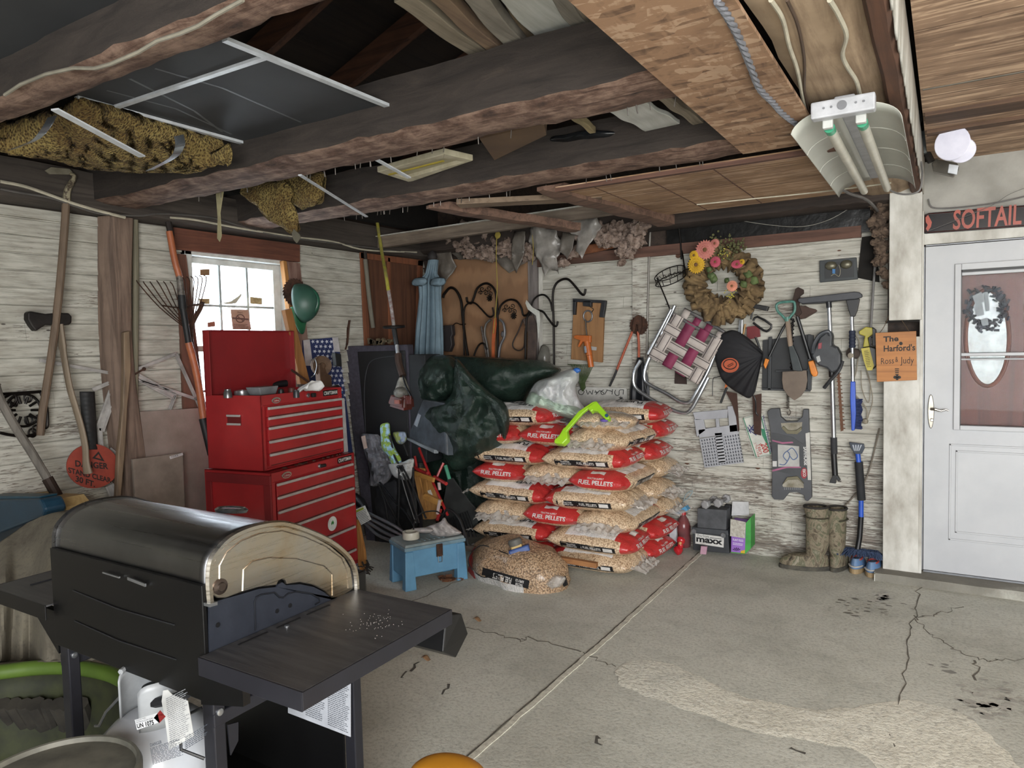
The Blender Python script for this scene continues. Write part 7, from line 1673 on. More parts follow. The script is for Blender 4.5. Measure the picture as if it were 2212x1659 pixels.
b=wt_([(1845,720,.05),(1856,740,.05),(1850,800,.05),(1840,840,.05),(1870,880,.05),(1873,905,.05)],.004);b.tube(pxs(BW,[(1860,800,.05),(1862,840,.05),(1876,870,.05),(1880,830,.05),(1872,800,.05),(1885,860,.05),(1874,905,.05)],0,5),.003,5);b.ball(BW.at(1869,910,.06),.02,8);tag(b.build('electric_cable',mat('#8a8272',.6)),'tangle of pale cord hanging under the yellow spray bottle','cord')
b=wt_([(1900,925,.04),(1882,1000,.04),(1868,1040,.04),(1846,1070,.04),(1818,1100,.04)],.005);tag(b.build('electric_cable',mat('#6e665a',.6)),'brown cable running diagonally behind the snow broom','cable')
# grey folding crate
o=thing('folding_crate','folded light grey plastic crate hanging flat on the wall','crate',BW.at(1552,1010,.04));M_gp=mat('#a3a5aa',.5,c2=lin('#8e9095'),sc=4)
for px in([(1496,891),(1572,884),(1571,903),(1502,908)],[(1571,878),(1588,876),(1594,932),(1576,934)],[(1499,905),(1519,905),(1524,930),(1505,944)],[(1508,928),(1594,916),(1596,936),(1510,946)],[(1545,903),(1552,902),(1554,922),(1547,924)],[(1543,935),(1560,934),(1568,1000),(1552,1002)]):wx('panel',px,.03,.05,M_gp,o,bevel=.003)
b=MB();A0_=[(1511,948),(1595,935),(1606,999),(1522,1010)]
def cr_(u,v):
 x=A0_[0][0]*(1-u)*(1-v)+A0_[1][0]*u*(1-v)+A0_[2][0]*u*v+A0_[3][0]*(1-u)*v;y=A0_[0][1]*(1-u)*(1-v)+A0_[1][1]*u*(1-v)+A0_[2][1]*u*v+A0_[3][1]*(1-u)*v;return x,y
for k in range(15):b.ext(BW,[cr_(k/15,0),cr_(k/15+.035,0),cr_(k/15+.035,1),cr_(k/15,1)],.03,.045)
for k in range(10):b.ext(BW,[cr_(0,k/9.3),cr_(1,k/9.3),cr_(1,k/9.3+.04),cr_(0,k/9.3+.04)],.032,.05)
b.build('slatted_panel',M_gp,o,smooth=False);wx('back_panel',[cr_(0,0),cr_(1,0),cr_(1,1),cr_(0,1)],.02,.031,mat('#54555a',.7),o)
# licence plate
o=thing('licence_plate','white and green licence plate tilted behind the rusty saw blade','licence plate',BW.at(1638,990,.04))
wx('plate',[(1604,905),(1608,901),(1641,892),(1646,894),(1666,978),(1663,983),(1635,990),(1630,987)],.03,.034,mat('#c5c6bd',.4),o,bevel=.002)
b=MB();b.tube([BW.at(x,y,.035)for x,y in((1606,904),(1643,894),(1664,981),(1634,988))],.0035,6,closed=True);b.ext(BW,[(1644,925),(1652,928),(1663,976),(1656,960),(1646,940)],.034,.0345);b.build('border',mat('#2f7a5a',.5),o)
b=MB();b.tpx('Vermont Freemasons',BW,(1645,898),(1664,978),(1651,896),.0355);b.build('lettering',mat('#1f2a6a',.5),o,smooth=False)
b=MB();b.tpx('200',BW,(1643,959),(1649,979),(1656,956),.0355,.03);b.tpx('Years',BW,(1635,959),(1641,982),(1643,957),.0355,.01);b.tpx('1794 1994',BW,(1629,958),(1636,987),(1634,957),.0355);b.build('red_lettering',mat('#a0352f',.5),o,smooth=False)
b=MB()
for p,q in(((1618,918),(1634,938)),((1617,932),(1630,916)),((1620,930),(1634,940)),((1615,922),(1622,936))):b.bar(BW.at(*p,.036),BW.at(*q,.036),.006,.002,(0,1,0))
b.tpx('G',BW,(1622,931),(1629,929),(1621,924),.0375,.03);b.build('emblem',mat('#272c6b',.5),o,smooth=False)
# folded plastic sawhorse with its cardboard wrap
o=thing('folding_sawhorse','folded dark grey plastic sawhorse with torn cardboard wrap','sawhorse',BW.at(1710,1083,.05));M_sg=mat('#4a4c50',.6,c2=lin('#3e4043'),sc=4)
wx('panel',[(1657,890),(1664,883),(1683,882),(1686,900),(1697,910),(1722,910),(1733,900),(1735,884),(1746,884),(1748,940),(1751,1000),(1753,1075),(1745,1083),(1739,1081),(1736,1070),(1722,1063),(1705,1064),(1692,1080),(1672,1079),(1667,1072),(1668,1000),(1664,930)],.025,.07,M_sg,o,bevel=.004)
for px in([(1687,914),(1733,912),(1731,930),(1722,938),(1700,937),(1689,926)],[(1690,1048),(1700,1034),(1722,1032),(1736,1046),(1736,1054),(1692,1052)]):wx('opening',px,.069,.072,mat('#a39f92',.8,c2=lin('#6e6858')),o)
for px in([(1689,925),(1700,937),(1722,938),(1732,926),(1731,922),(1720,930),(1702,930),(1692,920)],[(1690,1047),(1700,1031),(1722,1029),(1737,1045),(1724,1036),(1702,1037)]):wx('handle_rim',px,.072,.09,mat('#6f6a55',.7),o,bevel=.002)
for y0 in(904,1058):
 b=MB()
 for k in range(9):b.ext(BW,[(1694+k*4.2,y0),(1695+k*4.2,y0),(1695+k*4.2,y0-5),(1694+k*4.2,y0-5)],.07,.0715)
 b.build('ruler_print',mat('#8e9194',.6),o,smooth=False)
wx('wrap',[(1668,935),(1680,937),(1712,944),(1735,960),(1748,936),(1751,1036),(1668,1015)],.072,.075,mat('#3d3f42',.5,c2=lin('#333538')),o)
wx('wrap_side',[(1740,936),(1749,934),(1752,1037),(1745,1037)],.075,.078,mat('#b9b8b2',.6),o)
wx('picture',[(1680,960),(1726,964),(1727,1008),(1681,1008)],.075,.077,mat('#a8a8a4',.6),o);wx('barcode',[(1669,996),(1678,996),(1678,1008),(1669,1008)],.075,.077,mat('#b9b9b6',.6),o)
wx('pink_stripe',[(1668,950),(1690,955),(1712,954),(1714,957),(1690,959),(1668,953)],.075,.076,mat('#9a5a78',.6),o);wx('pink_stripe',[(1668,1015),(1700,1007),(1730,1008),(1730,1011),(1700,1011),(1668,1019)],.075,.076,mat('#9a5a78',.6),o)
b=MB();b.tube(pxs(BW,[(1684,1003,.079),(1696,1003,.079),(1706,985,.079),(1700,975,.079),(1692,985,.079),(1700,996,.079)],0,4),.003,6);b.tube(pxs(BW,[(1700,975,.079),(1712,968,.079),(1723,985,.079),(1714,993,.079),(1706,985,.079)],0,4),.003,6);b.build('picture_print',mat('#4d648f',.5),o)
b=MB();b.tpx('SAWHORSE',BW,(1735,965),(1737,1005),(1744,965),.0755,.03);b.build('lettering',mat('#c9c9c6',.6),o,smooth=False)
wx('badge',circ((1737,1022),7,18,ry=12),.078,.080,mat('#8f2b35',.5),o);b=MB().tpx('EBCO',BW,(1734,1014),(1735,1030),(1740,1013),.0805,.02);b.build('badge_lettering',mat('#c9c9c6',.5),o,smooth=False)
# ================================================================ things on the floor along the back wall
o=thing('car_battery','black car battery with white label standing on the floor by the wall','battery',FL.at(1535,1197));BP=YP(5.19);M_bat=mat('#33363a',.6,c2=lin('#26282b'),sc=6)
wx('case',[(1496,1147),(1573,1153),(1575,1196),(1497,1188)],-.17,0,M_bat,o,BP,bevel=.004);wx('top',[(1493,1139),(1572,1146),(1574,1158),(1495,1150)],-.175,.006,mat('#3c3f43',.6),o,BP,bevel=.006)
wx('label',[(1502,1152),(1564,1160),(1563,1183),(1502,1174)],.006,.009,mat('#c9c9c5',.5),o,BP)
b=MB();b.tpx('maxx',BP,(1504,1170),(1561,1178),(1504,1160),.0095,.04);b.tpx('EverStart',BP,(1507,1159),(1531,1162),(1507,1153.5),.0095);b.lines(BP,(1534,1163),(1560,1166),(1534,1160),1,.0095);b.build('lettering',mat('#16171a',.5),o,smooth=False)
for x,y in((1500,1147),(1563,1156)):b=MB();b.lathe([(.018,0),(.018,.012),(.010,.012),(.010,.004)],BP.at(x,y,.006),(0,-1,0),16);b.build('side_terminal',mat('#8b8d90',.4,.7),o)
o=wx('old_battery',[(1506,1098),(1570,1102),(1568,1148),(1506,1141)],-.15,-.01,mat('#4d4f52',.8,c2=lin('#3b3d40'),sc=14),None,BP,bevel=.006);tag(o,'dusty grey battery stacked on the labelled one','battery')
o=wx('black_case',[(1565,1090),(1578,1092),(1578,1140),(1567,1138)],-.16,-.10,M_blk,None,BP,bevel=.004);tag(o,'black case behind the two batteries','case')
for(x,y),lb in(((1525,1089),'left hexagonal grey dumbbell on the old battery'),((1552,1086),'right hexagonal grey dumbbell on the old battery')):
 o=thing('dumbbell',lb,'dumbbell',BP.at(x,y+8,-.06),'dumbbells on the old battery');ax=V((.16,1,.05)).normalized()
 for k,dd in((0,-.0),(1,.15)):b=MB();b.lathe([(.022,-.025),(.034,-.02),(.034,.02),(.022,.025)],BP.at(x,y,.0)+ax*dd,ax,6);b.build('head',mat('#8f8f8f',.6,c2=lin('#78787a'),sc=10),o,smooth=False,bevel=.003)
 b=MB();b.tube([BP.at(x,y,0)+ax*.02,BP.at(x,y,0)+ax*.13],.013,10);b.build('bar',mat('#6e6e70',.5),o)
o=thing('plant_food_box','purple and green plant food carton with its lid flap open','carton',FL.at(1600,1196));BQ=YP(5.17)
wx('carton',[(1580,1126),(1611,1130),(1609,1197),(1579,1193)],-.12,0,mat('#8a62b0',.6,c2=lin('#7a55a0'),sc=4),o,BQ,bevel=.002)
wx('front_flap',[(1578,1121),(1611,1128),(1609,1163),(1577,1158)],.001,.004,mat('#b5b2a8',.8,c2=lin('#8f8b80'),sc=50),o,BQ);wx('lid_flap',[(1582,1083),(1617,1084),(1618,1112),(1580,1114)],-.12,-.117,mat('#bfc0c0',.7),o,BQ)
wx('side',[(1611,1130),(1622,1117),(1622,1185),(1609,1197)],-.13,-.002,mat('#3f9a44',.6),o,BQ)
b=MB();b.tpx('PLANT FOOD',BQ,(1583,1168),(1606,1171),(1583,1163),.002,.02);b.lines(BQ,(1583,1177),(1605,1180),(1583,1171),2,.002);b.build('lettering',mat('#d0c9dc',.6),o,smooth=False)
b=MB()
for cx_,cy_ in((1591,1190),):
 for k in range(12):a0=k*math.pi/6;b.ext(BQ,[(cx_,cy_),(cx_+9*math.cos(a0-.12),cy_-abs(7*math.sin(a0-.12))),(cx_+9*math.cos(a0+.12),cy_-abs(7*math.sin(a0+.12)))],.001,.002)
b.build('flower_print',mat('#c45a8f',.6),o,smooth=False);wx('yellow_print',[(1600,1190),(1609,1188),(1609,1196),(1600,1195)],.001,.002,mat('#c9a827',.6),o,BQ);wx('green_base',[(1579,1192),(1609,1195.5),(1609,1197),(1579,1194)],.001,.002,mat('#4f9a3c',.6),o,BQ)
o=thing('juice_bottle','large clear bottle with red liquid and red cap by the stack','bottle',FL.at(1478,1182));c=FL.at(1477,1180);hb=(YP(c.y).at(1477,1108)-c).z
b=MB();b.lathe([(.050,0),(.055,.01),(.055,hb*.30),(.050,hb*.38),(.055,hb*.45),(.055,hb*.62),(.040,hb*.8),(.018,hb*.93),(.018,hb*.96)],c,(0,0,1),24);b.build('body',mat('#9c3d3f',.15,c2=lin('#8a6466'),sc=3,tr=.5),o)
b=MB();b.lathe([(.021,0),(.021,.025),(.019,.028)],c+V((0,0,hb*.95)),(0,0,1),16);b.build('cap',mat('#b02a30',.4),o)
b=MB();b.tube([FL.at(1480,1165)+V((.05,.1,.07)),FL.at(1490,1165)+V((.08,.12,.20))],.05,14);tag(b.build('red_jug',mat('#7d1f26',.3,tr=.3)),'dark red bottle behind the clear bottle','bottle')
o=thing('red_toy','small shiny red plastic toy lying by the stack corner','toy',FL.at(1467,1200));c=FL.at(1466,1199)
b=MB();b.ball(c+V((0,0,.035)),(.035,.04,.035),12);b.ball(c+V((.015,0,.075)),(.022,.025,.03),12);b.ball(c+V((.02,0,.115)),(.035,.03,.03),12);b.jit(.008,25);b.build('body',mat('#b8202a',.2,coat=.5),o)
b=MB();b.ball(c+V((.022,-.028,.10)),.014,10);b.build('knob',mat('#c98a5a',.4),o)
b=MB();b.ball(FL.at(1441,1180)+V((0,0,.04)),.042,14);o=tag(b.build('green_ball',mat('#3f6b52',.6)),'green dog toy ball beside the lowest right bag','ball');b=MB()
for dx,dz in((-.01,.055),(.012,.04),(-.018,.03),(.01,.065)):p=FL.at(1441,1180)+V((dx,-.038,dz));b.lathe([(.005,0),(.005,.003)],p,(0,-1,0),8)
b.build('holes',M_blk,o)
o=wx('chalk_packet',[(1444,1140),(1460,1140),(1462,1172),(1447,1170)],0,.03,mat('#b9bcc0',.5),None,YP(5.14),bevel=.003);tag(o,'small white carton left of the red bottle','carton')
o=wx('small_packet',[(1514,1180),(1527,1181),(1525,1198),(1512,1197)],0,.02,mat('#b58fa0',.5),None,YP(5.08),bevel=.002);tag(o,'small pink packet in front of the battery','packet')
b=MB();b.tube(pxs(BW,[(1475,1087,.06),(1482,1068,.06),(1496,1060,.06),(1490,1072,.06),(1478,1082,.06)],0,5),.003,5);tag(b.build('blue_string',mat('#8aa0a8',.6)),'thin pale string caught on the planks above the red bottle','string')
b=MB().ext(YP(5.1),[(1458,1108),(1480,1094),(1486,1102),(1464,1112)],0,.06);tag(b.build('blue_carton',mat('#4f8fb8',.5),smooth=False),'light blue carton corner between stack and red bottle','carton')
# ---- camouflage boots
t=NT('camo');v=t.mapping((1,1,.7));n1=t.noise(v,14,6,.6,1.5);c_=t.ramp(n1,[(.32,'#2c261e'),(.42,'#554c3c'),(.5,'#7a705e'),(.56,'#484b35'),(.68,'#8a8272')]);c_=t.mix(t.ramp(t.noise(t.mapping(),3,4),[(.45,0.),(.7,.5)]),c_,'#7a7366');t.link(c_,t.p.inputs['Base Color']);t.set(Roughness=.8);t.bump(t.noise(v,40,4),.3,.005);M_camo=t.m
def boot(label,heel,toe_dir,h,r,lean=0):
 o=thing('rubber_boot',label,'boot',heel,'pair of camouflage boots');d=V(toe_dir).normalized();s_=V((d.y,-d.x,0));L_=.20
 def sec(z):
  if z<.10:return(.085-z*.25,.155-z*.35,.052)
  k=(z-.10)/(h-.10);return(.015-.015*math.sin(k*3.1)+lean*k,.060+.020*k+.006*math.sin(k*5),.046+.014*k)
 def fn(u,v):
  z=h*v;
  if v<.18:z=v/.18*.10
  else:z=.10+(v-.18)/.82*(h-.10)
  c0,a_,w_=sec(z);th=u*2*math.pi
  if .07<z<.14:a_=a_+.0
  e=noise.noise(V((th*2,z*25,r)))*.006
  return heel+d*(c0+(a_+e)*math.cos(th))+s_*((w_+e)*math.sin(th))+V((0,0,z))
 b=MB();b.grid(fn,28,36,cu=True);b.build('shaft',M_camo,o,solid=.006)
 b=MB();b.ball(heel+d*.15+V((0,0,.045)),(.10,.052,.048),14,Matrix((d,s_,V((0,0,1)))).transposed());b.build('foot',M_camo,o)
 b=MB();P=[heel+d*(.085+.168*math.cos(a_))+s_*(.060*math.sin(a_))for a_ in[2*math.pi*k/28 for k in range(28)]];b.prism([p+V((0,0,.03))for p in P],P);b.build('sole',mat('#2f2e2a',.8,c2=lin('#4e4a40'),sc=20),o,smooth=False,bevel=.005)
 b=MB();c0,a_,w_=sec(h);b.tube([heel+d*(c0+a_*math.cos(q))+s_*(w_*math.sin(q))+V((0,0,h))for q in[2*math.pi*k/24 for k in range(24)]],.008,6,closed=True);b.build('rim',mat('#2a2723',.8),o)
 b=MB();P=[heel+d*(sec(h-.06)[0]+(sec(h-.06)[1]+.006)*math.cos(q))+s_*((sec(h-.06)[2]+.006)*math.sin(q))+V((0,0,h-.07))for q in[-2.6+5.2*k/20 for k in range(21)]];b.tube(P,.011,6,flat=.4);b.build('strap',mat('#4a4638',.8),o)
 return o
hb1=FL.at(1762,1232);bh=(YP(hb1.y).at(1762,1096)-hb1).z
boot('left camouflage rubber boot turned sideways, standing by the back wall',hb1+V((.01,.03,0)),(-.9,-.25,0),bh,1)
boot('right camouflage rubber boot standing between the left boot and the shoes',FL.at(1806,1232)+V((0,.02,0)),(.12,.9,0),bh*.97,5)
def shoe(label,px):
 p=FL.at(*px);o=thing('shoe',label,'shoe',p,'pair of blue and tan shoes');d=V((.1,1,0)).normalized();s_=V((d.y,-d.x,0));p=p+d*.12
 b=MB();P=[p+d*(.13*math.cos(a_))+s_*((.048-.006*math.cos(a_))*math.sin(a_))for a_ in[2*math.pi*k/26 for k in range(26)]];b.prism([q+V((0,0,.034))for q in P],P);b.build('sole',mat('#9a8462',.7),o,smooth=False,bevel=.006)
 b=MB();b.grid(lambda u,v:p+d*((.125-.02*v)*math.cos(u*6.283)-.0)+s_*((.048-.018*v)*math.sin(u*6.283))+V((0,0,.034+.055*v+.012*v*math.cos(u*6.283+3.14))),24,8,cu=True);b.build('upper',mat('#4a74a8',.7,c2=lin('#6b7a86'),sc=12),o,solid=.004)
 b=MB();b.ball(p+d*.05+V((0,0,.05)),(.085,.045,.035),12,Matrix((d,s_,V((0,0,1)))).transposed());b.build('toe',mat('#5a6e84',.7),o)
 b=MB();b.tube([p-d*.03+s_*(.03*math.cos(q))+d*(.06*math.sin(q))+V((0,0,.088))for q in[2*math.pi*k/16 for k in range(16)]],.007,6,closed=True);b.build('lining',mat('#b0453a',.7),o)
 b=MB();b.tube([p-d*.127*math.cos(q)+s_*.047*math.sin(q)*1.0+V((0,0,.05))for q in[-1+2*k/10 for k in range(11)]],.009,6,flat=.5);b.build('heel_stripe',mat('#c9c6bf',.6),o)
shoe('left blue and tan shoe, heel toward us, under the snow broom',(1845,1240));shoe('right blue and tan shoe beside the doorway step',(1880,1248))
# ================================================================ gas grill
M_bk=mat('#060607',.4,c2=lin('#040405'),sc=4);M_bk2=mat('#2b2c2f',.45,.3,c2=lin('#202124'),sc=6);M_fr=mat('#2a2a30',.4,.4,c2=lin('#25252a'))
t=NT('brushed_steel');t.set(Metallic=1.0,Base_Color=t.ramp(t.noise(t.mapping(),3.2,5),[(.4,'#c9c7c2'),(.55,'#cfc5b4'),(.7,'#bfa47c')]),Roughness=t.ramp(t.noise(t.mapping((1,1,60)),3,6),[(.3,.22),(.7,.4)]));t.bump(t.noise(t.mapping(),2.2,2),.12,.02);M_ss=t.m
t=NT('hood_steel');t.set(Metallic=1.0,Base_Color=t.ramp(t.noise(t.mapping((1,1,1)),2.5,4),[(.35,'#77787a'),(.7,'#8f8f90')]),Roughness=t.ramp(t.noise(t.mapping((.4,30,30)),3,6),[(.3,.25),(.7,.38)]));t.bump(t.noise(t.mapping((.6,2,1)),3,3),.25,.02);M_hs=t.m
gz=.86;X0,X1,Y0,Y1=-2.27,-1.545,1.06,1.57
gl=thing('gas_grill','stainless hooded gas grill with black body and side shelves','grill',((X0+X1)/2,(Y0+Y1)/2,0))
def GB(b,x0,x1,y0,y1,z0,z1):return b.box(((x0+x1)/2,(y0+y1)/2,(z0+z1)/2),(x1-x0,y1-y0,z1-z0))
EC=XP(X1)
# hood section traced on the end plane: rear foot, dome, front foot
arc=[(452,1300),(449,1260),(451,1222),(462,1196),(490,1165),(530,1144),(580,1132),(620,1133),(670,1150),(715,1172),(748,1200),(762,1225),(767,1250),(768,1272)]
prof=[(p.y,p.z)for p in spline([EC.at(*q)for q in arc],4)]
b=MB();n_=len(prof)
def hood(u,v):
 k=min(int(v*(n_-1)+.5),n_-1);y,z=prof[k];return V((X0+.004+(X1-X0-.008)*u,y,z))
b.grid(hood,24,n_);b.build('hood',M_hs,gl,solid=.003)
low=[(735,1290),(718,1291),(700,1275),(678,1264),(648,1258),(620,1262),(617,1254),(609,1251),(601,1256),(598,1264),(560,1268),(520,1280),(488,1292),(470,1292),(458,1284)]
oc=[(p[0],p[1])for p in[(454,1262),(456,1228),(468,1200),(494,1172),(532,1150),(580,1138),(620,1139),(668,1154),(712,1178),(744,1205),(757,1228),(761,1252),(762,1272),(750,1281)]]
b=MB().ext(EC,oc+low,-.004,.006);b.build('end_cap',M_ss,gl,smooth=False,bevel=.002)
b=MB();b.tube([EC.at(x,y,.006)for x,y in((474,1250),(474,1222),(490,1192),(520,1168),(560,1152),(610,1146),(660,1160),(704,1180),(738,1206),(748,1230),(752,1270))],.0022,6);b.tube([EC.at(x,y,.006)for x,y in((524,1276),(526,1230),(545,1212),(580,1204),(640,1206),(700,1222),(718,1240),(718,1286))],.0022,6)
b.build('pressed_line',M_ss,gl)
for xx,zs_ in((X1+.004,0),(X0-.004,0)):
 b=MB();P=[V((xx,y,z))for y,z in prof];b.tube(P,.009,6);b.build('hood_edge',M_ss if xx>-2 else M_hs,gl)
b=MB();b.lathe([(.020,0),(.020,.004),(.012,.006),(.010,.010),(.004,.010)],EC.at(475,1267,.006),(1,0,0),20);b.build('hinge_bolt',mat('#6b5f58',.3,.9),gl)
b=MB();P=[V((X0,y,z))for y,z in prof]+[V((X0,Y0,gz))];b.prism([p+V((.006,0,0))for p in P],P);b.build('left_cap',M_bk,gl,smooth=False)
# thermometer ring
b=MB();k=int(n_*.62);c=V((-1.93,prof[k][0],prof[k][1]+.004));b.lathe([(.045,-.004),(.048,.004),(.040,.010),(.036,.006),(.001,.006)],ZP(1.120).at(500,1103),(0,.15,1),28);b.build('thermometer',mat('#9fa2a4',.2,.9),gl)
# body: back, end plates, firebox
b=MB();GB(b,X0,X1-.002,Y0-.012,Y0,.735,prof[0][1]+.045);bp=b.build('back_panel',M_bk,gl,smooth=False,bevel=.002)
b=MB()
for z0_ in(.83,.92):b.tube([V((X0+.12,Y0-.013,z0_)),V((X0+.35,Y0-.015,z0_-.012)),V((X1-.12,Y0-.013,z0_-.01))],.0018,5)
b.build('pressed_line',M_bk2,bp)
b=MB();b.ext(EC,[(452,1303),(520,1284),(560,1272),(598,1268),(602,1262),(610,1258),(618,1264),(648,1262),(678,1268),(700,1279),(720,1296),(728,1292),(465,1404),(453,1412)],-.006,.0);b.build('firebox_end',mat('#383c46',.45,.5,c2=lin('#2f333c')),gl,smooth=False)
b=MB();b.tube([EC.at(x,y,.001)for x,y in((551,1362),(549,1300),(553,1290),(565,1284),(592,1280),(603,1290),(612,1291),(622,1282),(640,1278),(672,1283),(688,1292),(690,1300),(680,1306))],.0025,5);b.build('pressed_line',mat('#23262d',.4,.5),gl)
b=MB()
for x,y in((598,1320),(626,1308),(470,1350)):b.lathe([(.006,0),(.006,.002)],EC.at(x,y,.0005),(1,0,0),12)
b.build('hole',M_blk,gl)
b=MB();GB(b,X0+.02,X1-.012,Y0+.01,Y1-.03,.745,.98);b.build('firebox',M_bk,gl,smooth=False,bevel=.01)
b=MB();GB(b,X0+.01,X1-.01,Y1-.02,Y1+.06,.72,.90);b.build('control_panel',M_bk,gl,smooth=False,bevel=.008)
b=MB();b.bar(V((X0+.30,Y0-.02,1.002)),V((X0+.38,Y0-.02,1.0)),.004,.004);b.bar(V((X0+.42,Y0-.02,1.004)),V((X0+.50,Y0-.02,.998)),.004,.008);b.build('rear_vent_tab',M_alu,gl,smooth=False)
b=MB();b.ext(EC,[(452,1305),(470,1300),(470,1307),(453,1312)],-.002,.02);b.build('clip',M_alu,gl,smooth=False)
# side shelves
def shelf(x0,x1,nm):
 b=MB();GB(b,x0,x1,Y0-.03,Y1+.0,gz-.006,gz);s_=b.build(nm,mat('#4b4b4c',.45,.2,c2=lin('#3a3a3c'),sc=5,st=(1,12,1),bump=.002,bs=20),gl,smooth=False,bevel=.002)
 b=MB();GB(b,x0,x1,Y0-.034,Y0-.030,gz-.045,gz);GB(b,x1 if x1>-1.3 else x0-.004,(x1+.004)if x1>-1.3 else x0,Y0-.034,Y1,gz-.042,gz);GB(b,x0,x1,Y1-.004,Y1,gz-.045,gz)
 b.build('skirt',M_fr if x1>-1.3 else M_bk,s_,smooth=False,bevel=.001);return s_
s1=shelf(X1+.002,-1.183,'side_shelf');s2=shelf(-2.625,X0-.002,'side_shelf')
b=MB()
for y0_,y1_ in((1.12,1.21),(1.24,1.32),(1.345,1.43)):GB(b,X1+.028,X1+.034,y0_,y1_,gz,gz+.002)
b.build('slot',mat('#0c0c0e',.6),s1,smooth=False)
b=MB();b.lathe([(.007,0),(.007,.003),(.003,.004)],V((X1+.045,1.262,gz)),(0,0,1),12);b.build('rivet',M_alu,s1)
b=MB();rr=random.Random(3)
for k in range(70):b.box(V((-1.30+rr.gauss(0,.035),1.40+rr.gauss(0,.035),gz+.001)),(.0013,.0013,.001))
b.build('spilled_grains',mat('#a9a49c',.8),s1,smooth=False)['kind']='stuff'
b=MB();b.tube([V((-2.52,1.10,gz+.001)),V((-2.52,1.30,gz+.001)),V((-2.32,1.30,gz+.001)),V((-2.32,1.10,gz+.001))],.003,6);b.build('burner_recess',M_bk2,s2)
b=MB();b.prism([V((-1.20,Y1-.0,gz-.02)),V((-1.183,Y1+.05,gz-.03)),V((-1.183,Y1+.08,gz-.10)),V((-1.20,Y1+.04,gz-.16)),V((-1.20,Y1-.02,gz-.12))],[V((-1.50,Y1-.0,gz-.02)),V((-1.50,Y1+.05,gz-.03)),V((-1.50,Y1+.08,gz-.10)),V((-1.50,Y1+.04,gz-.16)),V((-1.50,Y1-.02,gz-.12))]);b.build('front_fascia',M_bk,s1,smooth=False,bevel=.003)
b=MB();b.prism([V((X0-.01,Y0,gz-.03)),V((-2.45,Y0,gz-.03)),V((X0-.01,Y0,gz-.16))],[V((X0-.01,Y0+.02,gz-.03)),V((-2.45,Y0+.02,gz-.03)),V((X0-.01,Y0+.02,gz-.16))]);b.build('bracket',M_bk,s2,smooth=False)
b=MB();b.prism([V((X1,Y0-.03,gz-.04)),V((X1+.16,Y0-.03,gz-.04)),V((X1+.16,Y0-.03,gz-.085)),V((X1,Y0-.03,gz-.12))],[V((X1,Y0-.01,gz-.04)),V((X1+.16,Y0-.01,gz-.04)),V((X1+.16,Y0-.01,gz-.085)),V((X1,Y0-.01,gz-.12))]);b.build('bracket',M_bk,s1,smooth=False)
# cart: legs, rails, inner panels
LZ_=.60
for x,y,nm in((X1-.02,Y0,0),(X1-.02,Y1-.03,1),(X0+.02,Y0,2),(X0+.02,Y1-.03,3)):
 b=MB();GB(b,x-.022,x+.022,y,y+.035,.03,.78 if nm else .80);lg_=b.build('leg',M_fr,gl,smooth=False,bevel=.004)
 b=MB();b.lathe([(.009,0),(.009,.004),(.004,.006)],V((x+.022,y+.018,.70)),(1,0,0),14);b.build('bolt',M_alu,lg_)
 b=MB();b.box((x,y+.017,.025),(.05,.045,.05));b.build('foot',M_blk,lg_,smooth=False,bevel=.008)
b=MB();GB(b,X1-.03,X1+.004,Y0,Y1,.665,.70);GB(b,X0-.004,X0+.03,Y0,Y1,.665,.70);GB(b,X0,X1,Y1-.03,Y1,.66,.70);GB(b,X0,X1,Y0,Y0+.02,.10,.13);GB(b,X1-.03,X1,Y0,Y1,.10,.13);b.build('rail',M_fr,gl,smooth=False,bevel=.003)
b=MB();b.ext(XP(X1+.003),[(492,1566),(515,1560),(515,1600),(499,1632)],-.004,0);b.build('gusset',M_fr,gl,smooth=False)
b=MB();GB(b,X1-.025,X1-.018,Y0+.03,Y1-.03,.69,.86);b.build('side_plate',mat('#35373d',.4,.5),gl,smooth=False)
b=MB();b.tube([V((X1-.016,1.14,.80)),V((X1-.006,1.15,.73))],.010,8);b.build('lever',mat('#26272b',.4),gl)
b=MB();GB(b,X0+.03,X1-.04,Y1-.04,Y1-.032,.12,.66);fp=b.build('front_door',M_bk,gl,smooth=False)
b=MB();GB(b,X0,X1,Y0+.02,Y1,.185,.197);b.build('bottom_shelf',M_bk,gl,smooth=False)
LBp=YP(Y1-.042)
b=MB().ext(LBp,[(622,1500),(640,1440),(757,1460),(757,1592),(622,1540)],0,.002);lb_=b.build('instruction_label',mat('#a9acb2',.5,c2=lin('#9a9da3')),gl,smooth=False)
b=MB();b.lines(LBp,(625,1530),(655,1542),(636,1450),14,.0026,.4,2,.5);b.lines(LBp,(660,1545),(702,1562),(660,1450),22,.0026,.4,5);b.lines(LBp,(708,1566),(755,1586),(708,1458),26,.0026,.4,8);b.build('print',mat('#5b5e64',.6),lb_,smooth=False)
b=MB();b.tube([V((X1-.05,Y0+.12,.14)),V((X1-.5,Y1-.1,.14))],.004,6);b.build('shelf_wire',M_alu,gl)
b=MB();b.tube([V((X1-.02,Y0-.015,.72)),V((X1-.06,Y0-.05,.70)),V((X1-.06,Y0-.05,.62)),V((X1-.02,Y0-.015,.59))],.004,6);b.build('tank_hook',M_blk,gl)
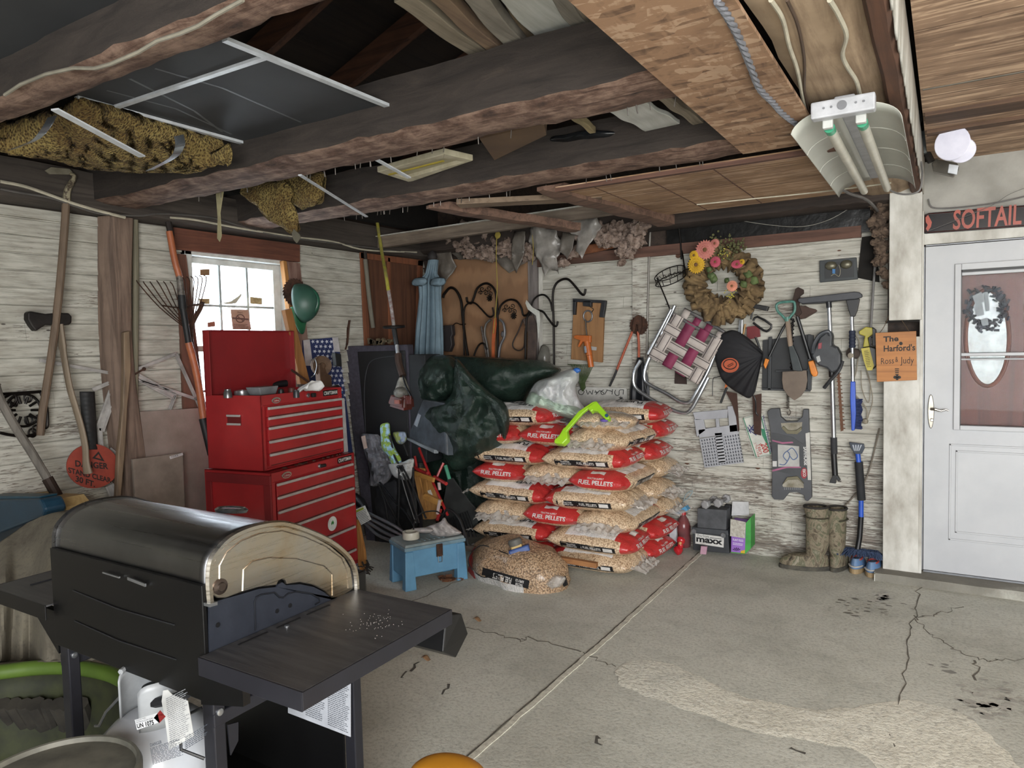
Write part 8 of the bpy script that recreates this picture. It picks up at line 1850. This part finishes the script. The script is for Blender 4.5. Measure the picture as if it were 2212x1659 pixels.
# ================================================================ propane tank
tk_r=ray(335,1560);tk_c=EYE+tk_r*(1.93/abs((RW.transposed()@tk_r).z));tk_c.z=.24;tk=thing('propane_tank','white propane tank with warning labels standing under the grill','propane tank',tk_c)
M_tank=mat('#b3b7bd',.3,c2=lin('#a5a9b0'),sc=3,coat=.3)
R_t=.155;b=MB();b.lathe([(.10,0),(.11,.02),(.13,.03),(.152,.06),(R_t,.09),(R_t,.26),(.150,.30),(.135,.335),(.105,.365),(.07,.385),(.03,.392),(.001,.393)],tk_c,(0,0,1),48);tkb=b;b.build('body',M_tank,tk,ang=60)
b=MB();b.lathe([(.105,-.04),(.11,.01)],tk_c,(0,0,1),32,cap=False);b.build('foot_ring',M_tank,tk,solid=.004)
b=MB()
for a0,a1 in((2.2,3.9),(5.3,7.0)):
 b.grid(lambda u,v:tk_c+V((.085*math.cos(a0+(a1-a0)*u),.085*math.sin(a0+(a1-a0)*u),.37+.13*v-.02*(abs(2*u-1)**6)*v)),18,8)
b.tube([tk_c+V((.085*math.cos(a_),.085*math.sin(a_),.50))for a_ in[2.4+.13*k for k in range(11)]],.006,6);b.build('collar',mat('#8f9294',.4,c2=lin('#7d8082')),tk,solid=.004)
b=MB();b.lathe([(.02,0),(.02,.05),(.028,.055),(.028,.08),(.015,.085)],tk_c+V((0,0,.38)),(0,0,1),16);b.tube([tk_c+V((0,0,.43)),tk_c+V((.04,-.05,.44)),tk_c+V((.12,-.02,.46)),tk_c+V((.2,.05,.50))],.014,8);b.build('valve_and_hose',M_blk,tk)
b=MB();b.tube([tk_c+V(p)for p in((-.08,-.03,.44),(-.13,-.06,.38),(-.15,-.07,.34),(-.17,-.07,.335))],.004,6);b.build('wire',M_alu,tk)
def tdrape(s,name,m,par=tk,off=.0012):drape_view(s,tkb,off);return s.build(name,m,par,smooth=False)
TG=YP(tk_c.y-.2)
def quad(pts,cuts=5):
 s=MB();s.poly([TG.at(*p)for p in pts]);bmesh.ops.subdivide_edges(s.b,edges=s.b.edges[:],cuts=cuts,use_grid_fill=True);return s
l1=tdrape(quad([(291,1555),(340,1540),(345,1560),(296,1577)]),'white_label',mat('#c9cbcd',.5))
s=MB().tpx('UN 1075',TG,(297,1574),(333,1565),(295,1564),0,.03);s.tpx('LIQUEFIED\nPETROLEUM GAS',TG,(295,1563),(331,1553),(293,1555),0);tdrape(s,'lettering',mat('#18191c',.5),l1,.003)
l2=tdrape(quad([(332,1551),(346,1534),(358,1548),(344,1562)]),'red_diamond',mat('#7a2020',.5));s=MB().tpx('FLAMMABLE\nGAS',TG,(337,1552),(354,1549),(336,1545),0);tdrape(s,'lettering',mat('#c9b9b6',.5),l2,.003)
s=MB().tpx('DANGER',TG,(325,1613),(350,1606),(324,1606),0,.02);s.lines(TG,(330,1652),(400,1630),(324,1616),14,0,.45,4);s.lines(TG,(400,1620),(450,1590),(400,1592),7,0,.45,6);tdrape(s,'small_print',mat('#3f444c',.6),tk,.002)
b=MB();HT=PL(tk_c+V((.03,-.175,.30)),(.15,-1,.15));A_=[(352,1492),(362,1490),(371,1500),(405,1514),(418,1590),(365,1620),(357,1560),(349,1515)]
b.ext(HT,A_,0,.0015);ht=b.build('hang_tag',mat('#c2c3c1',.6),tk,smooth=False);b=MB().lines(HT,(368,1608),(414,1586),(358,1508),24,.002,.42,3);b.build('print',mat('#85878a',.7),ht,smooth=False)
# ================================================================ bucket with dusty lid, bottom left
bc=ZP(.66).at(108,1682);bk=thing('lidded_bucket','grey bucket with dusty scuffed lid at the lower left corner','bucket',(bc.x,bc.y,0));bz=.66;c0=V((bc.x,bc.y,0))
rB=.178
b=MB();b.lathe([(rB*.82,0),(rB*.96,bz-.02)],c0,(0,0,1),40);b.build('pail',mat('#77787a',.5,c2=lin('#63656a')),bk)
b=MB();b.lathe([(rB*1.02,bz-.05),(rB*1.03,bz-.012),(rB*1.0,bz),(rB*.965,bz-.001),(rB*.95,bz-.012),(rB*.80,bz-.010),(.001,bz-.006)],c0,(0,0,1),56,cap=False)
b.build('lid',mat('#6c6a5f',.6,c2=lin('#4b4a43'),sc=9,bump=.004,bs=12),bk,ang=50)
# ================================================================ canvas drape over a stand, green tub, blue lidded bin, plank
dc=thing('canvas_cover','stained grey canvas sheet draped behind the grill at the left','cover',(-2.75,1.45,0))
t=NT('canvas');cc=t.ramp(t.noise(t.mapping(),2.6,8,.7),[(.3,'#4a443b'),(.5,'#6b6558'),(.7,'#77705f')]);cc=t.mix(t.ramp(t.noise(t.mapping(),60,3),[(.5,0.),(.7,.3)]),cc,'#2f2b26');t.link(cc,t.p.inputs['Base Color']);t.set(Roughness=.95)
outl=[(-30,1190),(0,1172),(25,1155),(60,1130),(100,1112),(150,1102),(190,1110),(215,1180),(215,1420),(190,1432),(90,1425),(0,1436),(-30,1436)]
y0,y1=1103,1434;b=MB();rows=[]
for j_ in range(50):
 q=y0+(y1-y0)*j_/49;s0,s1_=span(outl,q)or(-30,215);R=[]
 for i in range(60):
  x=s0+(s1_-s0)*i/59;v_=j_/49;f_=.05*math.sin(x*.055+1.0+v_*.6)*min(1,v_*2+.1)+.025*math.sin(x*.13+v_*2)*v_;yy=1.64-.30*min(1,v_*1.8)**.7-f_*.8
  R.append(b.v(YP(yy).at(x,q)))
 rows.append(R)
for A1_,B1_ in zip(rows,rows[1:]):
 for k in range(59):b.f((A1_[k],A1_[k+1],B1_[k+1],B1_[k]))
b.build('sheet',t.m,dc,solid=.006)
g=thing('green_tub','lime green rimmed round tub under the canvas at the left','tub',(-2.75,1.5,0));gc=ZP(.42).at(95,1490);M_gt=mat('#5f7a2c',.5,c2=lin('#4b6224'),sc=3)
rim=[ZP(.42).at(x,y)for x,y in((-60,1454),(-30,1448),(0,1446),(80,1437),(160,1436),(230,1448),(270,1465))]
b=MB();b.tube([p+V((0,0,-.01))for p in spline(rim,6)],.028,12);b.build('rim',M_gt,g)
b=MB();P=spline(rim,6);b.grid(lambda u,v:P[min(int(u*(len(P)-1)+.5),len(P)-1)]+V((.0,-.02*v,-.03-.36*v)),len(P),6);b.build('wall',mat('#34381f',.7,c2=lin('#23261a')),g,solid=.006)
b=MB();rr=random.Random(9)
for k in range(9):
 x=-20+k*24;b.tube([ZP(.3).at(x,1520),ZP(.2).at(x+20+rr.uniform(-8,8),1560),ZP(.05).at(x+rr.uniform(-20,20),1600)],rr.uniform(.02,.035),8)
tag(b.build('canvas_folds',mat('#3a362f',.95,c2=lin('#26231f')),smooth=True),'dark bunched cloth folds in front of the green tub','cloth',kind='stuff')
bb_=thing('storage_tote','dark blue plastic tote with lid at the left edge','tote',(-3.6,1.7,0));TBp=YP(1.66);M_tb=mat('#17374a',.45,c2=lin('#122c3c'),sc=4)
MB().ext(TBp,[(-40,1080),(85,1078),(90,1086),(97,1102),(92,1116),(60,1128),(-40,1165)],-.1,0).build('lid',M_tb,bb_,smooth=False,bevel=.012)
MB().ext(TBp,[(-40,1071),(88,1072),(84,1081),(-40,1086)],-.1,-.02).build('lid_rib',mat('#1f4354',.45),bb_,smooth=False,bevel=.006)
MB().ext(TBp,[(-40,1120),(70,1118),(50,1250),(-40,1300)],-.1,-.02).build('body',mat('#0f2532',.5),bb_,smooth=False,bevel=.01)
o=MB().ext(YP(1.80),[(90,1075),(128,1077),(143,1096),(142,1104),(96,1105),(93,1094)],-.12,0).build('pine_board',wood('#b39a6a','#94784a','x',4,.6),None,smooth=False,bevel=.003);tag(o,'light pine board end beside the dark blue tote','board')
o=MB().ext(YP(1.84),[(40,1068),(85,1066),(140,1102),(170,1105),(60,1110)],-.1,-.02).build('pine_board',wood('#a08858','#7e653c','x',4,.6),None,smooth=False,bevel=.003);tag(o,'second pine board lying behind the dark blue tote lid','board')
# rounded ochre thing at the bottom edge
b=MB();c=ZP(.60).at(968,1640);pk=P3(968,1640,1.0);b.grid(lambda u,v:V((ZP(.60).at(968,1675).x,ZP(.60).at(968,1675).y,0))+V((.105*math.cos(u*6.283)*math.sin(v*1.57)**.6,.085*math.sin(u*6.283)*math.sin(v*1.57)**.6,.58+.045*math.cos(v*1.57))),40,14,cu=True)
b.lathe([(.07,0),(.085,.3),(.10,.575)],V((ZP(.60).at(968,1675).x,ZP(.60).at(968,1675).y,0)),(0,0,1),32,cap=False)
tag(b.build('ochre_stool_seat',mat('#c48a26',.5,c2=lin('#b57c1f'),sc=2)),'rounded ochre yellow top just showing at the bottom edge','seat')
# ================================================================ every separate piece of a part becomes a part of its own
SPLIT={'lamp_disc','reflector','reflector_seam','knockout','muntin','ribbon','cord','pole','grip','handle','strap','tines','tine','tube','bracket','clear_sleeve','pad','berries','handle_lip','pressed_line','hole','slot','rear_vent_tab','rail','skirt','collar','cross_tube','frame','stripe','webbing_stripe','tread_rib','hanger','holes','glazing_frame','gasket','raised_panel','upper_sash','lower_sash'}
RENAME={'tines':'tine','berries':'berry','holes':'hole'}
KEEP={'glazing_frame','gasket','raised_panel','upper_sash','lower_sash'}
for o in[o for o in COL.objects if o.type=='MESH' and o.parent is not None and o.name.split('.')[0]in SPLIT-KEEP]:
 base=o.name.split('.')[0];me=o.data
 if o.children or me.users>1:continue
 p=list(range(len(me.vertices)))
 def fnd(x):
  while p[x]!=x:p[x]=p[p[x]];x=p[x]
  return x
 for e in me.edges:
  a,c=fnd(e.vertices[0]),fnd(e.vertices[1])
  if a!=c:p[a]=c
 roots={}
 for i in range(len(p)):roots.setdefault(fnd(i),[]).append(i)
 if not 1<len(roots)<=30:continue
 nm=RENAME.get(base,base)
 for k,vs in enumerate(roots.values()):
  keep=set(vs);bm=bmesh.new();bm.from_mesh(me);bm.verts.ensure_lookup_table()
  bmesh.ops.delete(bm,geom=[v for v in bm.verts if v.index not in keep],context='VERTS')
  m2=bpy.data.meshes.new(nm);bm.to_mesh(m2);bm.free()
  for mt in me.materials:m2.materials.append(mt)
  q=o.copy();q.data=m2;COL.objects.link(q);q.name=nm
 bpy.data.objects.remove(o)
 # ================================================================ daylight
w=bpy.data.worlds.new('sky');SC.world=w;w.use_nodes=True
n=w.node_tree.nodes;l=w.node_tree.links;bg=n['Background']
tc=n.new('ShaderNodeTexCoord');sp=n.new('ShaderNodeSeparateXYZ');rp=n.new('ShaderNodeValToRGB')
e=rp.color_ramp.elements;e[0].position=.46;e[0].color=(.55,.56,.56,1);e[1].position=.54;e[1].color=(.78,.88,1,1)
ma=n.new('ShaderNodeMath');ma.operation='MULTIPLY_ADD';ma.inputs[1].default_value=.5;ma.inputs[2].default_value=.5
l.new(tc.outputs['Generated'],sp.inputs[0]);l.new(sp.outputs[2],ma.inputs[0]);l.new(ma.outputs[0],rp.inputs[0]);l.new(rp.outputs[0],bg.inputs[0])
bg.inputs[1].default_value=5.0
def area(name,loc,dirv,sx,sy,pw,col=(1,1,1),portal=False,spread=None):
 a=bpy.data.lights.new(name,'AREA');a.shape='RECTANGLE';a.size=sx;a.size_y=sy;a.energy=pw;a.color=col
 if portal:a.cycles.is_portal=True
 if spread:a.spread=spread
 o=bpy.data.objects.new(name,a);COL.objects.link(o);o.location=loc
 o.rotation_euler=V(dirv).to_track_quat('-Z','Y').to_euler();return o
area('doorway_portal',(1.6,-1.66,1.25),(0,1,0),4.4,2.5,1,portal=True)
area('doorway_daylight',(1.7,-1.5,1.45),(-.2,1,-.18),4.0,2.0,330,(1,.98,.95))
area('window_daylight',(XL-.3,3.31,1.7),(1,0,0),.8,1.2,30,(.95,.98,1))
SC.view_settings.view_transform='Standard';SC.view_settings.look='None';SC.view_settings.gamma=1;SC.view_settings.exposure=.3
SC.view_settings.use_curve_mapping=False
SC.cycles.use_denoising=True;SC.cycles.max_bounces=9;SC.cycles.diffuse_bounces=5;SC.cycles.transparent_max_bounces=12
SC.cycles.sample_clamp_indirect=6
